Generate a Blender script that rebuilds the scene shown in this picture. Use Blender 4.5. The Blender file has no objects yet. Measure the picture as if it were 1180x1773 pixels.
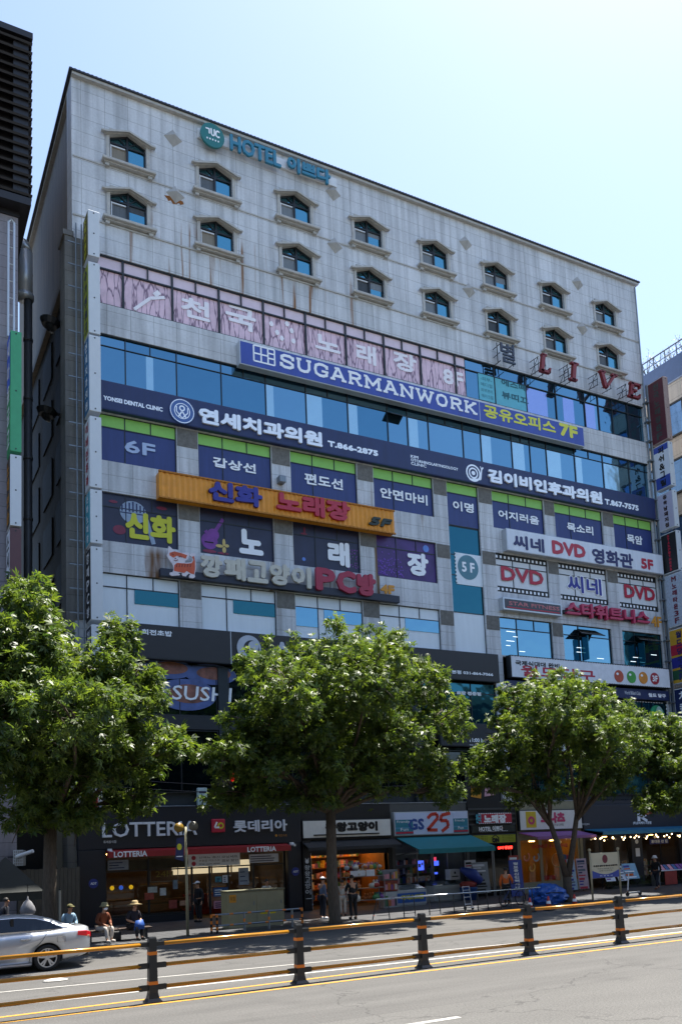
import bpy, bmesh, math, random
import numpy as np
from mathutils import Vector, Matrix
rnd = random.Random(7)
S = bpy.context.scene
COL = S.collection
# ------------------------------------------------------------------ camera (shift lens), world, sun, exposure
YAW, PITCH, ROLL, FOC, PCX, PCY = 0.4957, 0.116, 0.0414, 1508.4437, 590.0, 1294.7414
CAM = Vector((-4.7642, -38.5304, 3.0262))
_r = Vector((math.cos(YAW), -math.sin(YAW), 0))
_f = Vector((math.sin(YAW)*math.cos(PITCH), math.cos(YAW)*math.cos(PITCH), math.sin(PITCH)))
_d = _f.cross(_r)
RIGHT = math.cos(ROLL)*_r + math.sin(ROLL)*_d
DOWN = -math.sin(ROLL)*_r + math.cos(ROLL)*_d
cd = bpy.data.cameras.new('camera'); cam = bpy.data.objects.new('camera', cd); COL.objects.link(cam)
M = Matrix((RIGHT, -DOWN, -_f)).transposed().to_4x4(); M.translation = CAM
cam.matrix_world = M
cd.sensor_fit = 'HORIZONTAL'; cd.sensor_width = 36; cd.lens = FOC/1180*36
cd.shift_y = (PCY-886.5)/1180; cd.clip_end = 3000
S.camera = cam
SUN = Vector((.36, .12, 1)).normalized()
W = bpy.data.worlds.new('World'); S.world = W; W.use_nodes = True
_n = W.node_tree.nodes; _bg = _n['Background']
_sky = _n.new('ShaderNodeTexSky'); _sky.sky_type = 'NISHITA'; _sky.sun_disc = False
_sky.sun_elevation = math.asin(SUN.z); _sky.sun_rotation = math.atan2(SUN.x, SUN.y)
_sky.air_density = 1.0; _sky.dust_density = .95; _sky.ozone_density = .95
W.node_tree.links.new(_sky.outputs[0], _bg.inputs[0]); _bg.inputs[1].default_value = .105
sl = bpy.data.lights.new('sun', 'SUN'); so = bpy.data.objects.new('sun', sl); COL.objects.link(so)
sl.energy = 5.0; sl.angle = math.radians(.53); sl.color = (1, .95, .87)
so.rotation_euler = (-SUN).to_track_quat('-Z', 'Y').to_euler(); so.location = (20, 0, 80)
S.view_settings.view_transform = 'Standard'; S.view_settings.look = 'None'
S.view_settings.exposure = 1.5; S.view_settings.gamma = 1

def ray(px, py): return (RIGHT*((px-PCX)/FOC) + DOWN*((py-PCY)/FOC) + _f)
def at(px, py, y=0.0):                      # photo pixel -> (x, z) on the vertical plane Y = y
    d = ray(px, py); t = (y-CAM.y)/d.y; p = CAM + d*t
    return p.x, p.z
def gd(px, py, z=0.0):                      # photo pixel -> (x, y) on the ground plane Z = z
    d = ray(px, py); t = (z-CAM.z)/d.z; p = CAM + d*t
    return p.x, p.y
def bx(x0, y0, x1, y1, y=0.0):              # two photo corners -> (x0, x1, z0, z1) on plane Y = y
    a, b = at(x0, y0, y), at(x1, y1, y)
    return a[0], b[0], b[1], a[1]

# ------------------------------------------------------------------ materials
def lin(c):
    if isinstance(c, str): c = [int(c[i:i+2], 16)/255 for i in (0, 2, 4)]
    return tuple((v/12.92 if v <= .04045 else ((v+.055)/1.055)**2.4) for v in c)
_mc = {}
def mat(name, col=None, rough=.6, metal=0., var=.12, scale=3., bump=0., spec=.5, emit=0., ecol=None, stretch=None, srgb=True):
    if name in _mc: return _mc[name]
    m = bpy.data.materials.new(name); m.use_nodes = True; nt = m.node_tree; N = nt.nodes; L = nt.links
    b = N['Principled BSDF']; c = lin(col) if srgb else tuple(col)
    b.inputs['Base Color'].default_value = (*c, 1); b.inputs['Roughness'].default_value = rough
    b.inputs['Metallic'].default_value = metal; b.inputs['Specular IOR Level'].default_value = spec
    if var > 0:
        tc = N.new('ShaderNodeTexCoord'); nz = N.new('ShaderNodeTexNoise'); nz.inputs['Scale'].default_value = scale
        nz.inputs['Detail'].default_value = 6; nz.inputs['Roughness'].default_value = .65
        src = tc.outputs['Object']
        if stretch:
            mp = N.new('ShaderNodeMapping'); mp.inputs['Scale'].default_value = stretch; L.new(src, mp.inputs[0]); src = mp.outputs[0]
        L.new(src, nz.inputs['Vector'])
        mr = N.new('ShaderNodeMapRange'); mr.inputs[1].default_value = .25; mr.inputs[2].default_value = .75
        mr.inputs[3].default_value = 1-var; mr.inputs[4].default_value = 1+var*.7; L.new(nz.outputs[0], mr.inputs[0])
        mx = N.new('ShaderNodeMix'); mx.data_type = 'RGBA'; mx.blend_type = 'MULTIPLY'; mx.inputs[0].default_value = 1
        mx.inputs[6].default_value = (*c, 1); L.new(mr.outputs[0], mx.inputs[7]); L.new(mx.outputs[2], b.inputs['Base Color'])
        if bump:
            bp = N.new('ShaderNodeBump'); bp.inputs['Strength'].default_value = bump; bp.inputs['Distance'].default_value = .02
            L.new(nz.outputs[0], bp.inputs['Height']); L.new(bp.outputs[0], b.inputs['Normal'])
    if emit:
        b.inputs['Emission Color'].default_value = (*lin(ecol or col), 1); b.inputs['Emission Strength'].default_value = emit
    _mc[name] = m; return m

def stone(name, c1, c2, cm, pw, ph, grime=.5, rust=None, vert='XZ', msize=.012):
    m = bpy.data.materials.new(name); m.use_nodes = True; nt = m.node_tree; N = nt.nodes; L = nt.links; b = N['Principled BSDF']
    ge = N.new('ShaderNodeNewGeometry'); sp = N.new('ShaderNodeSeparateXYZ'); L.new(ge.outputs['Position'], sp.inputs[0])
    add = N.new('ShaderNodeMath'); add.operation = 'ADD'; L.new(sp.outputs[0], add.inputs[0]); L.new(sp.outputs[1], add.inputs[1])
    cb = N.new('ShaderNodeCombineXYZ'); L.new(add.outputs[0], cb.inputs[0]); L.new(sp.outputs[2], cb.inputs[1])
    br = N.new('ShaderNodeTexBrick'); br.offset = 0; br.inputs['Scale'].default_value = 1; br.inputs['Brick Width'].default_value = pw
    br.inputs['Row Height'].default_value = ph; br.inputs['Mortar Size'].default_value = msize; br.inputs['Mortar Smooth'].default_value = .3
    br.inputs['Color1'].default_value = (*lin(c1), 1); br.inputs['Color2'].default_value = (*lin(c2), 1); br.inputs['Mortar'].default_value = (*lin(cm), 1)
    L.new(cb.outputs[0], br.inputs['Vector'])
    def noise(sx, sz, det=6):
        mp = N.new('ShaderNodeMapping'); mp.inputs['Scale'].default_value = (sx, sz, 1); L.new(cb.outputs[0], mp.inputs[0])
        z = N.new('ShaderNodeTexNoise'); z.inputs['Scale'].default_value = 1; z.inputs['Detail'].default_value = det; L.new(mp.outputs[0], z.inputs['Vector']); return z
    def rng(s, a, b_, c, d):
        r = N.new('ShaderNodeMapRange'); r.inputs[1].default_value = a; r.inputs[2].default_value = b_; r.inputs[3].default_value = c; r.inputs[4].default_value = d
        L.new(s, r.inputs[0]); return r.outputs[0]
    def mul(c, f, k=1.):
        x = N.new('ShaderNodeMix'); x.data_type = 'RGBA'; x.blend_type = 'MULTIPLY'; x.inputs[0].default_value = k
        L.new(c, x.inputs[6]); L.new(f, x.inputs[7]); return x.outputs[2]
    col = br.outputs['Color']
    col = mul(col, rng(noise(.35, .35).outputs[0], .3, .7, 1-.22*grime, 1.05))
    col = mul(col, rng(noise(3.2, .16).outputs[0], .42, .68, 1.02, 1-.38*grime))
    col = mul(col, rng(noise(9, 9, 3).outputs[0], .3, .7, .93, 1.05))
    if rust:
        for (x0, x1, z0, z1, dens, rc, fx) in rust:
            mk = rng(noise(fx, .1, 4).outputs[0], dens, dens+.09, 0, 1)
            for s, a0, a1 in ((sp.outputs[0], x0, x1), (sp.outputs[2], z0, z1)):
                e = (a1-a0)*.18
                for q in (rng(s, a0, a0+e, 0, 1), rng(s, a1-e, a1, 1, 0)):
                    t = N.new('ShaderNodeMath'); t.operation = 'MULTIPLY'; L.new(mk, t.inputs[0]); L.new(q, t.inputs[1]); mk = t.outputs[0]
            x = N.new('ShaderNodeMix'); x.data_type = 'RGBA'; L.new(mk, x.inputs[0]); L.new(col, x.inputs[6]); x.inputs[7].default_value = (*lin(rc), 1); col = x.outputs[2]
    L.new(col, b.inputs['Base Color']); b.inputs['Roughness'].default_value = .62
    bp = N.new('ShaderNodeBump'); bp.inputs['Strength'].default_value = .5; bp.inputs['Distance'].default_value = .01; bp.invert = True
    L.new(br.outputs['Fac'], bp.inputs['Height']); L.new(bp.outputs[0], b.inputs['Normal'])
    return m

def glass(name, col, metal=.9, rough=.04, wob=.012, tint2=None, spec=.5):
    if name in _mc: return _mc[name]
    m = bpy.data.materials.new(name); m.use_nodes = True; nt = m.node_tree; N = nt.nodes; L = nt.links; b = N['Principled BSDF']
    b.inputs['Metallic'].default_value = metal; b.inputs['Roughness'].default_value = rough; b.inputs['Specular IOR Level'].default_value = spec
    ge = N.new('ShaderNodeNewGeometry'); nz = N.new('ShaderNodeTexNoise'); nz.inputs['Scale'].default_value = .8; L.new(ge.outputs['Position'], nz.inputs['Vector'])
    bp = N.new('ShaderNodeBump'); bp.inputs['Strength'].default_value = 1; bp.inputs['Distance'].default_value = wob
    L.new(nz.outputs[0], bp.inputs['Height']); L.new(bp.outputs[0], b.inputs['Normal'])
    mx = N.new('ShaderNodeMix'); mx.data_type = 'RGBA'; c = lin(col); mx.inputs[6].default_value = (*c, 1)
    mx.inputs[7].default_value = (*(lin(tint2) if tint2 else [v*.72 for v in c]), 1)
    L.new(ge.outputs['Random Per Island'], mx.inputs[0]); L.new(mx.outputs[2], b.inputs['Base Color'])
    _mc[name] = m; return m

def shopglass(name, tr=.75):
    if name in _mc: return _mc[name]
    m = bpy.data.materials.new(name); m.use_nodes = True; nt = m.node_tree; N = nt.nodes; L = nt.links
    b = N['Principled BSDF']; t = N.new('ShaderNodeBsdfTransparent'); t.inputs[0].default_value = (tr, tr*1.02, tr, 1)
    g = N.new('ShaderNodeBsdfGlossy'); g.inputs['Roughness'].default_value = .02
    fr = N.new('ShaderNodeFresnel'); fr.inputs[0].default_value = 1.5
    mx = N.new('ShaderNodeMixShader'); L.new(fr.outputs[0], mx.inputs[0]); L.new(t.outputs[0], mx.inputs[1]); L.new(g.outputs[0], mx.inputs[2])
    L.new(mx.outputs[0], N['Material Output'].inputs[0]); N.remove(b)
    _mc[name] = m; return m

TS = bpy.data.scenes.new('workbench')                # modifiers are evaluated in a scene of their own, removed at the end
def baked(o):
    vl = TS.view_layers[0]; vl.update(); dg = vl.depsgraph
    return bpy.data.meshes.new_from_object(o.evaluated_get(dg))
# ------------------------------------------------------------------ mesh builder
class MB:
    def __init__(s): s.v = []; s.f = []; s.m = []; s.sl = 0; s.mats = []
    def use(s, material):
        if material not in s.mats: s.mats.append(material)
        s.sl = s.mats.index(material); return s
    def add(s, vs, fs):
        n = len(s.v); s.v += [tuple(v) for v in vs]; s.f += [tuple(i+n for i in f) for f in fs]; s.m += [s.sl]*len(fs)
    def box(s, x0, x1, y0, y1, z0, z1):
        s.add([(x0,y0,z0),(x1,y0,z0),(x1,y1,z0),(x0,y1,z0),(x0,y0,z1),(x1,y0,z1),(x1,y1,z1),(x0,y1,z1)],
              [(0,3,2,1),(4,5,6,7),(0,1,5,4),(1,2,6,5),(2,3,7,6),(3,0,4,7)])
    def rbox(s, x0, x1, y0, y1, z0, z1, r=.03):      # box with chamfered edges
        bm = bmesh.new(); bmesh.ops.create_cube(bm, size=1)
        for v in bm.verts: v.co = ((x0+x1)/2+v.co.x*(x1-x0), (y0+y1)/2+v.co.y*(y1-y0), (z0+z1)/2+v.co.z*(z1-z0))
        bmesh.ops.bevel(bm, geom=bm.edges[:], offset=r, segments=2, affect='EDGES', profile=.5)
        bm.verts.index_update(); s.add([v.co[:] for v in bm.verts], [[v.index for v in f.verts] for f in bm.faces]); bm.free()
    def quad(s, *p): s.add(p, [tuple(range(len(p)))])
    def prism(s, poly, y0, y1):                      # (x,z) outline seen from -Y, counter-clockwise
        n = len(poly); s.add([(x, y0, z) for x, z in poly]+[(x, y1, z) for x, z in poly],
              [tuple(range(n)), tuple(range(2*n-1, n-1, -1))]+[((i+1)%n, i, n+i, n+(i+1)%n) for i in range(n)])
    def loft(s, rings, cap=True, closed=True):
        n = len(rings[0]); vs = [p for r in rings for p in r]; fs = []
        for k in range(len(rings)-1):
            for i in range(n if closed else n-1):
                j = (i+1) % n; fs.append((k*n+i, k*n+j, (k+1)*n+j, (k+1)*n+i))
        if cap and closed: fs += [tuple(range(n-1, -1, -1)), tuple(range((len(rings)-1)*n, len(rings)*n))]
        s.add(vs, fs)
    def tube(s, pts, r, n=8, cap=True):
        pts = [Vector(p) for p in pts]; rr = r if isinstance(r, (list, tuple)) else [r]*len(pts); rings = []
        for i, p in enumerate(pts):
            t = (pts[min(i+1, len(pts)-1)]-pts[max(i-1, 0)]).normalized()
            u = t.cross(Vector((0, 0, 1)) if abs(t.z) < .9 else Vector((1, 0, 0))).normalized(); w = t.cross(u)
            rings.append([p+(u*math.cos(a)+w*math.sin(a))*rr[i] for a in [2*math.pi*k/n for k in range(n)]])
        s.loft(rings, cap)
    def ell(s, c, r, nu=12, nv=8, z0=-1., z1=1.):
        c = Vector(c); rings = []
        a0, a1 = math.asin(max(-1, z0)), math.asin(min(1, z1))
        for k in range(nv+1):
            a = a0+(a1-a0)*k/nv; q = max(math.cos(a), .02)
            rings.append([(c.x+r[0]*q*math.cos(t), c.y+r[1]*q*math.sin(t), c.z+r[2]*math.sin(a)) for t in [2*math.pi*i/nu for i in range(nu)]])
        s.loft(rings)
    def disc(s, x, z, rx, rz, y0, y1, n=28): s.prism([(x+rx*math.cos(2*math.pi*i/n), z+rz*math.sin(2*math.pi*i/n)) for i in range(n)], y0, y1)
    def ring(s, x, z, r0, r1, y, n=28, q=1., a0=0, a1=2*math.pi):
        for i in range(n):
            a, b = a0+(a1-a0)*i/n, a0+(a1-a0)*(i+1)/n
            s.quad((x+r0*math.cos(a), y, z+r0*q*math.sin(a)), (x+r1*math.cos(a), y, z+r1*q*math.sin(a)), (x+r1*math.cos(b), y, z+r1*q*math.sin(b)), (x+r0*math.cos(b), y, z+r0*q*math.sin(b)))
    def stroke(s, pts, w, y0, y1):                   # flat polyline bar in XZ, thickness y0..y1
        for a, b in zip(pts[:-1], pts[1:]):
            a, b = Vector(a), Vector(b); d = (b-a).normalized(); n = Vector((-d.y, d.x))*w/2
            s.prism([tuple(a-n), tuple(b-n), tuple(b+n), tuple(a+n)], y0, y1)
    def text(s, string, box, y, bold=0., ext=0., shear=0., res=2):
        x0, x1, z0, z1 = box
        vs, fs = glyphs(string, ext > 0, res)
        a = np.array(vs); mn, mx_ = a.min(0), a.max(0)
        sx = (x1-x0-2*bold)/max(mx_[0]-mn[0], 1e-6); sz = (z1-z0-2*bold)/max(mx_[1]-mn[1], 1e-6)
        offs = [(0, 0)]
        if bold > 0: offs += [(bold*math.cos(t), bold*math.sin(t)) for t in [math.pi/4*k for k in range(8)]]
        for k, (ox, oz) in enumerate(offs):
            st = .0012*k; out = []
            for q in a:
                X = x0+bold+(q[0]-mn[0])*sx+ox; Z = z0+bold+(q[1]-mn[1])*sz+oz
                X += shear*(Z-z0); Y = y-st-ext if q[2] > .0001 else (y-st if ext <= 0 else y+.002*k*0)
                out.append((X, Y, Z))
            s.add(out, fs)
    def vtext(s, string, box, y, **k):               # one character below the other
        x0, x1, z0, z1 = box; n = len(string); h = (z1-z0)/n
        for i, ch in enumerate(string):
            if ch != ' ': s.text(ch, (x0, x1, z1-(i+1)*h+h*.08, z1-i*h-h*.08), y, **k)
    def xf(s, f): s.v = [tuple(f(Vector(p))) for p in s.v]; return s
    def rotz(s, a, c=(0, 0)):
        ca, sa = math.cos(a), math.sin(a)
        s.v = [(c[0]+(p[0]-c[0])*ca-(p[1]-c[1])*sa, c[1]+(p[0]-c[0])*sa+(p[1]-c[1])*ca, p[2]) for p in s.v]; return s
    def obj(s, name, material, parent=None, smooth=False, loc=None):
        me = bpy.data.meshes.new(name); o = bpy.data.objects.new(name, me); COL.objects.link(o)
        if parent is not None:
            off = BASE[parent.name]; o.parent = parent; BASE[o.name] = off
        else:
            a = np.array(s.v); off = Vector(loc) if loc else Vector(((a[:,0].min()+a[:,0].max())/2, (a[:,1].min()+a[:,1].max())/2, a[:,2].min()))
            o.location = off; BASE[o.name] = off
        me.from_pydata([(p[0]-off[0], p[1]-off[1], p[2]-off[2]) for p in s.v], [], s.f)
        for mm in (s.mats or [material]): me.materials.append(mm)
        if s.mats: me.polygons.foreach_set('material_index', s.m)
        if smooth: me.polygons.foreach_set('use_smooth', [True]*len(me.polygons))
        me.update(); return o
BASE = {}
_gc = {}
def glyphs(string, solid, res):
    k = (string, solid, res)
    if k in _gc: return _gc[k]
    c = bpy.data.curves.new('t', 'FONT'); c.body = string; c.resolution_u = res; c.extrude = .05 if solid else 0
    o = bpy.data.objects.new('t', c)
    me = o.to_mesh()
    vs = [(v.co.x, v.co.y, v.co.z) for v in me.vertices]; fs = [tuple(p.vertices) for p in me.polygons]
    o.to_mesh_clear(); bpy.data.objects.remove(o); bpy.data.curves.remove(c)
    if not solid: pass
    _gc[k] = (vs, fs); return vs, fs
def tag(o, label, cat, group=None, kind=None):
    if label: o['label'] = label
    if cat: o['category'] = cat
    if group: o['group'] = group
    if kind: o['kind'] = kind
    return o
def thing(name, label, cat, loc, group=None):
    o = bpy.data.objects.new(name, None); COL.objects.link(o); o.location = loc; o.empty_display_size = .3
    BASE[o.name] = Vector(loc); return tag(o, label, cat, group)
def struct(mb, name, m): o = mb.obj(name, m, loc=(0, 0, 0)); o['kind'] = 'structure'; return o
def spin(o, loc, rz):                                # place a thing that was built round the origin
    o.location = loc; o.rotation_euler = (0, 0, rz); return o
def dup(root, loc, rz=0., label=None):
    c = root.copy(); COL.objects.link(c); c.location = loc; c.rotation_euler = (0, 0, rz)
    if label: c['label'] = label
    for ch in list(root.children):
        a = ch.copy(); COL.objects.link(a); a.parent = c
        for g in ch.children:
            b = g.copy(); COL.objects.link(b); b.parent = a
    return c
# ------------------------------------------------------------------ ground, pavement, road markings
asphalt = mat('asphalt', (.084, .081, .076), .9, var=.5, scale=24, bump=.5, srgb=False)
asphalt_lt = mat('asphalt_pale', (.092, .089, .083), .9, var=.55, scale=26, bump=.5, srgb=False)
def add_wear(m, scale, lo, hi, stretch):
    N = m.node_tree.nodes; L = m.node_tree.links; b = N['Principled BSDF']; src = b.inputs['Base Color'].links[0].from_socket
    tc = N.new('ShaderNodeTexCoord'); mp = N.new('ShaderNodeMapping'); mp.inputs['Scale'].default_value = stretch; L.new(tc.outputs['Object'], mp.inputs[0])
    z = N.new('ShaderNodeTexNoise'); z.inputs['Scale'].default_value = scale; z.inputs['Detail'].default_value = 5; L.new(mp.outputs[0], z.inputs['Vector'])
    r = N.new('ShaderNodeMapRange'); r.inputs[1].default_value = .3; r.inputs[2].default_value = .7; r.inputs[3].default_value = lo; r.inputs[4].default_value = hi; L.new(z.outputs[0], r.inputs[0])
    x = N.new('ShaderNodeMix'); x.data_type = 'RGBA'; x.blend_type = 'MULTIPLY'; x.inputs[0].default_value = 1; L.new(src, x.inputs[6]); L.new(r.outputs[0], x.inputs[7]); L.new(x.outputs[2], b.inputs['Base Color'])
def crackline(m):
    N = m.node_tree.nodes; L = m.node_tree.links; b = N['Principled BSDF']; src = b.inputs['Base Color'].links[0].from_socket
    ge = N.new('ShaderNodeNewGeometry'); nz = N.new('ShaderNodeTexNoise'); nz.inputs['Scale'].default_value = .9; nz.inputs['Detail'].default_value = 5; L.new(ge.outputs['Position'], nz.inputs['Vector'])
    ad = N.new('ShaderNodeVectorMath'); ad.operation = 'MULTIPLY_ADD'; ad.inputs[1].default_value = (2.2, 2.2, 2.2); L.new(nz.outputs['Color'], ad.inputs[0]); L.new(ge.outputs['Position'], ad.inputs[2])
    vo = N.new('ShaderNodeTexVoronoi'); vo.feature = 'DISTANCE_TO_EDGE'; vo.inputs['Scale'].default_value = .16; L.new(ad.outputs[0], vo.inputs['Vector'])
    r = N.new('ShaderNodeMapRange'); r.inputs[1].default_value = .002; r.inputs[2].default_value = .006; r.inputs[3].default_value = .62; r.inputs[4].default_value = 1; L.new(vo.outputs['Distance'], r.inputs[0])
    x = N.new('ShaderNodeMix'); x.data_type = 'RGBA'; x.blend_type = 'MULTIPLY'; x.inputs[0].default_value = 1; L.new(src, x.inputs[6]); L.new(r.outputs[0], x.inputs[7])
    z = N.new('ShaderNodeTexNoise'); z.inputs['Scale'].default_value = .55; z.inputs['Detail'].default_value = 2; L.new(ge.outputs['Position'], z.inputs['Vector'])
    q = N.new('ShaderNodeMapRange'); q.inputs[1].default_value = .6; q.inputs[2].default_value = .72; q.inputs[3].default_value = 1; q.inputs[4].default_value = .82; L.new(z.outputs[0], q.inputs[0])
    y = N.new('ShaderNodeMix'); y.data_type = 'RGBA'; y.blend_type = 'MULTIPLY'; y.inputs[0].default_value = 1; L.new(x.outputs[2], y.inputs[6]); L.new(q.outputs[0], y.inputs[7]); L.new(y.outputs[2], b.inputs['Base Color'])
add_wear(asphalt, .9, .80, 1.12, (.22, 1.6, 1)); add_wear(asphalt_lt, .8, .88, 1.1, (.3, 1, 1)); crackline(asphalt); crackline(asphalt_lt)
pave = stone('pavement', '46474a', '3d3e41', '28292b', .3, .3, .6)
N_ = pave.node_tree
for n in N_.nodes:                                   # pavement pattern lies in XY
    if n.type == 'COMBXYZ':
        sp_ = [q for q in N_.nodes if q.type == 'SEPXYZ'][0]
        N_.links.new(sp_.outputs[0], n.inputs[0]); N_.links.new(sp_.outputs[1], n.inputs[1])
kerbm = mat('kerb_granite', '605f5c', .8, var=.25, scale=6, bump=.2)
paint_w = mat('road_paint_white', '9d9b95', .7, var=.25, scale=9)
paint_y = mat('road_paint_yellow', 'b5842c', .7, var=.25, scale=9)
m = MB(); m.quad((-1500, -1500, 0), (1500, -1500, 0), (1500, 1500, 0), (-1500, 1500, 0)); struct(m, 'ground', asphalt)
m = MB(); m.quad((-60, -60, .004), (80, -60, .004), (80, -23.9, .004), (-60, -24.85, .004)); struct(m, 'road', asphalt_lt)
m = MB(); m.box(-60, 90, -8.25, 60, -.2, .15); struct(m, 'pavement', pave)
m = MB()
for i in range(150): m.rbox(-60+i, -59.01+i, -8.45, -8.255, -.2, .148, .012)
struct(m, 'kerb', kerbm)
def stripe(p, q, w, name, mt, ext=60, z=.006):
    a, b = Vector(gd(*p)), Vector(gd(*q)); d = (b-a).normalized(); n = Vector((-d.y, d.x))*w/2
    a = a-d*ext*.4; b = b+d*ext; mm = MB()
    mm.quad((*(a-n), z), (*(b-n), z), (*(b+n), z), (*(a+n), z)); struct(mm, name, mt)
stripe((0, 1719), (200, 1700), .11, 'road_marking', paint_w)
stripe((0, 1744), (200, 1722), .17, 'road_marking', paint_w)
stripe((0, 1762.5), (1090, 1627), .14, 'road_marking', paint_y, 30)
stripe((0, 1772), (1150, 1632), .14, 'road_marking', paint_y, 30)
m = MB(); m.quad((3.2, -25.62, .009), (4.4, -25.62, .009), (4.4, -25.46, .009), (3.2, -25.46, .009)); struct(m, 'road_marking', paint_w)

# ------------------------------------------------------------------ main building
white = mat('white_paint', 'd9dcdf', .5, var=.07)
dark = mat('dark_frame', '1c2126', .45, var=.1)
black = mat('black', '0b0c0e', .6, var=.1)
steel = mat('galvanised', '7d8388', .4, .6, var=.15)
wall_m = stone('stone_cladding', 'd3d5d8', 'cbced1', '9d9e9e', 1.13, .735, .75,
   [(3.5, 20, 30.6, 34.6, .585, '7d5426', 3.1), (5.5, 9.2, 14.5, 17.6, .50, '6e4a25', .8), (7.8, 26.6, 13.5, 23.5, .60, '6d5230', 1.9)])
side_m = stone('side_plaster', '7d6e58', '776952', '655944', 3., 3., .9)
pierdark = mat('pier_top_grey', '6f6c66', .8, var=.4, scale=5, bump=.3)
trim = mat('cast_stone_trim', 'b3b1ac', .7, var=.22, scale=4, bump=.15)
roofm = mat('roof_edge', '2c3038', .6, var=.2)
HB = thing('commercial_building', 'ten storey grey stone commercial building covered in shop signs, hotel floors on top', 'building', (21, 0, 0))
WX = [(4.1, 7.79), (8.87, 12.75), (13.81, 17.72), (18.74, 22.62), (23.55, 25.77), (26.75, 30.68), (31.52, 35.48), (36.41, 39.9)]
PX = [5.632+4.5073*k for k in range(8)]; PZ = (38.205, 35.187)
ops = []
for zp in PZ:
    for xc in PX: ops.append((xc-.9, xc+.9, zp-1.8, zp-.02))
ops += [(4.1, 40.02, 28.98, 31.5), (4.1, 40.02, 25.0, 27.5)]
for i, (a, b) in enumerate(WX):
    if i == 4: ops.append((a, b, 13.62, 23.55)); continue
    ops += [(a, b, 21.25, 23.55), (a, b, 17.42, 19.76), (a, b, 13.66, 15.94)]
ops += [(4.1, 26.2, 5.3, 13.6), (26.8, 39.9, 5.3, 13.6), (3.0, 40.19, .15, 5.28)]
def wallgrid(mb, x0, x1, z0, z1, ops, dep):
    xs = sorted({x0, x1, *[o[0] for o in ops], *[o[1] for o in ops]}); zs = sorted({z0, z1, *[o[2] for o in ops], *[o[3] for o in ops]})
    xs = [x for x in xs if x0 <= x <= x1]; zs = [z for z in zs if z0 <= z <= z1]
    for j in range(len(zs)-1):
        zc = (zs[j]+zs[j+1])/2; run = None
        row = [o for o in ops if o[2] < zc < o[3]]
        for i in range(len(xs)-1):
            xc = (xs[i]+xs[i+1])/2; solid = not any(o[0] < xc < o[1] for o in row)
            if solid and run is None: run = xs[i]
            if run is not None and (not solid or i == len(xs)-2):
                e = xs[i+1] if solid else xs[i]; mb.quad((run, 0, zs[j]), (e, 0, zs[j]), (e, 0, zs[j+1]), (run, 0, zs[j+1])); run = None
    for a, b, c, d in ops:
        mb.quad((a, 0, c), (a, dep, c), (a, dep, d), (a, 0, d)); mb.quad((b, 0, c), (b, 0, d), (b, dep, d), (b, dep, c))
        mb.quad((a, 0, c), (b, 0, c), (b, dep, c), (a, dep, c)); mb.quad((a, 0, d), (a, dep, d), (b, dep, d), (b, 0, d))
m = MB(); wallgrid(m, 2.95, 40.2, .15, 40.2, ops, .3)
m.quad((40.2, 0, .15), (40.2, 18, .15), (40.2, 18, 40.2), (40.2, 0, 40.2)); m.quad((2.95, 0, 32.2), (2.95, 1.1, 32.2), (2.95, 1.1, 40.2), (2.95, 0, 40.2))
m.obj('facade_wall', wall_m, HB)
m = MB(); m.box(2.6, 2.955, -.06, 1.1, .15, 31.9); m.box(2.52, 3.0, -.1, 1.15, 31.9, 32.15); m.box(2.958, 3.6, -.058, -.004, 13.6, 31.9); m.obj('corner_pier', stone('pier_cladding', '75726c', '6b6964', '494744', 1.2, .735, .9), HB)
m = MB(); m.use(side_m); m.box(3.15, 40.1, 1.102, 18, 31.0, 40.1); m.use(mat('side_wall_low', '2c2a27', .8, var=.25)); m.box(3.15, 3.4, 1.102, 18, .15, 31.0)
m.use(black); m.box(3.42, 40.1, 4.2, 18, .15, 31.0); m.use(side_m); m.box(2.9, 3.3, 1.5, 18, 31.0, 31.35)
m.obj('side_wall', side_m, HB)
for f in range(9):
    for y in (2.4, 6.2, 10.2): m = MB(); m.box(3.08, 3.14, y, y+2.6, 2.6+f*3.2, 4.6+f*3.2); m.obj('side_window', mat('side_glass', '131211', .6, spec=.08), HB)
m = MB(); m.use(roofm); m.box(2.8, 40.42, -.3, 18.2, 40.34, 40.42); m.use(trim); m.box(2.95, 40.34, -.22, 18.1, 40.2, 40.338)
m.use(roofm)
for i in range(188): m.box(2.85+i*.2, 2.94+i*.2, -.28, -.2, 40.42, 40.46)
m.obj('roof_cornice', roofm, HB)
m = MB(); m.box(3.0, 40.15, -.035, -.003, 36.08, 36.15); m.box(3.0, 40.15, -.05, -.003, 33.06, 33.14)
m.obj('string_course', trim, HB)
gl_h = glass('hotel_glass', '5590a2', .92, .05, tint2='629cae'); gl_b = glass('curtain_glass_blue', '7199ae', .95, .035, .018, '527f97')
gl_t = glass('teal_glass', '2f6a78', .9, .05, .02, '24505e'); gl_d = glass('dark_glass', '20333c', .85, .06, .02, '16242c')
curt = mat('net_curtain', '7f868c', .9, var=.25, scale=1, stretch=(22, 1, 1))
curts = [curt, mat('net_curtain_dark', '4b5157', .9, var=.3, scale=1, stretch=(18, 1, 1)), mat('net_curtain_warm', '8d8578', .9, var=.25, scale=1, stretch=(14, 1, 1)), mat('net_curtain_grey', '666c72', .9, var=.3, scale=1, stretch=(26, 1, 1))]
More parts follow.
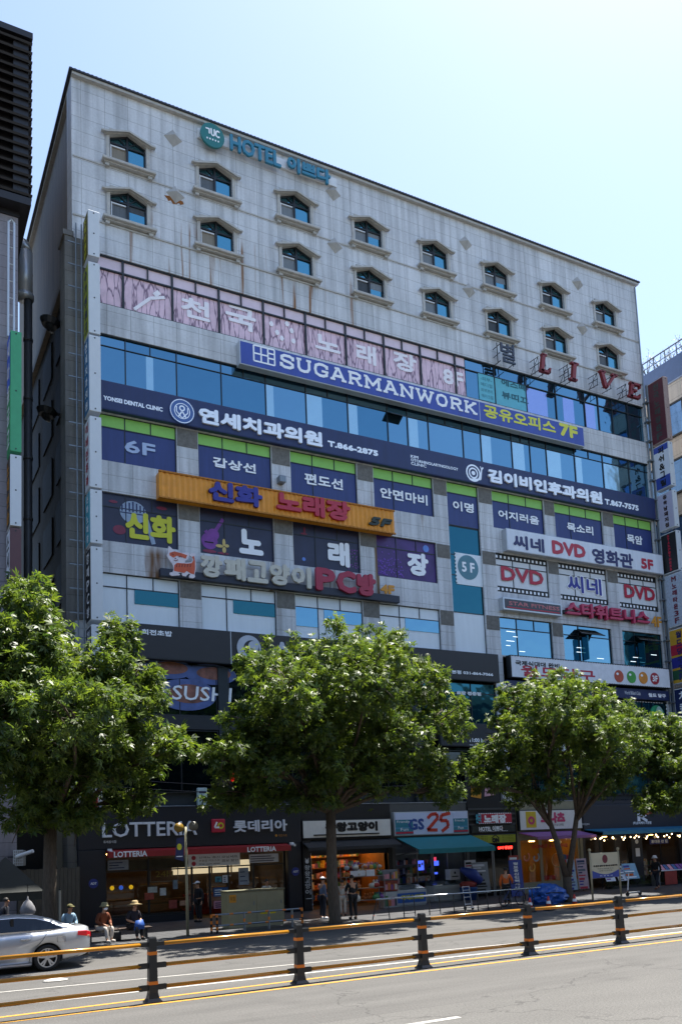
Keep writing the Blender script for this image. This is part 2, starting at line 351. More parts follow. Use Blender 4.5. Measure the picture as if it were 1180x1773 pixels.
def hotel_window(xc, zp):
    m = MB()
    for sx in (-1, 1):
        a, b = xc+sx*.9, xc+sx*1.06; m.box(min(a, b), max(a, b), -.06, -.002, zp-1.8, zp-.36)
        m.prism([(xc, zp-.05), (xc+sx*.9, zp-.44), (xc+sx*.9, zp-.02), (xc, zp-.005)][::-sx], -.055, .12)
    w = m.obj('window', trim, HB)
    m = MB()
    for sx in (-1, 1):
        m.prism([(xc, zp-.085), (xc+sx*1.1, zp-.44), (xc+sx*1.32, zp-.44), (xc+sx*1.32, zp-.37), (xc+sx*1.14, zp-.35), (xc, zp+.01)][::-sx], -.27, -.062)
        m.prism([(xc, zp-.11), (xc+sx*1.1, zp-.47), (xc+sx*1.2, zp-.47), (xc+sx*1.1, zp-.44), (xc, zp-.085)][::-sx], -.14, -.07)
    m.obj('pediment', trim, w)
    m = MB(); m.rbox(xc-1.3, xc+1.3, -.36, -.005, zp-1.94, zp-1.8, .03); m.box(xc-1.2, xc+1.2, -.22, -.004, zp-2.0, zp-1.945)
    for sx in (-1, 1): m.box(xc+sx*1.05-.1, xc+sx*1.05+.1, -.18, -.003, zp-2.14, zp-2.005)
    m.obj('sill', trim, w)
    m = MB(); y0, y1 = .1, .16
    m.box(xc-.9, xc+.9, y0, y1, zp-1.8, zp-1.73); m.box(xc-.9, xc-.83, y0, y1, zp-1.73, zp-.46); m.box(xc+.83, xc+.9, y0, y1, zp-1.73, zp-.46)
    m.box(xc-.05, xc+.05, y0-.01, y1, zp-1.73, zp-.06); m.box(xc-.83, xc+.83, y0+.003, y1, zp-.68, zp-.6)
    for sx in (-1, 1):
        m.prism([(xc, zp-.13), (xc+sx*.9, zp-.53), (xc+sx*.9, zp-.43), (xc, zp-.04)][::-sx], y0+.002, y1); m.stroke([(xc, zp-.62), (xc+sx*.45, zp-.25)], .05, y0+.02, y1)
    m.obj('frame', dark, w)
    m = MB(); m.quad((xc+.02, .17, zp-1.8), (xc+.86, .17, zp-1.8), (xc+.86, .17, zp-.66), (xc+.02, .17, zp-.66)); m.quad((xc-.88, .172, zp-.66), (xc+.88, .172, zp-.66), (xc+.88, .172, zp-.44), (xc, .172, zp-.03), (xc-.88, .172, zp-.44)); m.obj('pane', gl_h, w)
    m = MB(); m.quad((xc-.86, .2, zp-1.8), (xc+.02, .2, zp-1.8), (xc+.02, .2, zp-.66), (xc-.86, .2, zp-.66)); m.obj('curtain', rnd.choice(curts), w)
    if rnd.random() < .4: q = rnd.uniform(.25, .6); m = MB(); m.quad((xc+.06, .168, zp-.66-q), (xc+.82, .168, zp-.66-q*rnd.uniform(.9, 1.1)), (xc+.82, .168, zp-.68), (xc+.06, .168, zp-.68)); m.obj('blind', rnd.choice(curts), w)
    m = MB(); m.box(xc-.82, xc-.77, .12, .18, zp-1.72, zp-.72); m.box(xc-.77, xc-.1, .12, .18, zp-.8, zp-.74); m.obj('sash', white, w)
for zp in PZ:
    for xc in PX: hotel_window(xc, zp)
rustm = mat('rust_stain', '8a5320', .9, var=.5, scale=8)
for i, (px, py) in enumerate([(300, 238), (577, 333), (806, 420), (1000, 490), (304, 336), (580, 424), (812, 502), (1008, 568)]):
    x, z = at(px, py, -.05); m = MB(); s = .48
    m.add([(x-s, -.004, z), (x, -.004, z-s), (x+s, -.004, z), (x, -.004, z+s), (x, -.3, z)], [(0, 1, 4), (1, 2, 4), (2, 3, 4), (3, 0, 4)])
    o = m.obj('ornament', mat('ornament_stone', 'a9a7a3', .7, var=.2), HB)
    if i == 4:
        r = MB()
        for k in range(16): xx = x+rnd.uniform(-.42, .36); h = rnd.uniform(.05, .22); zz = z-.36+abs(xx-x)*.35+rnd.uniform(-.06, .06); r.prism([(xx-rnd.uniform(.06, .2), zz), (xx+rnd.uniform(-.03, .05), zz-h), (xx+rnd.uniform(.08, .22), zz-h*.4), (xx+.1, zz+.06)], -.006-k*.0008, -.003)
        r.obj('rust_streak', rustm, o); o['label'] = 'rust streaked diamond ornament'
# ---- 8F ribbon: pink crackled film, then blue glass
def crackle():
    m = mat('pink_film', 'e2c3d0', .5, var=.2, scale=2); N = m.node_tree.nodes; L = m.node_tree.links; b = N['Principled BSDF']; src = b.inputs['Base Color'].links[0].from_socket
    tc = N.new('ShaderNodeNewGeometry'); mp = N.new('ShaderNodeMapping'); mp.inputs['Scale'].default_value = (3.6, 1, .6); L.new(tc.outputs['Position'], mp.inputs[0])
    nz = N.new('ShaderNodeTexNoise'); nz.inputs['Scale'].default_value = 2; L.new(mp.outputs[0], nz.inputs['Vector'])
    ad = N.new('ShaderNodeVectorMath'); ad.operation = 'MULTIPLY_ADD'; ad.inputs[1].default_value = (.5, .5, .5); L.new(nz.outputs['Color'], ad.inputs[0]); L.new(mp.outputs[0], ad.inputs[2])
    vo = N.new('ShaderNodeTexVoronoi'); vo.feature = 'DISTANCE_TO_EDGE'; vo.inputs['Scale'].default_value = 1; L.new(ad.outputs[0], vo.inputs['Vector'])
    r = N.new('ShaderNodeMapRange'); r.inputs[1].default_value = .02; r.inputs[2].default_value = .07; L.new(vo.outputs['Distance'], r.inputs[0])
    x = N.new('ShaderNodeMix'); x.data_type = 'RGBA'; L.new(r.outputs[0], x.inputs[0]); x.inputs[6].default_value = (*lin('83697c'), 1); L.new(src, x.inputs[7]); L.new(x.outputs[2], b.inputs['Base Color']); return m
pinkf = crackle(); pink_hi = mat('pink_film_pale', 'e0ccd7', .5, var=.12, scale=2); film_w = mat('white_film', 'dde5ea', .45, var=.06, scale=1.2, stretch=(4, 1, .5))
letter_w = mat('letter_white', 'f1f4f8', .5, var=.04); letter_pale = mat('letter_pale', 'f3eef3', .6, var=.1)
XS = [4.1, 5.33]+[5.33+2.425*k for k in range(1, 9)]
w = MB()
for x in XS[1:]+[40.0]: w.box(x-.05, x+.05, .06, .16, 29.0, 31.48) if x < 25.5 else None
for x in [a+1.21 for a in XS[1:-1]]: w.box(x-.03, x+.03, .06, .16, 30.82, 31.48)
w.box(4.1, 25.45, .055, .165, 30.78, 30.85); w.box(4.1, 40.02, .05, .17, 31.44, 31.497); w.box(4.1, 40.02, .05, .17, 28.983, 29.04)
for x in (27.6, 30.0, 32.4, 34.8, 36.0, 37.2, 38.6): w.box(x-.025, x+.025, .08, .16, 29.04, 31.44)
w.box(25.5, 39.9, .085, .16, 30.76, 30.8)
w8 = w.obj('ribbon_window', dark, HB)
m = MB(); m.quad((4.12, .15, 29.03), (25.45, .15, 29.03), (25.45, .15, 30.8), (4.12, .15, 30.8)); m.obj('pink_film', pinkf, w8)
m = MB(); m.quad((4.12, .15, 30.82), (25.45, .15, 30.82), (25.45, .15, 31.46), (4.12, .15, 31.46)); m.obj('pink_film', pink_hi, w8)
m = MB()
for a, b in zip([25.5, 27.6, 30, 32.4, 34.8, 36, 37.2, 38.6], [27.6, 30, 32.4, 34.8, 36, 37.2, 38.6, 40.0]):
    for c, d in ((29.0, 30.77), (30.77, 31.46)): m.quad((a, .15, c), (b, .15, c), (b, .15, d), (a, .15, d))
m.obj('glass', gl_b, w8)
m = MB()
for ch, p in (('천', (313, 510, 364, 558)), ('국', (390, 523, 444, 577)), ('노', (545, 575, 590, 613)), ('래', (616, 592, 652, 634)), ('장', (680, 605, 722, 648)), ('8F', (766, 636, 803, 672))):
    m.text(ch, bx(*p, .1), .13, .05)
x0, x1, z0, z1 = bx(232, 500, 286, 552, .1); m.stroke([(x0, z0+.1), (x0+.8, z0+.9), (x1, z1)], .16, .12, .13); m.stroke([(x0+1.0, z0+1.1), (x0+1.25, z0+1.35)], .24, .115, .13)
for px, py in ((470, 560), (480, 575), (488, 585), (505, 572), (497, 560), (508, 590)):
    x, z = at(px, py, .1); m.disc(x, z, .13, .16, .12, .135, 6)
m.obj('lettering', letter_pale, w8)
cy = mat('cyan_poster', '5fb4c4', .5, var=.08)
m = MB(); m.use(cy); m.box(26.4, 27.55, .1, .14, 29.1, 30.75); m.box(27.65, 29.95, .1, .14, 29.06, 30.74); m.use(mat('poster_ink', '22606e', .6))
m.text('에스떼', bx(867, 655, 911, 678, .08), .095, .02); m.text('뷰띠끄', bx(868, 676, 915, 701, .08), .095, .02)
for k, t in enumerate(('-피부-', '메디컬', '피부관리', '에이크림')): m.text(t, (26.55, 27.4, 30.35-k*.36, 30.58-k*.36), .095)
m.obj('poster', cy, w8)
for x, wd in ((30.1, 1.6), (33.0, .9), (34.9, .8)): m = MB(); m.quad((x, .147, 29.05), (x+wd, .147, 29.05), (x+wd, .147, 30.7), (x, .147, 30.7)); m.obj('blind', glass('pale_pane_lilac', '9aa6cf', .8, .12, .03, '8c9cc6'), w8)
# ---- 7F ribbon
w = MB(); X7 = [4.1, 5.4, 7.9, 10.2, 12.6, 14.9, 17.4, 19.9, 21.2, 22.6, 25.0, 26.3, 28.6, 30.0, 31.3, 33.6, 36.0, 38.3, 40.02]
for x in X7[1:-1]: w.box(x-.022, x+.022, .09, .16, 25.0, 27.48)
w.box(4.1, 40.02, .095, .16, 26.93, 26.96); w.box(4.1, 40.02, .05, .17, 27.45, 27.497)
for x in (6.6, 11.4, 16.2, 23.8, 29.3, 34.8): w.box(x-.02, x+.02, .09, .16, 26.96, 27.45)
w7 = w.obj('ribbon_window', dark, HB)
m = MB()
for a, b in zip(X7[:-1], X7[1:]):
    m.quad((a, .14, 25.0), (b, .14, 25.0), (b, .14, 26.94), (a, .14, 26.94)); m.quad((a, .14, 26.95), (b, .14, 26.95), (b, .14, 27.49), (a, .14, 27.49))
m.obj('glass', gl_b, w7)
gl_p = glass('pale_pane', 'a9c6cf', .8, .12, .03, '93b6c4')
for x, wd, z1 in ((14.95, .9, 26.9), (17.45, .55, 26.9), (21.3, .6, 26.9), (26.35, .7, 26.9), (28.65, .9, 26.9), (31.35, 1.1, 26.9), (33.7, .5, 26.9), (36.1, 1.3, 26.9), (6.4, .35, 26.9), (12.65, .4, 26.9)): m = MB(); m.quad((x, .137, 25.02), (x+wd, .137, 25.02), (x+wd, .137, z1), (x, .137, z1)); m.obj('blind', gl_p, w7)
m = MB(); x, z = at(690, 712, -.3); m.add([(x-.55, .1, z+.05), (x+.55, .1, z+.05), (x+.55, -.35, z-.2), (x-.55, -.35, z-.2), (x-.55, .1, z), (x+.55, .1, z), (x+.55, -.35, z-.24), (x-.55, -.35, z-.24)], [(0, 1, 2, 3), (7, 6, 5, 4), (0, 3, 7, 4), (1, 5, 6, 2), (3, 2, 6, 7)]); m.obj('open_sash', dark, w7)
# ---- 6F windows: green transom, navy film with words
green = mat('green_film', '8cc85a', .45, var=.08); navy = mat('navy_film', '283872', .45, var=.2, scale=1.5, stretch=(3, 1, .4)); navy2 = mat('navy_sign', '1b2a58', .45, var=.2, scale=1, stretch=(3, 1, .4))
T6 = [('6F', (215.4, 760, 269, 792)), ('갑상선', (368, 790, 443, 821)), ('편도선', (526.4, 818, 593.6, 849)), ('안면마비', (657, 842.7, 740, 876)), ('이명', (782.7, 865.8, 820, 889.5)), ('어지러움', (861.4, 881.7, 933, 909.8)), ('목소리', (980, 903.7, 1026.8, 927.5)), ('목암', (1084, 924, 1112, 944.4))]
def winframe(a, b, c, d, trans, vs, y=.1, t=.04):
    m = MB(); m.box(a, a+t, y, .17, c, d); m.box(b-t, b, y, .17, c, d); m.box(a+t, b-t, y, .17, c, c+t); m.box(a+t, b-t, y, .17, d-t, d)
    for z in trans: m.box(a+t, b-t, y+.004, .168, z-.025, z+.025)
    for x, p, q in vs: m.box(x-.022, x+.022, y+.002, .166, p, q)
    return m.obj('window', dark, HB)
def flat(name, a, b, c, d, y, mt, par): mm = MB(); mm.quad((a, y, c), (b, y, c), (b, y, d), (a, y, d)); return mm.obj(name, mt, par)
for i, (a, b) in enumerate(WX):
    w3 = (b-a)/3; c, d = (21.25, 23.55) if i != 4 else (21.0, 23.55)
    vs = [(a+w3, c, d), (a+2*w3, 22.95, d)] if i != 4 else []
    w = winframe(a, b, c, d, [22.93], vs)
    flat('transom_film', a, b, 22.93, d, .13, green, w); flat('navy_film', a, b, c, 22.93, .13, navy, w)
    m = MB(); m.text(T6[i][0], bx(*T6[i][1], .1), .095, .025 if i else .03); m.obj('lettering', letter_w if i else mat('letter_bluewhite', 'a9bbdb', .5), w)
for i in range(7):
    a, b = WX[i][1], WX[i+1][0]
    for z0, z1 in ((22.62, 23.5), (18.95, 19.72), (15.1, 15.92)):
        if i == 6 and z0 < 16: continue
        m = MB(); m.box(a+.03, b-.03, -.02, -.003, z0, z1); m.obj('pier_band', pierdark, HB)
m = MB(); m.rbox(13.0, 13.35, -.4, -.005, 21.55, 21.9, .02); m.obj('vent_box', steel, HB)
# ---- 5F karaoke windows
kf = mat('karaoke_film', '262a45', .45, var=.35, scale=.9); kf2 = mat('karaoke_purple', '45286f', .45, var=.5, scale=1.1); perf = mat('film_edge', '3c4058', .6)
yel = mat('letter_yellow', 'c9c92c', .5, var=.06); mag = mat('magenta_print', '7a3a92', .5, var=.3, scale=5); chrome = mat('grey_print', '93a4bb', .4, var=.3, scale=4); redp = mat('red_print', '7e2743', .5, var=.3); star = mat('star_print', '5f86d2', .5); gold = mat('gold_print', 'c9b06a', .5)
for i in range(4):
    a, b = WX[i]; w3 = (b-a)/3
    w = winframe(a, b, 17.42, 19.76, [19.1], [(a+w3, 17.42, 19.76), (a+2*w3, 19.1, 19.76)])
    flat('karaoke_film', a, b, 17.42, 19.76, .13, kf if i < 3 else kf2, w)
    m = MB(); m.use(perf)
    for k in range(int((b-a)/.16)):
        for z in (17.44, 19.7): m.box(a+k*.16, a+k*.16+.09, .085, .097, z, z+.05)
    for k in range(14):
        for x in (a+.01, b-.05): m.box(x, x+.05, .085, .097, 17.5+k*.16, 17.58+k*.16)
    if i == 0:
        m.use(chrome); x, z = at(238, 892, .1); m.disc(x-.2, z+.1, .62, .55, .11, .125); m.box(x-.05, x+.5, .112, .124, z-.3, z); m.use(navy2)
        for k in range(7): m.box(x-.75+k*.17, x-.68+k*.17, .1, .108, z+.12, z+.62-abs(k-3)*.07)
        m.box(x-.8, x+.4, .1, .109, z+.02, z+.07); m.use(chrome); m.stroke([(x+.4, z-.1), (x+.75, z-1.3)], .2, .105, .118)
        m.use(redp); m.disc(*at(207, 917, .1), .3, .22, .112, .12); m.disc(*at(196, 868, .1), .2, .07, .112, .12); m.disc(*at(280, 880, .1), .25, .08, .112, .12)
        m.use(yel); m.text('신화', bx(216.4, 883.4, 304.6, 942.7, .08), .09, .07)
    if i == 1:
        m.use(mag); x, z = at(366, 930, .1); m.disc(x-.1, z-.2, .42, .42, .112, .122, 16); m.disc(x+.1, z+.15, .3, .3, .11, .121, 14); m.stroke([(x, z), (x+.62, z+1.0)], .17, .105, .118); m.stroke([(x-.3, z+.3), (x-.15, z+.1)], .18, .1, .116)
        m.use(black); m.box(x-.35, x+.1, .098, .104, z-.3, z-.24)
        m.use(gold); bx_, bz = at(386, 946, .1)
        for dx, dz, rx, rz in ((-.18, .0, .2, .08), (.05, .2, .08, .19), (.06, -.17, .1, .15), (.2, .05, .12, .08)): m.disc(bx_+dx, bz+dz, rx, rz, .1, .112, 12)
        m.use(redp); m.disc(a+.5, 17.6, .35, .08, .112, .12); m.disc(a+1.2, 17.58, .3, .06, .112, .12)
        m.use(letter_w); m.text('노', bx(413, 914, 456.4, 963, .08), .09, .09)
    if i == 2:
        m.use(star); m.disc(*at(526, 968, .1), .1, .1, .11, .12, 10); m.use(redp); m.disc(*at(527, 920, .1), .06, .25, .11, .12, 8); m.disc(*at(526, 924, .1), .2, .05, .109, .12, 8)
        m.use(mag)
        for k in range(40): m.disc(b-.1-abs(rnd.gauss(0, .5)), 17.6+rnd.random()*1.1, .035, .035, .112, .12, 6)
        m.use(letter_w); m.text('래', bx(566.4, 935.3, 606, 983.4, .08), .09, .08)
    if i == 3:
        m.use(mat('violet_print', '7c4fc0', .5))
        for k in range(90): m.disc(a+.1+rnd.random()*1.6, 17.55+abs(rnd.gauss(0, .55)), .035, .035, .112, .12, 6)
        m.use(star); m.disc(*at(737, 950, .1), .2, .2, .11, .12, 14); m.use(letter_w); m.text('장', bx(703.7, 954.6, 742.7, 999.7, .08), .09, .08)
    m.obj('print', kf, w)
# ---- narrow vertical strip beside the karaoke windows
a, b = WX[4]; w = winframe(a, b, 13.62, 20.98, [19.3, 18.1, 15.95], [], .12)
flat('glass', a, b, 15.95, 20.98, .14, gl_t, w); flat('white_film', a, b, 13.62, 15.95, .14, film_w, w)
m = MB(); m.use(film_w); x0, x1, z0, z1 = bx(787, 956, 837, 1017, .1); n = 26
m.prism([(x0+.06*math.sin(k*2.1), z0+(z1-z0)*k/n) for k in range(n, -1, -1)]+[(x1+.06*math.sin(k*1.7), z0+(z1-z0)*k/n) for k in range(n+1)], .1, .12)
cxx, czz = at(809.8, 982.7, .1); m.use(mat('teal_print', '4e7f8e', .5)); m.disc(cxx, czz, .72, .72, .09, .099); m.use(letter_w); m.text('5 F', (cxx-.45, cxx+.45, czz-.3, czz+.3), .085, .03)
m.obj('poster', film_w, w)
# ---- 5F film-strip windows on the right
redl = mat('letter_red', 'b3203a', .5, var=.06); bluel = mat('letter_blue', '2a2f8e', .5, var=.06)
for i, txt, p, mm_ in ((5, 'DVD', (866, 979.4, 941.4, 1014.9), redl), (6, '씨네', (981, 994.7, 1041.7, 1031.9), bluel), (7, 'DVD', (1079, 1011, 1134.5, 1042), redl)):
    a, b = WX[i]; w3 = (b-a)/3; w = winframe(a, b, 17.42, 19.76, [19.05], [(a+w3, 17.8, 19.4), (a+2*w3, 19.05, 19.4)])
    flat('white_film', a, b, 17.8, 19.4, .13, mat('dvd_film', 'd6d9dc', .5, var=.05), w)
    m = MB(); m.use(black); m.box(a, b, .1, .13, 17.46, 17.8); m.box(a, b, .1, .13, 19.4, 19.72); m.use(letter_w)
    for k in range(int((b-a)/.3)):
        for z in (17.54, 19.48): m.box(a+.08+k*.3, a+.22+k*.3, .09, .099, z, z+.16)
    m.obj('film_strip', black, w)
    m = MB()
    if txt == '씨네': m.use(letter_w); m.text(txt, bx(p[0]-2, p[1]-2, p[2]+2, p[3]+2, .1), .097, .09)
    m.use(mm_); m.text(txt, bx(*p, .08), .082, .05 if txt == 'DVD' else .04); m.obj('lettering', mm_, w)
# ---- 4F windows
gl_ts = glass('teal_slit', '2d6470', .85, .08, .02)
for i in range(4):
    a, b = WX[i]; w3 = (b-a)/3; w = winframe(a, b, 13.66, 15.94, [15.3], [(a+w3, 13.66, 15.94), (a+2*w3, 15.3, 15.94)])
    flat('white_film', a, b, 13.66, 15.94, .13, film_w, w)
    x0 = a+w3+.35; m = MB(); m.box(x0, b-.05, .1, .128, 14.62, 15.27)
    if i == 2: m.box(a+.04, a+w3-.04, .1, .128, 14.3, 15.27)
    m.obj('clear_slit', gl_ts if i < 2 else gl_b, w)
for i in (5, 6, 7):
    a, b = WX[i]; w3 = (b-a)/3; w = winframe(a, b, 13.66, 15.94, [15.3], [(a+w3, 13.66, 15.94)]+([(a+2*w3, 15.3, 15.94)] if i == 5 else []))
    m = MB()
    for x0, x1 in ((a, a+w3), (a+w3, b)):
        for z0, z1 in ((13.66, 15.3), (15.3, 15.94)): m.quad((x0, .14, z0), (x1, .14, z0), (x1, .14, z1), (x0, .14, z1))
    m.obj('glass', gl_b if i < 7 else gl_t, w)
    m = MB(); m.use(mat('tube_light', 'dfe8ee', .5, emit=.7))
    for k in range(5 if i == 5 else 3): x = a+.3+rnd.random()*(b-a-1.2); z = 14.0+.28*k; m.box(x, x+rnd.uniform(.25, .7), .1, .118, z, z+.025)
    m.obj('ceiling_lamp', white, w)
    if i > 5:
        m = MB(); xa = a+1.15; m.add([(xa, .05, 15.72), (xa+1.5, .05, 15.72), (xa+1.7, -.55, 15.3), (xa+.2-.4, -.55, 15.3)], [(0, 1, 2, 3)]); m.add([(xa, .04, 15.68), (xa+1.5, .04, 15.68), (xa+1.7, -.55, 15.26), (xa-.2, -.55, 15.26)], [(3, 2, 1, 0)])
        m.tube([(xa-.2, -.55, 15.28), (xa+1.7, -.55, 15.28)], .025, 6); m.tube([(xa, .05, 15.7), (xa-.2, -.55, 15.28)], .02, 6); m.tube([(xa+1.5, .05, 15.7), (xa+1.7, -.55, 15.28)], .02, 6); m.obj('open_sash', gl_d, w)
        m = MB(); m.box(a+w3+.12, a+w3+.17, -.5, .08, 13.75, 15.2); m.obj('open_casement', gl_t, w)
# ---- 3F and 2F
clad = mat('dark_cladding', '24272c', .5, var=.15); cladb = mat('blue_black_cladding', '1a232e', .5, var=.15)
m = MB(); m.use(clad); m.box(4.1, 26.2, .02, .28, 8.85, 9.48); m.box(26.8, 39.9, .02, .28, 8.6, 9.0); m.use(mat('lower_dark_wall', '202a30', .6, var=.2)); m.box(4.1, 26.2, .2, .28, 5.3, 8.85); m.box(26.8, 39.9, .2, .28, 5.3, 8.6)
for x in (9.6, 15.0, 20.5): m.box(x, x+.5, .0, .27, 5.3, 11.9)
m.obj('spandrel', clad, HB)
plate = mat('plate_print', '53659c', .5, var=.5, scale=1.5); food = mat('food_print', '8d5a4c', .5, var=.6, scale=3)
for (a, b) in ((4.1, 9.55), (10.15, 14.95), (15.55, 20.45), (21.05, 26.2)):
    w = winframe(a, b, 9.5, 11.93, [11.35], [(a+(b-a)/3*k, 9.5, 11.93) for k in (1, 2)])
    flat('glass', a, b, 9.5, 11.93, .14, gl_d if a < 20 else gl_t, w)
    if a < 12:
        m = MB()
        for k, (px, py, rx, rz) in enumerate(((290, 1158, 1.25, .48), (365, 1168, 1.3, .5), (322, 1203, 1.5, .75), (262, 1150, .8, .3))):
            x, z = at(px, py, .1); 
            if not a-.2 < x < b+.6: continue
            m.use(plate); m.disc(x, z, rx, rz, .1+.003*k, .13); m.use(food); m.disc(x+.15, z+.05, rx*.66, rz*.6, .094+.003*k, .099+.003*k)
        if m.v: m.obj('print', plate, w)
m = MB(); m.text('SUSHI', bx(297, 1186, 400, 1216, .05), .07, .012, shear=.1)
m.obj('lettering', letter_w, HB)
for (a, b) in ((4.1, 9.55), (10.15, 14.95), (15.55, 20.45), (21.05, 26.2)):
    w = winframe(a, b, 5.9, 8.8, [8.1], [(a+(b-a)/3*k, 5.9, 8.8) for k in (1, 2)], .02)
    flat('glass', a, b, 5.9, 8.8, .15, gl_d, w)
for (a, b) in ((26.8, 31.1), (31.2, 35.5), (35.6, 39.9)):
    w = winframe(a, b, 9.02, 11.5, [], [((a+b)/2, 9.02, 11.5)], .08)
    flat('glass', a, b, 9.02, 11.5, .15, gl_t, w)
    m = MB(); m.use(letter_w)
    for k in range(int((b-a)/.24)): m.box(a+k*.24, a+k*.24+.12, .06, .075, 11.42, 11.47)
    if a > 35:
        for k in range(10): m.box(b-.06, b-.01, .06, .075, 9.1+k*.24, 9.22+k*.24)
        m.use(mat('green_print', '2f9a6a', .4, var=.4, scale=3)); x, z = at(1137, 1238, .1); m.disc(x, z, .6, .62, .07, .13); m.use(mat('ball_highlight', 'a9c4bd', .5)); m.disc(x+.18, z+.05, .3, .5, .055, .066)
    if a < 27: m.use(redl); x, z = at(876, 1232, .1); m.prism([(x-.3, z-.4), (x+.3, z-.6), (x+.25, z+.1), (x-.1, z+.6)], .07, .12)
    m.obj('print', white, w)
    w = winframe(a, b, 5.6, 8.0, [7.4], [((a+b)/2, 5.6, 8.0)], .08); flat('glass', a, b, 5.6, 8.0, .15, gl_t, w)
# ------------------------------------------------------------------ signs on the facade (each a thing)
silver = mat('silver_edge', 'b9bec4', .35, .4, var=.08)
def sign(label, x0, x1, z0, z1, dep, face, edge, texts=(), name='wall_sign', group=None, y=0., t=.05):
    r = thing(name, label, 'sign', ((x0+x1)/2, y, z0), group)
    m = MB(); m.rbox(x0, x1, y-dep, y-.01, z0, z1, .02); m.obj('casing', edge, r)
    m = MB(); m.box(x0+t, x1-t, y-dep-.012, y-dep+.02, z0+t, z1-t); m.obj('face_panel', face, r)
    for (s, box, mt, bold, ext) in texts:
        m = MB(); m.text(s, box, y-dep-.014, bold, ext); m.obj('lettering', mt, r)
    return r
# hotel letters
tealL = mat('hotel_teal', '2a7a96', .4, var=.08); tealD = mat('emblem_teal', '17706f', .35, var=.08)
r = thing('hotel_sign', 'teal HOTEL letters with round emblem fixed just under the roof edge', 'sign', (13, 0, 39.2))
m = MB(); x0, x1, z0, z1 = 9.2, 17.2, 39.35, 39.85; m.box(x0, x1, -.14, -.01, z0, z1); m.obj('raceway', white, r)
m = MB(); m.text('HOTEL', bx(398, 230, 487, 290, -.4), -.28, .035, .12); m.text('이쁘다', bx(497, 267, 573, 320, -.4), -.28, .045, .12); m.obj('lettering', tealL, r)
m = MB(); x, z = at(368, 233.5, -.4); m.disc(x, z, .64, .66, -.4, -.28, 32); m.obj('emblem', tealD, r)
m = MB(); m.text('ㄱUC', (x-.38, x+.38, z-.08, z+.36), -.41, .025)
for k in range(5): m.disc(x-.3+k*.15, z-.26, .045, .06, -.415, -.405, 5)
m.obj('emblem_print', letter_w, r)
# standing LIVE letters and the star word, each letter on its own bracket
redmetal = mat('red_metal', '7e2226', .45, .1, var=.2); wire = mat('bracket_dark', '20242b', .6, var=.1)
lab = {'L': 'red metal letter L on a bracket under the hotel windows', 'I': 'red metal letter I leaning on its bracket', 'V': 'red metal letter V on its bracket', 'E': 'red metal letter E nearest the maroon blade sign'}
for ch, p in (('L', (934, 612, 953, 648)), ('I', (985, 626, 1000, 661)), ('V', (1036, 641, 1065, 676)), ('E', (1086, 660, 1108, 692))):
    x0, x1, z0, z1 = bx(*p, -.9); r = thing('letter_sign', lab[ch], 'sign letter', ((x0+x1)/2, 0, z0), 'red letters of the word LIVE')
    def st(a, b, t=.2): 
        sh = .22; m.stroke([(x0+a[0]*(x1-x0)+sh*(a[1]-.5), z0+a[1]*(z1-z0)), (x0+b[0]*(x1-x0)+sh*(b[1]-.5), z0+b[1]*(z1-z0))], t, -1.0, -.78)
    m = MB()
    if ch == 'L': st((.2, .97), (.2, .0), .24); st((0, .97), (.5, .97), .12); st((.0, .06), (1, .06), .15); st((.95, .02), (.98, .3), .12)
    if ch == 'I': st((.5, .97), (.5, .0), .26); st((.0, .96), (1, .96), .12); st((.0, .04), (1, .04), .12)
    if ch == 'V': st((.08, .97), (.45, .0), .24); st((.92, .97), (.47, .0), .15); st((-.05, .96), (.3, .96), .12); st((.72, .96), (1.08, .96), .12)
    if ch == 'E': st((.25, .97), (.25, .0), .24); st((.05, .93), (.95, .93), .14); st((.25, .5), (.7, .5), .13); st((.05, .06), (1, .06), .15); st((.97, .02), (1, .3), .1); st((.93, .97), (.93, .72), .1)
    m.obj('lettering', redmetal, r)
    m = MB()
    for z in (z0+.15, (z0+z1)/2, z1-.15):
        for x in (x0-.05, x1-.25): m.tube([(x, 0, z+.05), (x, -.8, z)], .022, 5)
    for x in (x0-.05, x1-.25): m.tube([(x, -.42, z0+.1), (x, -.42, z1-.1)], .02, 5); m.tube([(x, -.75, z0+.1), (x, -.75, z1-.1)], .02, 5)
    m.tube([(x0-.05, -.05, z0+.2), (x0-.05, -.75, z1-.15)], .018, 5); m.obj('bracket', wire, r)
x0, x1, z0, z1 = bx(866, 590, 893, 631, -.8)
r = thing('letter_sign', 'blackened open frame letter hanging beside the red letter L', 'sign letter', ((x0+x1)/2, 0, z0))
m = MB(); m.text('별', (x0, x1, z0, z1), -.7, .012, .08); m.obj('lettering', mat('dark_blue_metal', '39404f', .5, .2, var=.2), r)
m = MB()
for z in (z0+.1, (z0+z1)/2, z1-.1):
    for x in (x0+.05, x1-.05): m.tube([(x, 0, z), (x, -.62, z)], .025, 5)
m.tube([(x0-.1, -.55, z0), (x0-.1, -.55, z1)], .03, 5); m.tube([(x1, -.55, z0), (x1, -.55, z1)], .03, 5); m.obj('bracket', wire, r)
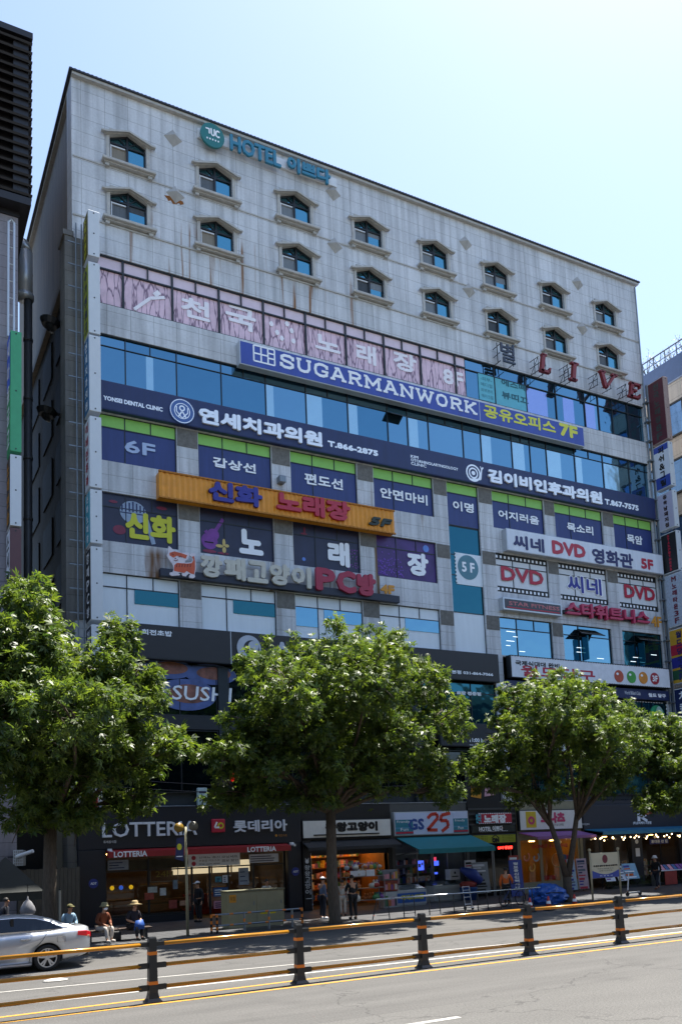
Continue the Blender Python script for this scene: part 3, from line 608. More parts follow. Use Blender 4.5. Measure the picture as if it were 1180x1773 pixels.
# office sign
bluep = mat('royal_blue_panel', '344aa0', .4, var=.18, scale=1, stretch=(2.5, 1, .5)); ry = mat('bright_yellow', 'd6d545', .45, var=.05)
x0, x1, z0, z1 = bx(414, 588, 1012, 774, -.45)
r = sign('long royal blue shared office sign with white slab letters under the pink windows', x0, x1, z0, z1, .45, bluep, silver)
m = MB(); gx0, gx1, gz0, gz1 = bx(438.5, 597, 475.5, 633, -.46)
for u in (0, .35, .68, 1): m.box(gx0+u*(gx1-gx0)-.04, gx0+u*(gx1-gx0)+.04, -.474, -.464, gz0, gz1)
for v, a, b in ((0, 0, 1), (1, 0, 1), (.5, 0, .68), (.38, .68, 1), (.7, .68, 1)): m.box(gx0+a*(gx1-gx0), gx0+b*(gx1-gx0), -.473, -.465, gz0+v*(gz1-gz0)-.04, gz0+v*(gz1-gz0)+.04)
m.obj('logo', letter_w, r)
def slab(m, word, x0, x1, z0, z1, y, w=.15):
    G = {'S': ([[(.95, .72), (.9, .9), (.7, 1), (.3, 1), (.08, .87), (.08, .66), (.28, .55), (.72, .46), (.92, .33), (.92, .13), (.7, 0), (.3, 0), (.1, .1), (.05, .28)]], [(.0, .0, .0, .34), (.97, .66, .97, 1)], 1),
         'U': ([[(.12, 1), (.12, .3), (.25, .06), (.5, 0), (.75, .06), (.88, .3), (.88, 1)]], [(-.04, 1, .32, 1), (.68, 1, 1.04, 1)], 1.1),
         'G': ([[(.95, .72), (.88, .92), (.65, 1), (.4, 1), (.14, .85), (.08, .5), (.14, .15), (.4, 0), (.65, 0), (.92, .12), (.92, .42)]], [(.55, .42, 1.05, .42), (.97, .66, .97, 1)], 1.1),
         'A': ([[(.1, 0), (.46, 1), (.54, 1), (.9, 0)], [(.25, .33), (.75, .33)]], [(-.06, 0, .28, 0), (.72, 0, 1.06, 0), (.26, 1, .5, 1)], 1.2),
         'R': ([[(.15, 0), (.15, 1), (.65, 1), (.88, .88), (.88, .66), (.65, .5), (.15, .5)], [(.55, .5), (.85, 0)]], [(-.02, 0, .36, 0), (.72, 0, 1.06, 0), (-.02, 1, .2, 1)], 1.1),
         'M': ([[(.12, 0), (.12, 1), (.5, .3), (.88, 1), (.88, 0)]], [(-.04, 0, .3, 0), (.7, 0, 1.04, 0), (-.04, 1, .16, 1), (.84, 1, 1.04, 1)], 1.4),
         'N': ([[(.13, 0), (.13, 1), (.87, 0), (.87, 1)]], [(-.04, 0, .32, 0), (-.04, 1, .18, 1), (.68, 1, 1.04, 1)], 1.2),
         'W': ([[(.06, 1), (.26, 0), (.5, .8), (.74, 0), (.94, 1)]], [(-.06, 1, .2, 1), (.8, 1, 1.06, 1), (.4, 1, .6, 1)], 1.55),
         'O': ([[(.5, 1), (.8, .9), (.92, .5), (.8, .1), (.5, 0), (.2, .1), (.08, .5), (.2, .9), (.5, 1)]], [], 1.1),
         'K': ([[(.15, 0), (.15, 1)], [(.88, 1), (.2, .42)], [(.38, .56), (.9, 0)]], [(-.02, 0, .34, 0), (.7, 0, 1.06, 0), (-.02, 1, .34, 1), (.68, 1, 1.02, 1)], 1.15)}
    tot = sum(G[c][2] for c in word)+.28*(len(word)-1); u = (x1-x0)/tot; x = x0; H = z1-z0; k = 0
    for c in word:
        ps, se, wd = G[c]; wd *= u
        for p in ps:
            for a, b in zip(p[:-1], p[1:]):
                k += 1; A = Vector((x+a[0]*wd, z0+w/2+a[1]*(H-w))); B = Vector((x+b[0]*wd, z0+w/2+b[1]*(H-w))); d = (B-A).normalized()*w*.25
                m.stroke([tuple(A-d), tuple(B+d)], w, y-.004-.0009*(k % 11), y+.004)
        for a in se:
            k += 1; A = Vector((x+a[0]*wd, z0+w/2+a[1]*(H-w))); B = Vector((x+a[2]*wd, z0+w/2+a[3]*(H-w))); m.stroke([tuple(A), tuple(B)], w*.8, y-.015-.0009*(k % 7), y+.003)
        x += wd+.28*u
tx0, _, _, tz1 = bx(485.4, 611, 500, 660, -.47); _, tx1, tz0, _ = bx(700, 600, 824.5, 719, -.47)
m = MB(); slab(m, 'SUGARMANWORK', tx0, tx1, tz0, tz1, -.47); m.obj('lettering', letter_w, r)
m = MB(); m.text('공유오피스', bx(836, 698.6, 962, 752, -.47), -.466, .035); m.text('7F', bx(967, 731, 1000.5, 761.4, -.47), -.466, .06); m.obj('lettering', ry, r)
m = MB(); xx, _ = at(830.5, 720, -.47); m.box(xx-.015, xx+.015, -.47, -.463, z0+.06, z1-.06); m.obj('joint', silver, r)
# clinic sign band
bluew = mat('letter_clinic', 'eef2f8', .35, .2, var=.04)
r = sign('navy clinic sign band along the whole front with raised white letters', 4.11, 40.02, 23.58, 25.0, .28, navy2, navy2)
m = MB(); y = -.294
m.text('YONSEI DENTAL CLINIC', bx(179, 684, 281.6, 713, -.3), y, .014); m.text('연세치과의원', bx(343.5, 703.6, 558.3, 774.7, -.38), y, .05, .1)
m.text('T.866-2875', bx(566.8, 762, 654.5, 790.4, -.3), y, .03)
a, b, c, d = bx(710.3, 787, 793, 822, -.3); h = (d-c)/3.5
for k, t in enumerate(('KIM', 'OTORHINOLARYNGOLOGY', 'CLINIC')): m.text(t, (a, a+(b-a)*len(t)/19, d-h*(1.17*k+1), d-h*1.17*k), y, .008)
m.text('김이비인후과의원', bx(843.7, 810.5, 1042.7, 874, -.38), y, .05, .1); m.text('T.867-7575', bx(1046, 863, 1105.4, 885, -.3), y, .03); m.obj('lettering', bluew, r)
m = MB(); m.use(mat('emblem_blue', '3f5f9c', .4)); x, z = at(315, 712, -.34); m.disc(x, z, .62, .62, -.36, -.28, 32); m.use(bluew); m.ring(x, z, .56, .6, -.362); m.ring(x, z, .36, .4, -.364); m.stroke([(x-.18, z-.3), (x, z), (x+.18, z-.3)], .07, -.37, -.361); m.ring(x, z+.14, .08, .15, -.366)
m.stroke([(x-.28, z+.2), (x-.28, z-.05), (x, z-.36), (x+.28, z-.05), (x+.28, z+.2)], .05, -.368, -.361); m.obj('emblem', bluew, r)
m = MB(); x, z = at(819, 819, -.3); m.use(bluew); m.ring(x, z, .42, .52, -.3); m.ring(x, z, .24, .33, -.301); m.disc(x, z, .13, .13, -.3, -.29); m.stroke([(x-.3, z-.42), (x+.5, z-.3), (x+.6, z+.3), (x+.72, z+.46)], .09, -.303, -.293); m.stroke([(x+.62, z+.3), (x+.52, z+.5)], .05, -.304, -.293); m.obj('logo', bluew, r)
# orange corrugated karaoke sign
x0, x1, z0, z1 = bx(275, 816, 683, 924, -.5)
r = thing('wall_sign', 'orange corrugated metal sign with blue and red raised words between floors', 'sign', ((x0+x1)/2, 0, z0))
orange = mat('orange_metal', 'dd8f1e', .45, .1, var=.16, scale=2.5); m = MB(); n = 96
top, bot = [], []
for k in range(n+1):
    x = x0+(x1-x0)*k/n; yy = -.5-(.05 if k % 2 else 0); top.append((x, yy, z1)); bot.append((x, yy, z0))
for k in range(n): m.quad(bot[k], bot[k+1], top[k+1], top[k])
m.box(x0, x1, -.49, -.01, z0, z1); m.obj('corrugated_panel', orange, r)
m = MB(); m.box(x0-.03, x1+.03, -.58, -.48, z1-.02, z1+.06); m.box(x0-.03, x1+.03, -.58, -.48, z0-.06, z0+.02)
for k in range(60): x = x0+(x1-x0)*k/60; m.box(x, x+.08, -.6, -.58, z1+.0, z1+.05); m.box(x, x+.08, -.6, -.58, z0-.05, z0)
m.obj('edge_trim', mat('orange_dark', 'b3731a', .5, .2, var=.2), r)
dkb = mat('letter_royal', '2c2d8c', .45, var=.1); dkr = mat('letter_crimson', 'b3263f', .45, var=.12)
m = MB(); m.text('신화', bx(360.7, 830, 454.6, 880, -.65), -.52, .065, .16); m.obj('lettering', dkb, r)
m = MB(); m.text('노래장', bx(478, 848.5, 606.8, 904.4, -.65), -.52, .065, .16); m.obj('lettering', dkr, r)
m = MB(); m.text('5F', bx(637, 893, 673, 914, -.6), -.54, .04, .08, shear=.5); m.obj('lettering', mat('letter_bottle', '1c2c24', .5), r)
# internet cafe sign
beige = mat('letter_beige', 'c4c0b2', .5, var=.12, scale=5); crimson = mat('letter_crimson_dark', 'a02642', .45, var=.1); amber = mat('letter_amber', 'c98a23', .5)
r = thing('wall_sign', 'dark bar sign with beige and crimson rounded letters under the karaoke windows', 'sign', (13.3, 0, 15.95))
m = MB(); m.rbox(6.8, 19.85, -.3, -.01, 15.96, 16.34, .02); m.obj('bar', mat('bar_navy', '232838', .5, var=.1), r)
word = '깡패고양이'; bb = bx(346, 960, 541, 1013, -.4); wd = (bb[1]-bb[0])/5
m = MB()
zl = [at(346, 962, -.4)[1], at(541, 990, -.4)[1]]
for k, ch in enumerate(word): m.text(ch, (bb[0]+k*wd+.02, bb[0]+(k+1)*wd-.06, 16.12, 17.22), -.3, .065, .12)
m.obj('lettering', beige, r)
m = MB()
bb = bx(545, 984, 652, 1029, -.4); wd = (bb[1]-bb[0])/3
for k, ch in enumerate('PC방'): m.text(ch, (bb[0]+k*wd+.02, bb[0]+(k+1)*wd-.04, 16.08+(.03 if k < 2 else 0), 17.3), -.3, .085, .14)
m.obj('lettering', crimson, r)
m = MB(); m.text('4F', bx(658, 1011, 683, 1030, -.35), -.31, .04, .06); m.obj('lettering', amber, r)
r = thing('emblem_sign', 'orange and white striped cat cut-out emblem left of the beige letters', 'sign', (7.9, 0, 16.0))
def cp(px, py): return at(280+px/5.9, 930+py/5.9, -.3)
cat_out = [(58,130),(68,95),(85,105),(125,150),(160,155),(200,165),(270,160),(278,185),(258,232),(240,240),(235,265),(200,275),(255,265),(295,262),(310,240),(300,205),(278,190),(300,165),(335,168),(345,185),(325,200),(345,260),(345,330),(332,385),(338,410),(318,425),(278,420),(272,400),(290,385),(275,375),(255,390),(245,405),(212,402),(198,380),(205,368),(160,370),(185,385),(175,395),(100,400),(75,385),(80,365),(108,362),(118,330),(110,290),(90,260),(65,225),(48,190),(62,165)]
catw = mat('cat_white', 'd8cfd4', .5); cato = mat('cat_orange', 'c6542f', .5, var=.2, scale=4); catd = mat('cat_stripe', '7c2f22', .5)
m = MB(); m.prism([cp(*p) for p in cat_out][::-1], -.36, -.28); m.obj('outline_panel', catw, r)
m = MB(); m.prism([cp(*p) for p in [(125,290),(150,268),(250,275),(300,270),(320,240),(305,205),(325,198),(335,250),(335,330),(325,385),(290,375),(250,350),(225,370),(120,350)]][::-1], -.372, -.361)
m.prism([cp(*p) for p in [(125,150),(200,170),(255,190),(240,225),(195,205),(150,195),(115,215),(75,190),(75,165)]][::-1], -.372, -.361); m.obj('coat', cato, r)
m = MB()
for k in range(6): m.stroke([cp(150+k*28, 280), cp(145+k*28, 312)], .045, -.379, -.373)
m.stroke([cp(95, 175), cp(118, 185), cp(112, 190)], .035, -.379, -.373); m.stroke([cp(170, 208), cp(190, 200), cp(200, 212)], .035, -.379, -.373); m.disc(*cp(135, 222), .04, .03, -.379, -.37, 8); m.stroke([cp(120, 240), cp(138, 248), cp(160, 236)], .03, -.379, -.362)
m.obj('markings', catd, r)
# DVD cinema sign
panelw = mat('sign_face_white', 'd6dce6', .45, var=.14, scale=1, stretch=(3, 3, .4))
x0, x1, z0, z1 = 27.3, 40.15, 19.82, 21.15
r = sign('white lightbox sign with navy and red outlined words above the film strip windows', x0, x1, z0, z1, .42, panelw, silver)
navyl = mat('letter_navy', '23265c', .45)
m = MB(); m.text('씨네', bx(886.7, 924.7, 942.3, 957.8, -.43), -.44, .05); m.text('영화관', bx(1023, 947.7, 1096.5, 986, -.43), -.44, .05); m.obj('lettering', navyl, r)
m = MB(); m.text('DVD', bx(953.8, 934.8, 1014, 968, -.43), -.44, .07); m.text('5F', bx(1108, 966, 1131, 988, -.43), -.44, .05); m.obj('lettering', dkr, r)
# fitness signs
x0, x1, z0, z1 = bx(870, 1033, 973, 1067, -.4)
r = sign('rounded dark gym sign with pale rim and outlined pink English words', x0, x1, z0, z1, .4, mat('gym_panel', '43434b', .45, var=.1), silver, t=.1)
m = MB(); pinkl = mat('letter_salmon', 'bd6f72', .5); m.text('STAR FITNESS', bx(880, 1040.5, 968, 1058, -.41), -.414, .012); m.obj('lettering', pinkl, r)
m = MB(); m.box(x0+.25, x1-.2, -.42, -.413, z0+.13, z0+.19); m.obj('underline', redl, r)
r = thing('wall_sign', 'crimson raised Korean letters ending in small yellow ones beside the gym sign', 'sign', (35.4, 0, 16.3))
m = MB(); bb = bx(981, 1047, 1126, 1082, -.35); m.text('스타휘트니스', (bb[0], bb[1], 16.38, 17.28), -.1, .035, .22); m.obj('lettering', mat('letter_rose', 'b8355a', .45, var=.12), r)
m = MB(); m.box(bb[0]-.1, bb[1]+.1, -.1, -.02, 16.5, 16.75); m.obj('raceway', dark, r)
m = MB(); m.text('4F', (38.75, 39.65, 16.3, 17.0), -.26, .02, .06); m.obj('lettering', amber, r)
# 3F signs
r = sign('long charcoal sushi restaurant sign with small white words and crescent logo', 4.0, 26.25, 11.98, 13.6, .3, mat('charcoal_panel', '2b2a2c', .5, var=.12), dark)
m = MB(); m.text('무한리필 회전초밥', bx(186, 1084, 297.8, 1103, -.3), -.315, .012); m.text('본점 031-864-7066', bx(781, 1160, 853, 1171.5, -.3), -.315, .012); m.obj('lettering', letter_w, r)
m = MB(); x, z = at(431, 1122, -.35); m.use(mat('logo_grey', 'b6bcc8', .4)); m.disc(x, z, .62, .62, -.36, -.3); m.use(clad); m.disc(x+.12, z-.02, .4, .4, -.37, -.361); m.use(mat('logo_grey', 'b6bcc8')); m.disc(x+.22, z+.08, .27, .27, -.38, -.371); m.text('스시', (x+1.2, x+3.4, z-.5, z+.5), -.315, .06); m.obj('logo', white, r)
m = MB(); m.box(10.15, 10.19, -.318, -.31, 12.0, 13.58); m.obj('joint', silver, r)
r = sign('white billiard hall sign with coloured balls and a dotted lamp border', 27.0, 39.85, 12.3, 13.62, .42, mat('billiard_panel', 'dde1e8', .45, var=.12), dark)
m = MB(); m.text('국제식대대 완비', bx(891, 1143, 968, 1158, -.43), -.435, .015); m.obj('lettering', black, r)
m = MB(); m.text('월드당구', (27.7, 33.4, 12.4, 13.08), -.435, .022); m.obj('lettering', redl, r)
for k, (px, c) in enumerate(((1071, 'b5482a'), (1092.7, '3e9a3c'), (1113, 'd58a2e'), (1133, 'a52733'))):
    x, z = at(px, 1171+k*1.4, -.45); m = MB(); m.disc(x, z, .38, .38, -.46, -.433, 24); o = m.obj('ball_print', mat('ball_'+c, c, .35, var=.3, scale=3), r)
    if k < 3: mm = MB(); mm.disc(x-.12, z+.14, .1, .08, -.468, -.461, 10); mm.obj('highlight', letter_w, o)
    else: mm = MB(); mm.text('3F', (x-.24, x+.24, z-.2, z+.2), -.462, .02); mm.obj('lettering', letter_w, o)
m = MB()
for k in range(64): x = 27.1+k*.2; m.box(x, x+.1, -.45, -.434, 13.55, 13.6); m.box(x, x+.1, -.45, -.434, 12.32, 12.36) if k > 30 else None
m.obj('dotted_border', black, r)
r = sign('narrow navy strip sign below the white billiard sign', 26.8, 39.9, 11.55, 12.2, .2, navy2, navy2)
m = MB(); m.text('월드 당구', bx(1121, 1200, 1152, 1209, -.2), -.216, .02); m.text('WORLD', bx(858, 1183, 876, 1191, -.2), -.216, .01); m.text('World Billiard Club', bx(1080, 1196, 1108, 1204, -.2), -.216); m.obj('lettering', letter_w, r)
r = sign('dark pub sign with small white words half behind the middle tree', 22.0, 26.1, 8.3, 9.6, .25, clad, dark, name='wall_sign')
m = MB(); m.text('11:00 bar', bx(812, 1278, 843, 1286, -.25), -.266, .012); m.text('정통 생맥주 전문', bx(812, 1289, 838, 1292, -.25), -.266); m.text('포장 배달', bx(812, 1294, 830, 1297, -.25), -.266); m.obj('lettering', letter_w, r)
r = sign('white sign board showing through the leaves of the forked tree', 27.0, 39.5, 8.15, 8.95, .25, panelw, silver)
m = MB(); m.text('초밥 전문점', bx(790, 1196, 833, 1205, .05), .09, .02); m.obj('lettering', letter_w, HB)
m = MB(); x, z = at(828, 1361, .0); m.use(mat('beer_print', 'c98b2a', .4, var=.3)); m.prism([(x-.55, z-.6), (x+.1, z-.7), (x+.2, z+.5), (x-.45, z+.6)], -.03, .0); m.use(letter_w); m.disc(x-.12, z+.62, .4, .2, -.035, -.004, 12); m.use(mat('pink_print', 'c99aa5', .5, var=.3)); m.prism([(x+.35, z-.6), (x+1.1, z-.5), (x+1.0, z+.3), (x+.5, z+.4)], -.03, -.001); m.use(black); m.box(x-.9, x+1.4, -.001, .015, z-1.1, z+1.2); m.obj('poster', black, HB)
m = MB(); m.box(22.3, 23.4, -.04, -.0, 7.4, 8.0)
for k in range(7): m.box(22.32, 23.38, -.06, -.041, 7.43+k*.08, 7.46+k*.08)
m.obj('louvre', steel, HB)

# ------------------------------------------------------------------ projecting blade signs
def blade(label, x0, x1, y0, y1, z0, z1, face, edge, txt, tm, side=-1, group=None, bands=()):
    r = thing('blade_sign', label, 'sign', ((x0+x1)/2, y1, z0), group)
    m = MB(); m.rbox(x0, x1, y0, y1, z0, z1, .02); m.obj('casing', edge, r)
    m = MB(); m.use(face); xs = x0-.012 if side < 0 else x1+.012
    m.box(min(xs, x0+.01), xs+.02, y0+.06, y1-.05, z0+.06, z1-.06)
    for (f0, f1, mt) in bands: m.use(mt); m.box(xs-.004, xs+.01, y0+.06, y1-.05, z0+.06+(z1-z0-.12)*f0, z0+.06+(z1-z0-.12)*f1)
    m.obj('face_panel', face, r)
    if txt:                                                       # text runs on the face that looks along -X
        m = MB(); h = (z1-z0)*.92/len(txt); wd = (y1-y0)
        for i, ch in enumerate(txt):
            if ch == ' ': continue
            zc = z1-(z1-z0)*.04-(i+.5)*h; s = min(h*.8, wd*.74)
            m.text(ch, (-s*.5, s*.5, zc-min(h*.42, s*.5), zc+min(h*.42, s*.5)), 0, .02)
        yc = (y0+y1)/2; xq = xs-.006; m.xf(lambda p: Vector((xq+p.y, yc-p.x, p.z))); m.obj('lettering', tm, r)
    m = MB()
    for z in (z0+.3, z1-.3): m.box((x0+x1)/2-.03, (x0+x1)/2+.03, y1-.005, -.01, z-.03, z+.03)
    m.obj('bracket', steel, r)
    m = MB()
    for z in (z0+.12, (z0+z1)/2, z1-.12): m.disc((x0+x1)/2, z, .035, .035, y0-.012, y0+.005, 8)
    m.obj('bolt', dark, r)
    return r
edgew = mat('blade_edge_white', 'c9ced2', .4, var=.05)
ygr = mat('blade_yellowgreen', '8f9a2c', .5); bl = mat('blade_blue', '2d6c9c', .5); cyn = mat('blade_cyan', '4ba3b8', .5); blk = mat('blade_black', '1b1c20', .5)
LG = 'blade signs stacked up the left corner'
for lb, z0, z1, fm, tx, tm in (('top blade sign of the alley side stack with dark and yellow side', 30.3, 32.55, mat('blade_olive', '5f5a24', .5), '노래장8F', yel),
    ('yellow green blade sign of the alley side stack', 26.55, 30.0, ygr, '슈가맨워크', navyl), ('sky blue blade sign of the alley side stack beside the glass floor', 22.85, 26.45, bl, '연세치과의원', letter_w),
    ('white blade sign with red letters beside the 6F window', 19.3, 22.6, panelw, '이비인후과', redl), ('cyan and white blade sign beside the microphone film', 16.75, 19.2, cyn, '신화노래장', letter_w),
    ('black internet cafe blade sign of the alley side stack', 13.3, 16.6, blk, '깡패PC방', letter_w), ('lowest dark blade sign of the alley side stack just above the tree', 10.2, 13.1, blk, '회전초밥', panelw)):
    blade(lb, 3.4, 3.92, -1.3, -.3, z0, z1, fm, edgew, tx, tm, group=LG)
m = MB()
for z in np.arange(10.5, 32, 1.1): m.box(2.7, 3.4, -.34, -.3, z, z+.05)
m.tube([(3.05, -.36, 9.5), (3.05, -.36, 32.4)], .035, 6); m.tube([(3.3, -.36, 9.5), (3.3, -.36, 32.4)], .035, 6)
tag(m.obj('sign_rack', steel), 'thin steel rack behind the blade stack by the alley', 'rack')
RG = 'blade signs stacked up the right corner'
maroon = mat('blade_maroon', '5c2830', .5, var=.2); lil = mat('blade_lilac', 'b3b2c8', .5, var=.08); yb = mat('blade_amber', 'c79a2c', .5); studs = mat('studded_edge', 'a78f86', .5, var=.4, scale=25)
blade('maroon karaoke blade sign with dull letters topmost beside the beige neighbour', 40.3, 40.72, -1.55, -.25, 28.65, 32.95, maroon, studs, '천국노래장8F', mat('letter_dull_green', '3f4a44', .5), group=RG)
blade('white and blue grill pub blade sign under the maroon one', 40.3, 40.7, -1.5, -.25, 25.5, 28.5, panelw, edgew, '피쉬&그릴', black, group=RG, bands=((0, .27, bluep), (.86, 1, bluep)))
blade('pale pork restaurant blade sign with round red mark', 40.3, 40.7, -1.5, -.25, 22.75, 25.2, lil, edgew, 'ⓗ하남돼지집', mat('letter_brown', '3c2a2c', .5), group=RG)
blade('black gym blade sign in a white case beside the beige neighbour', 40.3, 40.72, -1.5, -.25, 19.85, 22.5, blk, edgew, 'STARFITNESS', redl, group=RG)
blade('pale dotted karaoke blade sign with a red M', 40.3, 40.75, -1.75, -.25, 16.3, 19.75, mat('blade_dotted', 'aab8c9', .5, var=.35, scale=9), edgew, 'M노래타운3F', mat('letter_dkred', '6c2338', .5), group=RG)
blade('amber billiard blade sign with round red and blue dots', 40.3, 40.72, -1.75, -.25, 12.6, 16.15, yb, edgew, '월드당구3F', navyl, group=RG, bands=((.52, .72, dkr), (.28, .48, dkb), (.06, .24, mat('blade_green', '24553a', .5))))
blade('navy and white blade sign lowest beside the beige neighbour', 40.3, 40.7, -1.6, -.25, 9.0, 12.3, navy2, edgew, '치킨호프', letter_w, group=RG)
m = MB()
for y in (-.12, -.22): m.tube([(40.28, y, 4), (40.28, y, 33)], .05, 6)
m.tube([(40.05, -.12, 1), (40.05, -.12, 40)], .05, 8)
for z in np.arange(6, 33, 1.35): m.box(39.95, 40.36, -.3, -.02, z, z+.09)
tag(m.obj('conduit_rack', steel), 'grey pipes and clamps running up the wall edge behind the amber and maroon blade signs', 'pipes')

# ------------------------------------------------------------------ neighbours
tile_l = stone('left_tile', '8f8a90', '858086', '5d5a60', .9, .55, .5)
r = thing('office_building', 'grey tiled neighbour building topped by a black louvre screen', 'building', (-8, 0, 0))
m = MB(); m.box(-22, .5, -.5, 14, .15, 31.7); m.obj('wall', tile_l, r)
m = MB(); m.box(-22, .55, -.56, 14, 31.7, 31.95); m.box(-22, .95, -1.2, 14, 31.95, 32.3)
m.box(.2, .85, -1.1, -1.0, 32.3, 39.9); m.box(-22, .3, -.9, -.85, 32.3, 39.9)
for k in range(17): z = 32.45+k*.47; m.add([(-22, -1.25, z), (1.0, -1.25, z), (1.0, -.9, z+.2), (-22, -.9, z+.2), (-22, -1.2, z-.08), (1.0, -1.2, z-.08), (1.0, -.86, z+.12), (-22, -.86, z+.12)], [(0, 1, 2, 3), (7, 6, 5, 4), (0, 4, 5, 1), (1, 5, 6, 2)]); m.box(.96, 1.02, -.9, 12, z, z+.2)
m.box(-22, 1.02, -1.22, 12, 40.2, 40.5); m.obj('louvre_screen', mat('louvre_black', '1c1a1e', .5, var=.1), r)
m = MB(); m.use(mat('louvre_back', '5d5860', .7)); m.box(-21.8, .6, -.6, 12, 32.3, 40.2); m.obj('plant_room', black, r)
m = MB()
for x in (.06, .3): m.tube([(x, -.75, 25.8), (x, -.75, 31.2)], .05, 6)
for k in range(7): m.tube([(.06, -.75, 26+k*.8), (.3, -.75, 26+k*.8)], .03, 6)
m.tube([(.06, -.75, 31.2), (.18, -.75, 31.35), (.3, -.75, 31.2)], .05, 6); m.obj('ladder_pipe', silver, r)
m = MB(); m.box(.505, .56, 1, 12, .5, 31); m.obj('side_render', mat('side_cream', 'a59b88', .8, var=.2), r)
grn = mat('blade_bright_green', '1f8a4c', .45); blu = mat('blade_bright_blue', '2f57c0', .45)
LG2 = 'blade signs on the louvred neighbour'
blade('tall blue and green blade sign on the louvred neighbour', .05, .5, -1.6, -.6, 20.2, 25.6, grn, mat('edge_green', '3d9a6a', .4), '새마을금고', letter_w, group=LG2, bands=((.55, 1, blu),))
blade('black and orange blade sign under the green one', .05, .5, -1.6, -.6, 16.95, 20.05, mat('blade_brown', '3a2a18', .5), edgew, '노래연습', amber, group=LG2)
blade('white blade sign with a dark red stripe on the louvred neighbour', .05, .5, -1.6, -.6, 13.4, 16.85, panelw, mat('edge_maroon', '5b3a3c', .5), '스시메이', black, group=LG2)
blade('narrow white blade sign lowest on the louvred neighbour', .05, .5, -1.6, -.6, 9.8, 13.2, panelw, edgew, '안경콘택', navyl, group=LG2)
r = thing('exhaust_duct', 'silver exhaust duct running down the gap between the two buildings', 'duct', (1.3, 3, 6))
m = MB(); m.tube([(1.3, 3, 30.4), (1.3, 3, 32.6)], .36, 14); m.tube([(1.3, 3, 32.6), (1.2, 3.1, 33.0), (1.0, 3.6, 33.2)], .36, 14); m.tube([(1.3, 3, 30.15), (1.3, 3, 30.4)], .42, 14); m.obj('upper_duct', silver, r, True)
m = MB(); m.tube([(1.45, 3, 5), (1.45, 3, 30.2)], .2, 10)
for z in range(7, 30, 3): m.tube([(1.45, 3, z), (1.45, 3, z+.15)], .23, 10)
m.obj('down_pipe', mat('duct_dark', '4a4c50', .5, .3), r, True)
for k, (z, y) in enumerate(((28.4, 1.6), (24.4, 2.6))):
    m = MB(); m.tube([(2.9, y, z), (2.2, y, z-.05)], .08, 8); m.tube([(2.25, y, z+.05), (2.2, y, z-.2)], [.5, .35], 14); m.tube([(2.2, y, z-.2), (2.1, y, z-.28)], [.35, .2], 14)
    tag(m.obj('exhaust_hood', mat('hood_black', '14161a', .5)), ('upper' if k == 0 else 'lower')+' black exhaust hood on the side wall in the gap', 'vent hood', 'exhaust hoods in the gap')
tile_r = stone('right_tile', 'c0b7ac', 'b6ada2', '77716a', 1.6, 1.0, .35)
r = thing('office_building', 'beige tiled neighbour with blue band windows and roof railing', 'building', (52, 5, 0))
m = MB(); m.use(tile_r); m.box(43.5, 64, -6, 16, .15, 34.3); m.use(mat('blue_band', '4c6389', .5, var=.1)); m.box(43.45, 64, -6.05, 16, 34.3, 35.9); m.use(mat('band_blue_pale', '8795ae', .5)); m.box(43.44, 64, -6.06, 16, 34.2, 34.3); m.obj('wall', tile_r, r)
for z in range(8):
    m = MB(); m.box(43.42, 43.5, -5.2, 8, 30.4-z*4.0, 32.6-z*4.0); wn = m.obj('band_window', glass('right_glass', '6c8fbf', .9, .05, .02, '55789f'), r); m = MB()
    for y in range(9): m.box(43.38, 43.42, -5.2+y*1.6, -5.12+y*1.6, 30.4-z*4.0, 32.6-z*4.0)
    m.box(43.36, 43.5, -5.3, 8.1, 32.6-z*4, 32.72-z*4); m.box(43.36, 43.5, -5.3, 8.1, 30.28-z*4, 30.4-z*4); m.obj('frame', dark, wn)
m = MB(); m.tube([(43.8, -6, 37.0), (43.8, 16, 37.0)], .05, 6); m.tube([(43.8, -6, 36.5), (43.8, 16, 36.5)], .03, 6)
for y in range(-6, 17): m.tube([(43.8, y, 35.9), (43.8, y, 37.0)], .04, 6)
m.obj('roof_railing', mat('rail_grey', '5f666e', .5, .3), r)
leafm_far = mat('roof_leaf', (.05, .08, .03), .6, srgb=False)
for k, (y, h) in enumerate(((3.1, 2.1), (1.9, 1.6), (.9, 1.5), (-.3, 1.7), (-1.3, 2.2), (-2.2, 1.9))):
    p = thing('roof_shrub', ('tall wispy shrub on the right roof nearest the hotel corner', 'short wispy shrub second from the hotel corner on the right roof', 'low sparse shrub third along the right roof railing', 'thin shrub fourth along the right roof railing', 'tallest feathery shrub near the photo edge on the right roof', 'feathery shrub at the photo edge on the right roof')[k], 'shrub', (44.3, y, 35.9), 'wispy shrubs on the right roof')
    m = MB(); 
    st_ = []
    for q in range(7): e = Vector((44.3+rnd.gauss(0, .45), y+rnd.gauss(0, .5), 35.9+h*rnd.uniform(.6, 1))); m.tube([(44.3, y, 35.9), ((44.3+e.x)/2+rnd.gauss(0, .08), (y+e.y)/2, 35.9+h*.45), e], [.03, .02, .008], 5); st_.append(e)
    m.obj('stem', mat('twig', '4a4136', .8), p)
    m = MB()
    for q in range(190):
        e = rnd.choice(st_); b = Vector((44.3, y, 35.9)).lerp(e, rnd.uniform(.45, 1.05))+Vector((rnd.gauss(0, .13), rnd.gauss(0, .13), rnd.gauss(0, .1))); u = Vector((rnd.gauss(0, 1), rnd.gauss(0, 1), rnd.gauss(0, 1))).normalized()*.07; v = u.orthogonal().normalized()*.035
        m.quad(b-u, b+v, b+u, b-v)
    m.obj('foliage', leafm_far, p)
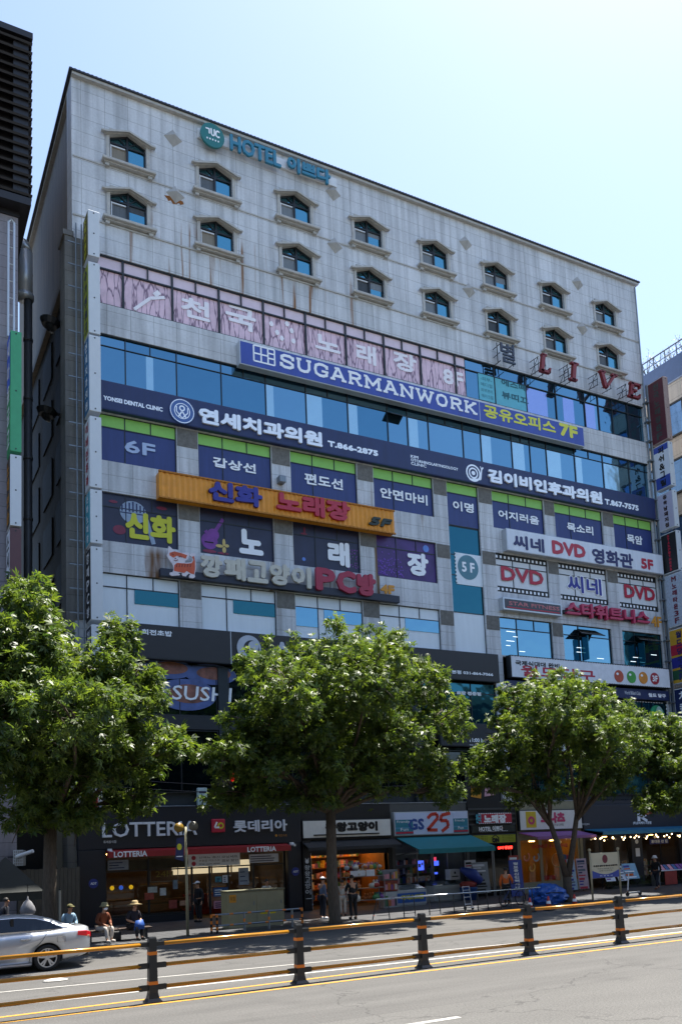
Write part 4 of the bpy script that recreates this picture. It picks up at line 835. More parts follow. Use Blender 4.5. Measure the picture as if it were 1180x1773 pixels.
# ---- unseen row added across the road: blocks low sky light, shows in the glass
opm = stone('opposite_wall', '7d7870', '746f66', '55504a', 3.2, 3.3, .4)
for k, (x0, x1, h) in enumerate(((-95, -52, 22), (-50, -20, 28), (-18, 8, 21), (10, 42, 27), (45, 80, 22), (82, 125, 26))):
    r = thing('office_building', 'unseen office block added behind the camera to block low sky', 'building', ((x0+x1)/2, -47, 0), 'added blocks across the road'); m = MB(); m.box(x0, x1, -66, -47, 0, h); m.obj('wall', opm, r)
    for z in range(int(h/3.4)): m = MB(); m.box(x0+1.5, x1-1.5, -47, -46.9, 1.2+z*3.4, 2.9+z*3.4); m.obj('band_window', gl_d, r)
# ------------------------------------------------------------------ shop fronts (parts of the building)
nv = mat('shop_navy_panel', '151d29', .4, var=.15); inner = mat('shop_interior', '3a342c', .8, var=.3); wood = mat('wood_warm', '8a5a28', .55, var=.35, scale=4, stretch=(1, 1, 9))
sg = shopglass('shop_glass', .62); sgc = shopglass('shop_glass_clear', .8); alu = mat('aluminium', '82878c', .35, .6, var=.08)
warm = mat('warm_lamp', 'ffc069', .5, emit=9, var=0); cool = mat('cool_lamp', 'e8f2ff', .5, emit=4, var=0)
def room(x0, x1, dep, zt, wallm, name='shop_interior', floorm=None):
    m = MB(); m.use(wallm); m.quad((x0, dep, .15), (x1, dep, .15), (x1, dep, zt), (x0, dep, zt)); m.quad((x0, .0, .15), (x0, dep, .15), (x0, dep, zt), (x0, 0, zt)); m.quad((x1, .0, .15), (x1, 0, zt), (x1, dep, zt), (x1, dep, .15)); m.quad((x0, 0, zt), (x0, dep, zt), (x1, dep, zt), (x1, 0, zt))
    m.use(floorm or inner); m.quad((x0, 0, .156), (x1, 0, .156), (x1, dep, .156), (x0, dep, .156)); return m.obj(name, wallm, HB)
def goods(m, x0, x1, y0, y1, z, n, h, pal):
    x = x0
    while x < x1-.03:
        w = rnd.uniform(.06, .2); m.use(rnd.choice(pal)); m.box(x, min(x+w, x1), y0, y1, z, z+h*rnd.uniform(.5, 1)); x += w+.015
pal = [mat('goods_%d' % k, c, .5, var=.2, scale=6) for k, c in enumerate(('a03a30', '2e5a8f', 'c9a23c', 'd3cfc4', '3f7a4a', '7a4a8f', 'c2703a', '9aa6ae', '40434c', 'cf8fa0'))]
def sub(mb, name, mt, par, sm=False): return mb.obj(name, mt, par, sm)
# burger shop 3.0-13.5
room(4.15, 12.8, 4.0, 3.3, mat('burger_interior', '4a3b2c', .7, var=.3))
m = MB(); m.rbox(3.0, 4.15, -.3, .3, .15, 3.42, .02); m.rbox(12.8, 13.5, -.3, .3, .15, 3.42, .02); m.rbox(2.98, 13.52, -.32, .3, 3.42, 5.23, .03)
for z in (3.9, 4.75): m.box(2.985, 13.515, -.326, -.31, z, z+.02)
m.box(3.0, 13.5, -.34, .3, 5.2, 5.26)
fr = m.obj('shop_front', nv, HB)
m = MB(); m.add([(4.2, -.3, 3.4), (12.75, -.3, 3.4), (12.75, -.75, 3.3), (4.2, -.75, 3.3), (4.2, -.75, 3.06), (12.75, -.75, 3.06), (4.2, -.3, 3.06), (12.75, -.3, 3.06)], [(0, 1, 2, 3), (3, 2, 5, 4), (0, 3, 4, 6), (1, 7, 5, 2), (6, 4, 5, 7)]); aw = m.obj('awning', mat('awning_red', '962024', .6, var=.12), fr)
m = MB()
for x in (4.2, 6.1, 8.1, 8.95, 9.85, 11.1, 12.7): m.box(x-.04, x+.04, -.02, .06, .5 if x < 8 or x > 9.9 else .15, 3.06)
m.box(4.16, 8.1, -.02, .06, .45, .55); m.box(9.85, 12.74, -.02, .06, .45, .55); m.box(4.16, 12.74, -.015, .055, 2.42, 2.48); m.obj('window_frame', dark, fr)
m = MB(); m.box(4.16, 8.06, -.1, .1, .15, .45); m.box(9.9, 12.74, -.1, .1, .15, .45); m.obj('base_wall', nv, fr)
m = MB(); m.quad((4.2, .02, .55), (12.7, .02, .55), (12.7, .02, 3.06), (4.2, .02, 3.06)); m.obj('glass', sg, fr)
m = MB(); m.box(4.4, 7.9, 1.2, 1.35, .95, 1.1); m.box(4.4, 7.9, 1.2, 1.3, .55, .8)
for x in (4.6, 6.2, 7.6): m.box(x, x+.08, 1.2, 1.3, .15, .95)
m.obj('counter', wood, fr)
dimneon = mat('neon_frame', '9fb4b8', .5); m = MB(); m.use(dimneon); m.box(6.2, 7.5, .12, .14, 1.9, 1.93); m.box(6.2, 7.5, .12, .14, 2.6, 2.63); m.box(6.2, 6.23, .12, .14, 1.93, 2.6); m.box(7.47, 7.5, .12, .14, 1.93, 2.6); m.use(mat('neon_lime', 'a9b060', .5)); m.text('24H', (6.45, 7.25, 2.12, 2.38), .1, .0); m.obj('neon_sign', cool, fr)
for x, c in ((4.7, 'e0b21e'), (5.1, '2f5fd0'), (5.55, 'e0b21e')): m = MB(); m.ell((x, .9, 1.72), (.1, .1, .1), 10, 6); m.obj('pendant_lamp', mat('lamp_'+c, c, .4, emit=.4), fr)
for x in (5, 7, 9.2, 11.5): m = MB(); m.box(x-.2, x+.2, 2.2, 2.35, 3.2, 3.25); m.obj('ceiling_lamp', warm, fr)
m = MB(); m.use(letter_w); m.box(7.9, 10.4, -.14, -.1, 2.5, 3.06) ; m.use(dkr); m.disc(8.15, 2.9, .1, .1, -.15, -.139, 14); m.disc(8.15, 2.64, .1, .1, -.15, -.139, 14); m.use(black)
for k, t in enumerate(('신메뉴 출시', '주문은 키오스크', '배달 1600-9999')): m.text(t, (8.4, 9.4, 2.86-k*.15, 2.95-k*.15), -.142)
for k, t in enumerate(('모닝세트', '콤보 할인')): m.text(t, (9.5, 10.3, 2.84-k*.17, 2.95-k*.17), -.142)
m.obj('banner', letter_w, fr)
pg = mat('poster_grey', '9aa3b0', .5, var=.2)
for x0, x1, z0, z1, mt in ((10.35, 10.85, 1.55, 2.35, pg), (9.2, 9.5, 1.75, 2.0, cyn), (9.55, 9.8, 1.7, 2.05, panelw), (9.1, 9.8, .55, .9, pal[9]), (9.1, 9.8, 1.1, 1.5, pal[1]), (4.3, 5.2, 2.52, 2.95, pg), (10.9, 12.4, 2.55, 2.95, panelw)):
    m = MB(); m.box(x0, x1, -.05, -.03, z0, z1); m.use(mt); m.sl = 0; m.use(navy2 if mt is not pal[1] else letter_w)
    for k in range(3): zz = z1-(z1-z0)*(.22+.26*k); m.box(x0+.06, x0+.06+(x1-x0-.12)*rnd.uniform(.5, 1), -.056, -.0505, zz-.04, zz)
    m.mats = [mt]+[q for q in m.mats if q is not mt]; m.obj('poster', mt, fr)
adt = mat('badge_blue', '2a3a8c', .4)
for x, z in ((3.62, 2.0), (13.15, 2.05)):
    m = MB(); m.use(adt); m.disc(x, z, .2, .2, -.33, -.302, 20); m.use(letter_w); m.text('ADT', (x-.13, x+.13, z-.05, z+.05), -.332, .006); m.obj('badge', adt, fr)
m = MB(); m.box(4.2, 8.05, .06, .1, 2.5, 2.95); m.obj('tan_reflection', mat('reflection_tan', '8f8672', .7, var=.3, scale=2), fr)  # tan strip painted to stand for the street's reflection in the upper glass
m = MB(); m.box(4.25, 8.0, .35, .5, 1.02, 1.14); m.box(4.25, 8.0, .35, .42, .62, .9); m.obj('bar_table', wood, fr)
for k in range(4): m = MB(); x = 8.3+k*1.05; m.box(x, x+.95, 3.6, 3.65, 2.1, 2.7); m.use(mat('menu_board', 'd8c9a8', .5, emit=.5)); m.obj('menu_board', white, fr)
m = MB(); m.rbox(8.6, 12.4, 2.6, 3.0, .16, 1.15, .02); m.obj('service_counter', mat('counter_red', '8f2a26', .4), fr)
for x, z, c in ((6.05, 1.45, 'b9bdb5'), (6.6, 1.3, 'cfd3cf'), (7.2, 1.55, '7f8f9c'), (5.9, 1.15, 'a34a38'), (7.5, .8, 'b58a70'), (7.0, .7, '94423a')): m = MB(); w_ = rnd.uniform(.2, .5); m.box(x, x+w_, -.03, -.012, z, z+rnd.uniform(.2, .42)); m.obj('poster', mat('poster_'+c, c, .5, var=.45, scale=6), fr)
# cat-themed goods shop 13.55-18.7
room(13.9, 18.5, 3.2, 3.2, mat('goods_interior', '9a6a38', .6, var=.3))
m = MB(); m.box(13.55, 13.98, -.35, .3, .15, 3.5); m.box(18.5, 18.75, -.1, .3, .15, 3.5); m.box(13.55, 18.75, -.05, .3, 3.2, 5.25); fr = m.obj('shop_front', mat('shop_black', '17181b', .5, var=.12), HB)
m = MB(); m.add([(13.6, -.1, 3.5), (18.85, -.1, 3.5), (18.85, -.9, 3.15), (13.6, -.9, 3.15), (13.6, -.9, 3.0), (18.85, -.9, 3.0)], [(0, 1, 2, 3), (3, 2, 5, 4)]); m.add([(13.6, -.1, 3.46), (18.85, -.1, 3.46), (18.85, -.88, 3.1), (13.6, -.88, 3.1)], [(3, 2, 1, 0)]); m.obj('awning', mat('awning_grey', '2e2f31', .7, var=.2), fr)
m = MB(); m.text('CAT PLACE', (15.6, 17.2, 2.82, 2.95), -.05); m.box(14.0, 18.5, -.04, .05, 2.75, 3.0); o = m.obj('header', dark, fr)
for z in (.4, .95, 1.5, 2.05, 2.6):
    m = MB(); m.use(wood); m.box(13.95, 18.45, 2.7, 3.1, z, z+.04); goods(m, 14.0, 18.4, 2.75, 2.95, z+.04, 0, .38, pal); m.obj('shelf', wood, fr)
for x in (14.3, 14.9, 15.5, 16.2, 16.9, 17.6, 18.2): m = MB(); m.ell((x, 1.4, 2.95), (.06, .06, .06), 8, 6); m.obj('spot_lamp', warm, fr)
for x in (15, 17.2): m = MB(); m.box(x, x+.9, 2.0, 2.1, 3.1, 3.14); m.obj('ceiling_lamp', warm, fr)
m = MB(); m.vtext('왕왕고양이', (13.62, 13.9, .9, 2.35), -.36); m.disc(13.76, 2.5, .1, .1, -.37, -.36, 14); m.prism([(13.67, 2.56), (13.73, 2.58), (13.67, 2.68)], -.37, -.36); m.prism([(13.79, 2.58), (13.85, 2.56), (13.85, 2.68)], -.37, -.36); m.box(13.975, 13.985, -.36, -.352, .2, 2.9); m.box(13.64, 13.95, -.358, -.352, .72, .74); m.obj('lettering', letter_w, fr)
# convenience store 18.75-23.55
room(18.9, 23.45, 3.4, 3.3, mat('store_interior', '6d7470', .6, var=.2))
m = MB(); m.box(18.75, 18.95, -.1, .3, .15, 3.5); m.box(23.4, 23.6, -.1, .3, .15, 3.5); m.box(18.75, 23.6, -.05, .3, 3.2, 5.25); fr = m.obj('shop_front', mat('store_frame', '4d4f4e', .5, var=.15), HB)
m = MB()
for x in (18.95, 20.3, 21.2, 21.3, 22.2, 23.4): m.box(x-.03, x+.03, -.02, .05, .15, 3.2)
m.box(18.95, 23.4, -.015, .045, 2.6, 2.68); m.obj('window_frame', alu, fr)
m = MB(); m.quad((18.95, .01, .2), (23.4, .01, .2), (23.4, .01, 3.2), (18.95, .01, 3.2)); m.obj('glass', sg, fr)
for z in (.5, 1.0, 1.5, 2.0):
    m = MB(); m.use(alu); m.box(19.0, 23.3, 2.4, 2.9, z, z+.03); goods(m, 19.0, 23.2, 2.45, 2.7, z+.03, 0, .35, pal); m.obj('shelf', alu, fr)
for x in (19.6, 21.4, 22.8): m = MB(); m.box(x, x+.6, 1.2, 1.27, 3.22, 3.25); m.obj('ceiling_lamp', cool, fr)
m = MB(); m.use(mat('screen_blue', '3d55d8', .4, emit=1.2)); m.box(20.5, 20.9, .3, .33, 1.75, 2.25); m.box(21.5, 21.85, .3, .33, 1.95, 2.2); m.box(21.45, 21.75, .3, .33, 1.5, 1.6); m.use(mat('screen_red', 'c93a5a', .4, emit=.8)); m.box(21.5, 21.7, .29, .298, 2.2, 2.4); m.use(letter_w); m.box(20.55, 20.7, .29, .298, 1.9, 2.1); m.box(20.75, 20.85, .29, .298, 2.0, 2.15); m.obj('screen', cool, fr)
m = MB(); m.add([(18.95, -.15, 3.48), (23.55, -.15, 3.48), (25.3, -2.3, 2.85), (20.4-1.3, -2.3, 2.85), (19.1, -2.3, 2.66), (25.3, -2.3, 2.66)], [(0, 1, 2, 3), (3, 2, 5, 4)])
m.v = []; m.f = []; m.m = []
m.loft([[(19.0, -.15, 3.5), (23.7, -.15, 3.5), (23.7, -.15, 3.46), (19.0, -.15, 3.46)], [(19.0, -2.2, 2.86), (23.7, -2.2, 2.86), (23.7, -2.2, 2.82), (19.0, -2.2, 2.82)]]); m.box(19.0, 23.7, -2.22, -2.18, 2.62, 2.86); m.obj('awning', mat('awning_teal', '1f7a84', .65, var=.12), fr)
m = MB(); m.tube([(19.2, -.1, 2.6), (19.2, -2.1, 2.8)], .03, 6); m.tube([(23.5, -.1, 2.6), (23.5, -2.1, 2.8)], .03, 6); m.obj('awning_arm', steel, fr)
# hotel entrance 23.6-26.85
room(23.7, 26.7, 3.0, 2.8, mat('lobby_interior', '2c2522', .7, var=.3))
m = MB(); m.box(23.62, 24.0, -.1, .3, .15, 2.95); m.box(26.6, 26.9, -.1, .3, .15, 2.95); m.box(23.62, 26.9, -.12, .3, 2.95, 5.25); fr = m.obj('shop_front', black, HB)
m = MB()
for x in (24.05, 25.2, 25.3, 26.5): m.box(x-.03, x+.03, 0, .05, .15, 2.6)
m.obj('door_frame', alu, fr); m = MB(); m.quad((24.0, .02, .2), (26.6, .02, .2), (26.6, .02, 2.9), (24.0, .02, 2.9)); m.obj('glass', sg, fr)
m = MB(); m.use(mat('striped_dark', '3a3d3f', .5)); 
for k in range(4): m.box(23.64, 26.88, -.16, -.121, 4.0+k*.28, 4.1+k*.28)
m.obj('slat', steel, fr)
# doughnut shop 26.9-31.7
room(27.0, 31.6, 3.0, 3.1, mat('bakery_interior', 'b08a3c', .6, var=.25))
m = MB(); m.box(26.9, 27.1, -.1, .3, .15, 3.4); m.box(31.55, 31.75, -.1, .3, .15, 3.4); m.box(26.9, 31.75, -.05, .3, 3.1, 5.25); fr = m.obj('shop_front', mat('bakery_frame', '8f8a70', .5, var=.12), HB)
m = MB()
for x in (27.15, 28.6, 28.7, 30.0, 30.1, 31.5): m.box(x-.05, x+.05, -.02, .06, .15, 3.1)
for a, b in ((27.2, 28.55), (28.75, 29.95), (30.15, 31.45)): m.box(a, b, -.01, .05, .15, .75)
m.obj('window_frame', mat('bakery_cream', 'a39f88', .5, var=.1), fr)
m = MB(); m.quad((27.1, .02, .75), (31.55, .02, .75), (31.55, .02, 3.1), (27.1, .02, 3.1)); m.obj('glass', sgc, fr)
for x in (27.8, 29.2, 30.8): m = MB(); m.box(x-.15, x+.15, 1.3, 1.45, 3.0, 3.05); m.obj('ceiling_lamp', warm, fr)
for x, z, c in ((27.5, 2.15, 'e8a898'), (28.2, 2.1, '9cc4e8'), (27.85, 1.55, 'f0c468')):
    m = MB(); pts = [(x+.04*t*math.cos(t*1.0), z+.04*t*math.sin(t)) for t in [k*.55 for k in range(4, 14)]]; m.use(mat('spiral_'+c, c, .4)); m.stroke(pts, .085, -.055, -.03); m.obj('spiral_decal', white, fr)
m = MB(); m.use(gold); m.ring(29.75, 1.9, .36, .4, -.06); m.use(redl); m.disc(30.5, 1.95, .2, .24, -.07, -.05, 14); m.use(pal[1]); m.disc(30.3, 2.05, .16, .16, -.09, -.071, 12); m.use(redl); m.box(28.8, 29.9, .3, .35, .8, 1.05); m.text('DONUT & COFFEE', (28.0, 30.6, 2.62, 2.82), -.06, .012); m.obj('decal', gold, fr)
m = MB(); m.loft([[(27.0, -.15, 3.55), (31.3, -.15, 3.55), (31.3, -.15, 3.5), (27.0, -.15, 3.5)], [(27.0, -1.7, 3.25), (31.3, -1.7, 3.25), (31.3, -1.7, 3.2), (27.0, -1.7, 3.2)]]); m.box(27.0, 31.3, -1.72, -1.69, 3.1, 3.25); m.obj('awning', mat('awning_purple', '8a5a92', .65, var=.12), fr)
# phone and copy shop 31.75-40.2
room(31.9, 40.0, 3.4, 3.2, mat('phone_interior', '4a4038', .6, var=.3))
gray = mat('fascia_grey', '30333b', .5, var=.1)
m = MB(); m.rbox(31.75, 40.25, -.3, .3, 3.55, 5.0, .03); m.box(31.75, 31.95, -.1, .3, .15, 3.55); m.box(35.6, 36.5, -.15, .3, .15, 3.55); m.box(39.8, 40.2, -.1, .3, .15, 3.55); m.box(31.75, 40.2, 0, .3, 5.0, 5.3); fr = m.obj('shop_front', gray, HB)
m = MB()
for x in (32.0, 33.2, 34.4, 35.5, 36.6, 38.2, 39.7): m.box(x-.03, x+.03, 0, .06, .15, 3.2)
m.obj('window_frame', dark, fr); m = MB(); m.quad((31.95, .02, .2), (39.8, .02, .2), (39.8, .02, 3.2), (31.95, .02, 3.2)); m.obj('glass', sg, fr)
m = MB(); m.loft([[(31.8, -.2, 3.6), (40.2, -.2, 3.6), (40.2, -.2, 3.55), (31.8, -.2, 3.55)], [(31.8, -1.7, 3.42), (40.2, -1.7, 3.42), (40.2, -1.7, 3.36), (31.8, -1.7, 3.36)]]); m.box(31.8, 40.2, -1.72, -1.69, 3.22, 3.42); m.obj('awning', mat('awning_blue_teal', '1f6f92', .65, var=.12), fr)
for z in (.6, 1.2): m = MB(); m.use(alu); m.box(36.8, 39.6, 1.6, 2.0, z, z+.03); goods(m, 36.8, 39.6, 1.65, 1.85, z+.03, 0, .4, pal); m.obj('shelf', alu, fr)
for x in (33, 35, 37.5, 39): m = MB(); m.box(x, x+.3, 1.5, 1.6, 3.1, 3.14); m.obj('ceiling_lamp', warm, fr)
m = MB(); m.use(letter_w); m.disc(36.05, 2.75, .14, .14, -.16, -.149, 12); m.box(35.9, 36.25, -.16, -.149, 1.85, 2.35); m.use(adt); m.box(36.9, 38.5, -.4, -.36, 2.55, 2.85); m.use(letter_w); m.text('휴대폰 싼 집', (37.0, 38.4, 2.6, 2.8), -.405, .01); m.obj('notice', white, fr)
# ---- fascia signs of the shops
lw2 = mat('chrome_letter', 'dfe6f2', .3, .2, var=.05)
r = thing('fascia_sign', 'silver English and Korean burger chain letters with a red square emblem on the navy front', 'sign', (8.2, -.32, 3.95))
m = MB(); m.text('LOTTERIA', bx(177, 1425, 341, 1446, -.4), -.33, .012, .1); m.text('롯데리아', bx(404, 1421, 497, 1439, -.4), -.33, .018, .1); m.obj('lettering', lw2, r)
m = MB(); m.rbox(8.95, 9.6, -.45, -.33, 4.02, 4.64, .04); m.obj('emblem', redl, r)
m = MB(); m.use(letter_w); m.stroke([(9.2, 4.5), (9.08, 4.25), (9.3, 4.25)], .08, -.46, -.452); m.use(yel); m.ring(9.38, 4.33, .08, .15, -.457, 16); m.obj('emblem_print', letter_w, r)
m = MB(); m.use(letter_w); m.text('휴게음식점', bx(179, 1456, 201, 1460, -.33), -.331); m.use(amber); m.disc(*at(478, 1447, -.33), .06, .06, -.335, -.33, 10); m.text('착한가격', bx(482, 1445, 496, 1449, -.33), -.331); m.obj('small_print', letter_w, r)
r = thing('awning_lettering', 'two small white burger chain names on the red awning', 'lettering', (8.2, -.76, 3.1))
m = MB(); m.text('LOTTERIA', bx(197, 1475, 255, 1483, -.76), -.755, .012); m.obj('lettering', letter_w, r); m = MB(); m.text('LOTTERIA', bx(428, 1467, 478, 1474, -.76), -.755, .012); m.obj('lettering', letter_w, r)
cream = mat('fascia_cream', 'dcdcd6', .5, var=.1)
r = sign('off white shop fascia with chunky black Korean letters behind the middle trunk', 13.6, 18.65, 3.58, 4.5, .28, cream, dark, name='fascia_sign')
m = MB(); m.text('왕왕고양이', bx(562, 1424, 654, 1439, -.3), -.295, .05); m.box(14.2, 17.9, -.34, -.293, 3.72, 3.78); m.obj('lettering', black, r)
gsp = mat('gs_panel', 'c3cfea', .4, var=.04)
r = sign('pale blue convenience store fascia with blue letters and red numerals', 18.82, 23.5, 3.58, 4.8, .3, gsp, silver, name='fascia_sign')
m = MB(); m.text('GS', bx(705, 1418, 734, 1437, -.3), -.318, .035); m.obj('lettering', mat('gs_blue', '2b4f96', .4), r)
m = MB(); x0, x1, z0, z1 = bx(737, 1409, 781, 1440, -.3); w_ = (x1-x0)
m.stroke([(x0+.05*w_, z0+.75*(z1-z0)), (x0+.2*w_, z1-.05), (x0+.42*w_, z1-.02), (x0+.46*w_, z0+.75*(z1-z0)), (x0+.02*w_, z0+.12), (x0+.42*w_, z0+.1)], .17, -.33, -.31)
m.stroke([(x1-.02*w_, z1), (x0+.62*w_, z1-.1), (x0+.56*w_, z0+.6*(z1-z0)), (x0+.84*w_, z0+.6*(z1-z0)), (x0+.88*w_, z0+.3*(z1-z0)), (x0+.6*w_, z0+.02)], .17, -.331, -.311); m.obj('numerals', mat('gs_red', 'c23a2c', .4), r)
for a, b in ((18.88, 19.95), (22.5, 23.44)):
    m = MB(); m.use(mat('gs_teal', '2e7f93', .4)); m.box(a, b, -.32, -.31, 3.64, 4.72); m.use(gsp); m.box(a, b, -.325, -.32, 4.4, 4.72); m.use(mat('gs_sky', '4f93b8', .4)); m.box(a, b, -.326, -.32, 3.95, 4.0); m.use(redl); m.box(a, b, -.326, -.32, 3.68, 3.78); m.use(letter_w); m.text('Friendly', (a+.1, b-.2, 4.2, 4.36), -.327); m.text('Fun', (a+.3, b-.3, 3.83, 3.98), -.327); m.obj('side_panel', gsp, r)
r = sign('red karaoke light sign with white words and a dotted border over the hotel entrance', 24.15, 26.5, 4.05, 4.68, .3, redl, dark, name='fascia_sign')
m = MB(); m.text('노래장', bx(836, 1411, 876, 1425, -.3), -.32, .035)
for k in range(18): m.box(24.2+k*.126, 24.26+k*.126, -.325, -.31, 4.6, 4.65); m.box(24.2+k*.126, 24.26+k*.126, -.325, -.31, 4.08, 4.12)
m.obj('lettering', letter_w, r); m = MB(); m.use(cyn); m.text('천국', bx(822, 1410, 833, 1426, -.3), -.322, .02); m.obj('side_print', cyn, r)
r = sign('dark green hotel entrance plate with thin white words', 23.75, 26.75, 3.58, 4.02, .2, mat('plate_green_black', '152420', .5), dark, name='fascia_sign')
m = MB(); m.text('HOTEL 이쁘다', bx(828, 1431, 870, 1439, -.2), -.216, .015); m.text('HOTEL & PARKING ENTRANCE', (24.3, 26.2, 3.64, 3.69), -.216); m.obj('lettering', letter_w, r)
r = sign('yellow green banner with a black logo over the hotel entrance', 23.65, 26.8, 2.98, 3.5, .16, mat('banner_lime', 'a3a82c', .6, var=.15), dark, name='banner')
m = MB(); m.text('ON', (25.1, 25.6, 3.04, 3.3), -.18, .03); m.stroke([(25.1, 3.28), (25.35, 3.46), (25.6, 3.28)], .05, -.178, -.17)
for k in range(4): m.text('정보통신', (23.85, 24.8, 3.36-k*.09, 3.41-k*.09), -.175); m.text('통신할인', (25.8, 26.6, 3.36-k*.09, 3.41-k*.09), -.175)
m.obj('lettering', black, r)
r = sign('small glowing red LED sign under the yellow banner', 25.4, 26.6, 2.62, 2.86, .15, black, black, name='led_sign')
m = MB(); m.text('24시 영업중', (25.48, 26.5, 2.66, 2.82), -.166, .008); m.obj('lettering', mat('led_red', 'ff2a20', .4, emit=3), r)
r = sign('off white doughnut shop fascia with yellow ring emblem and pink letters', 27.0, 31.65, 3.62, 4.78, .3, cream, dark, name='fascia_sign')
m = MB(); x, z = at(920, 1421, -.3); m.use(mat('donut_yellow', 'cfb32a', .4)); m.box(x-.42, x+.3, -.325, -.31, z-.4, z+.5); m.use(mat('donut_pink', 'c23a6a', .4)); m.ring(x-.05, z, .1, .24, -.33, 20); m.text('도나츠', bx(934, 1407, 978, 1425, -.3), -.32, .05); m.use(black); m.text('DONUTS & COFFEE', bx(950, 1427, 975, 1430, -.3), -.318); m.obj('lettering', mat('donut_pink'), r) if False else m.obj('lettering', black, r)
r = thing('fascia_sign', 'white phone shop logo with small red wedge on the dark grey fascia', 'sign', (37.2, -.3, 3.7))
m = MB(); m.use(letter_w); x0, x1, z0, z1 = bx(1102, 1404, 1119, 1422, -.32); m.box(x0, x0+.22, -.33, -.302, z0, z1); m.stroke([(x0+.75, z1-.25), (x0+.3, (z0+z1)/2-.05), (x0+.8, z0)], .17, -.329, -.302); m.disc(x1+.2, z1-.12, .1, .1, -.33, -.302, 10); m.text('(주)유비케이 시정점', bx(1095, 1423, 1127, 1428, -.31), -.305, .008); m.text('케이컴퓨터', bx(1007, 1426, 1020, 1429, -.31), -.305); m.use(dkr); m.prism([(x0+.35, (z0+z1)/2), (x1+.6, (z0+z1)/2+.15), (x1+.4, (z0+z1)/2+.3)], -.334, -.33); m.obj('lettering', letter_w, r)
r = thing('string_lights', 'string of round bulbs hanging under the blue awning', 'lights', (36, -1.2, 3.0)); bulb = mat('bulb_glow', 'ffdca0', .4, emit=4, var=0)
pts = []
for k in range(34): pts.append((31.0+k*.27, -1.9-.25*math.sin(k*1.9), 3.18-.12*abs(math.sin(k*.55))-.1*(k % 3 == 0)))
m = MB(); m.tube(pts, .01, 4); m.obj('cable', black, r)
for p in pts: m = MB(); m.ell((p[0], p[1], p[2]-.06), (.036, .036, .042), 8, 6); m.obj('bulb', bulb, r)
# ---- terrace over the burger shop
m = MB(); m.text('즉석', (9.9, 10.4, 6.9, 7.3), .0); m.v = []; m.f = []; m.m = []
rr = thing('paper_lantern', 'small red lantern hanging above the burger shop roof', 'lantern', (10.1, -.35, 6.4)); m.ell((10.1, -.35, 6.62), (.2, .2, .26), 12, 8); m.ell((10.1, -.35, 7.15), (.17, .17, .22), 12, 8); m.obj('shade', mat('lantern_red', 'd0141a', .5, emit=.25), rr, True); mm = MB(); mm.tube([(10.1, -.35, 6.4), (10.1, -.35, 7.7)], .015, 5); mm.obj('cord', black, rr)
rr = thing('banner_stand', 'pale upright sign box standing on the burger shop roof', 'sign', (8.6, -.1, 5.26)); m = MB(); m.rbox(8.4, 8.85, -.2, .0, 5.3, 6.1, .02); m.obj('casing', mat('box_aqua', 'a9c0c4', .5, var=.1), rr); m = MB(); m.box(8.35, 8.9, -.22, .02, 5.26, 5.3); m.obj('base', dark, rr); m = MB(); m.box(8.6, 8.75, -.21, -.2, 5.42, 5.55); m.box(8.45, 8.8, -.21, -.2, 5.85, 5.95); m.obj('print', navy2, rr)
rr = thing('red_signal_box', 'red box on the navy corner pillar under the left tree', 'box', (3.6, -.2, 5.26)); m = MB(); m.rbox(3.35, 3.85, -.3, .1, 5.27, 5.85, .03); m.obj('casing', mat('box_red', '9a1a1c', .5, var=.1), rr); m = MB(); m.box(3.4, 3.8, -.31, -.3, 5.5, 5.56); m.obj('slot', black, rr)
for k, (x, lb) in enumerate(((4.3, 'white security camera over the window with pendant lamps'), (12.95, 'white security camera beside the cat goods shop fascia'))):
    rr = thing('security_camera', lb, 'camera', (x, -.34, 3.3), 'security cameras on the navy front'); m = MB(); m.rbox(x-.09, x+.09, -.5, -.33, 3.3, 3.45, .02); m.obj('bracket', white, rr); m = MB(); m.tube([(x, -.42, 3.36), (x+.05, -.68, 3.3)], .06, 8); m.obj('housing', white, rr)
# ------------------------------------------------------------------ median fence
fx, fy, fs, fa, fh = .4829, -20.0989, 3.4445, .0239, 1.3534
plas = mat('fence_charcoal', '26282a', .45, var=.15); ory = mat('rail_yellow', 'b07a22', .22, .15, var=.1); orb = mat('reflector_orange', 'd9771c', .35, var=.05); wht = mat('cap_pale', '8f9294', .4, var=.1)
FE = thing('median_fence', 'charcoal post and yellow rail median fence in the middle of the road', 'fence', (8, -20, 0))
for k in range(-1, 7):
    x, y = fx+k*fs, fy+fa*k*fs
    def rr(h, z): return [(x-h, y-h, z), (x+h, y-h, z), (x+h, y+h, z), (x-h, y+h, z)]
    m = MB(); m.loft([rr(.17, 0), rr(.165, .03), rr(.115, .09), rr(.092, .2), rr(.077, fh-.03), rr(.066, fh)]); p = m.obj('post', plas, FE)
    for z in (.37, .98): 
        m = MB(); h = .092-.015*(z-.2)/1.13+.005; m.loft([rr(h, z), rr(h-.002, z+.07)]); m.obj('reflector_band', orb, p)
    m = MB()
    for z in (.31, .76, 1.2):
        for s in (-1, 1): m.box(min(x+s*.06, x+s*.29), max(x+s*.06, x+s*.29), y-.045, y+.045, z-.055, z+.055) if z < 1 else m.box(min(x+s*.06, x+s*.26), max(x+s*.06, x+s*.26), y-.035, y+.035, z-.042, z+.042)
    m.obj('rail_socket', plas, p)
for k in range(-1, 6):
    a = Vector((fx+k*fs, fy+fa*k*fs, 0)); b = Vector((fx+(k+1)*fs, fy+fa*(k+1)*fs, 0)); d = (b-a).normalized()
    for z in (.31, .76, 1.2):
        m = MB(); sag = rnd.uniform(-.012, .012); m.tube([a+d*.25+Vector((0, 0, z)), (a+b)/2+Vector((0, 0, z+sag)), b-d*.25+Vector((0, 0, z))], .042, 10); m.obj('rail', ory, FE, True)

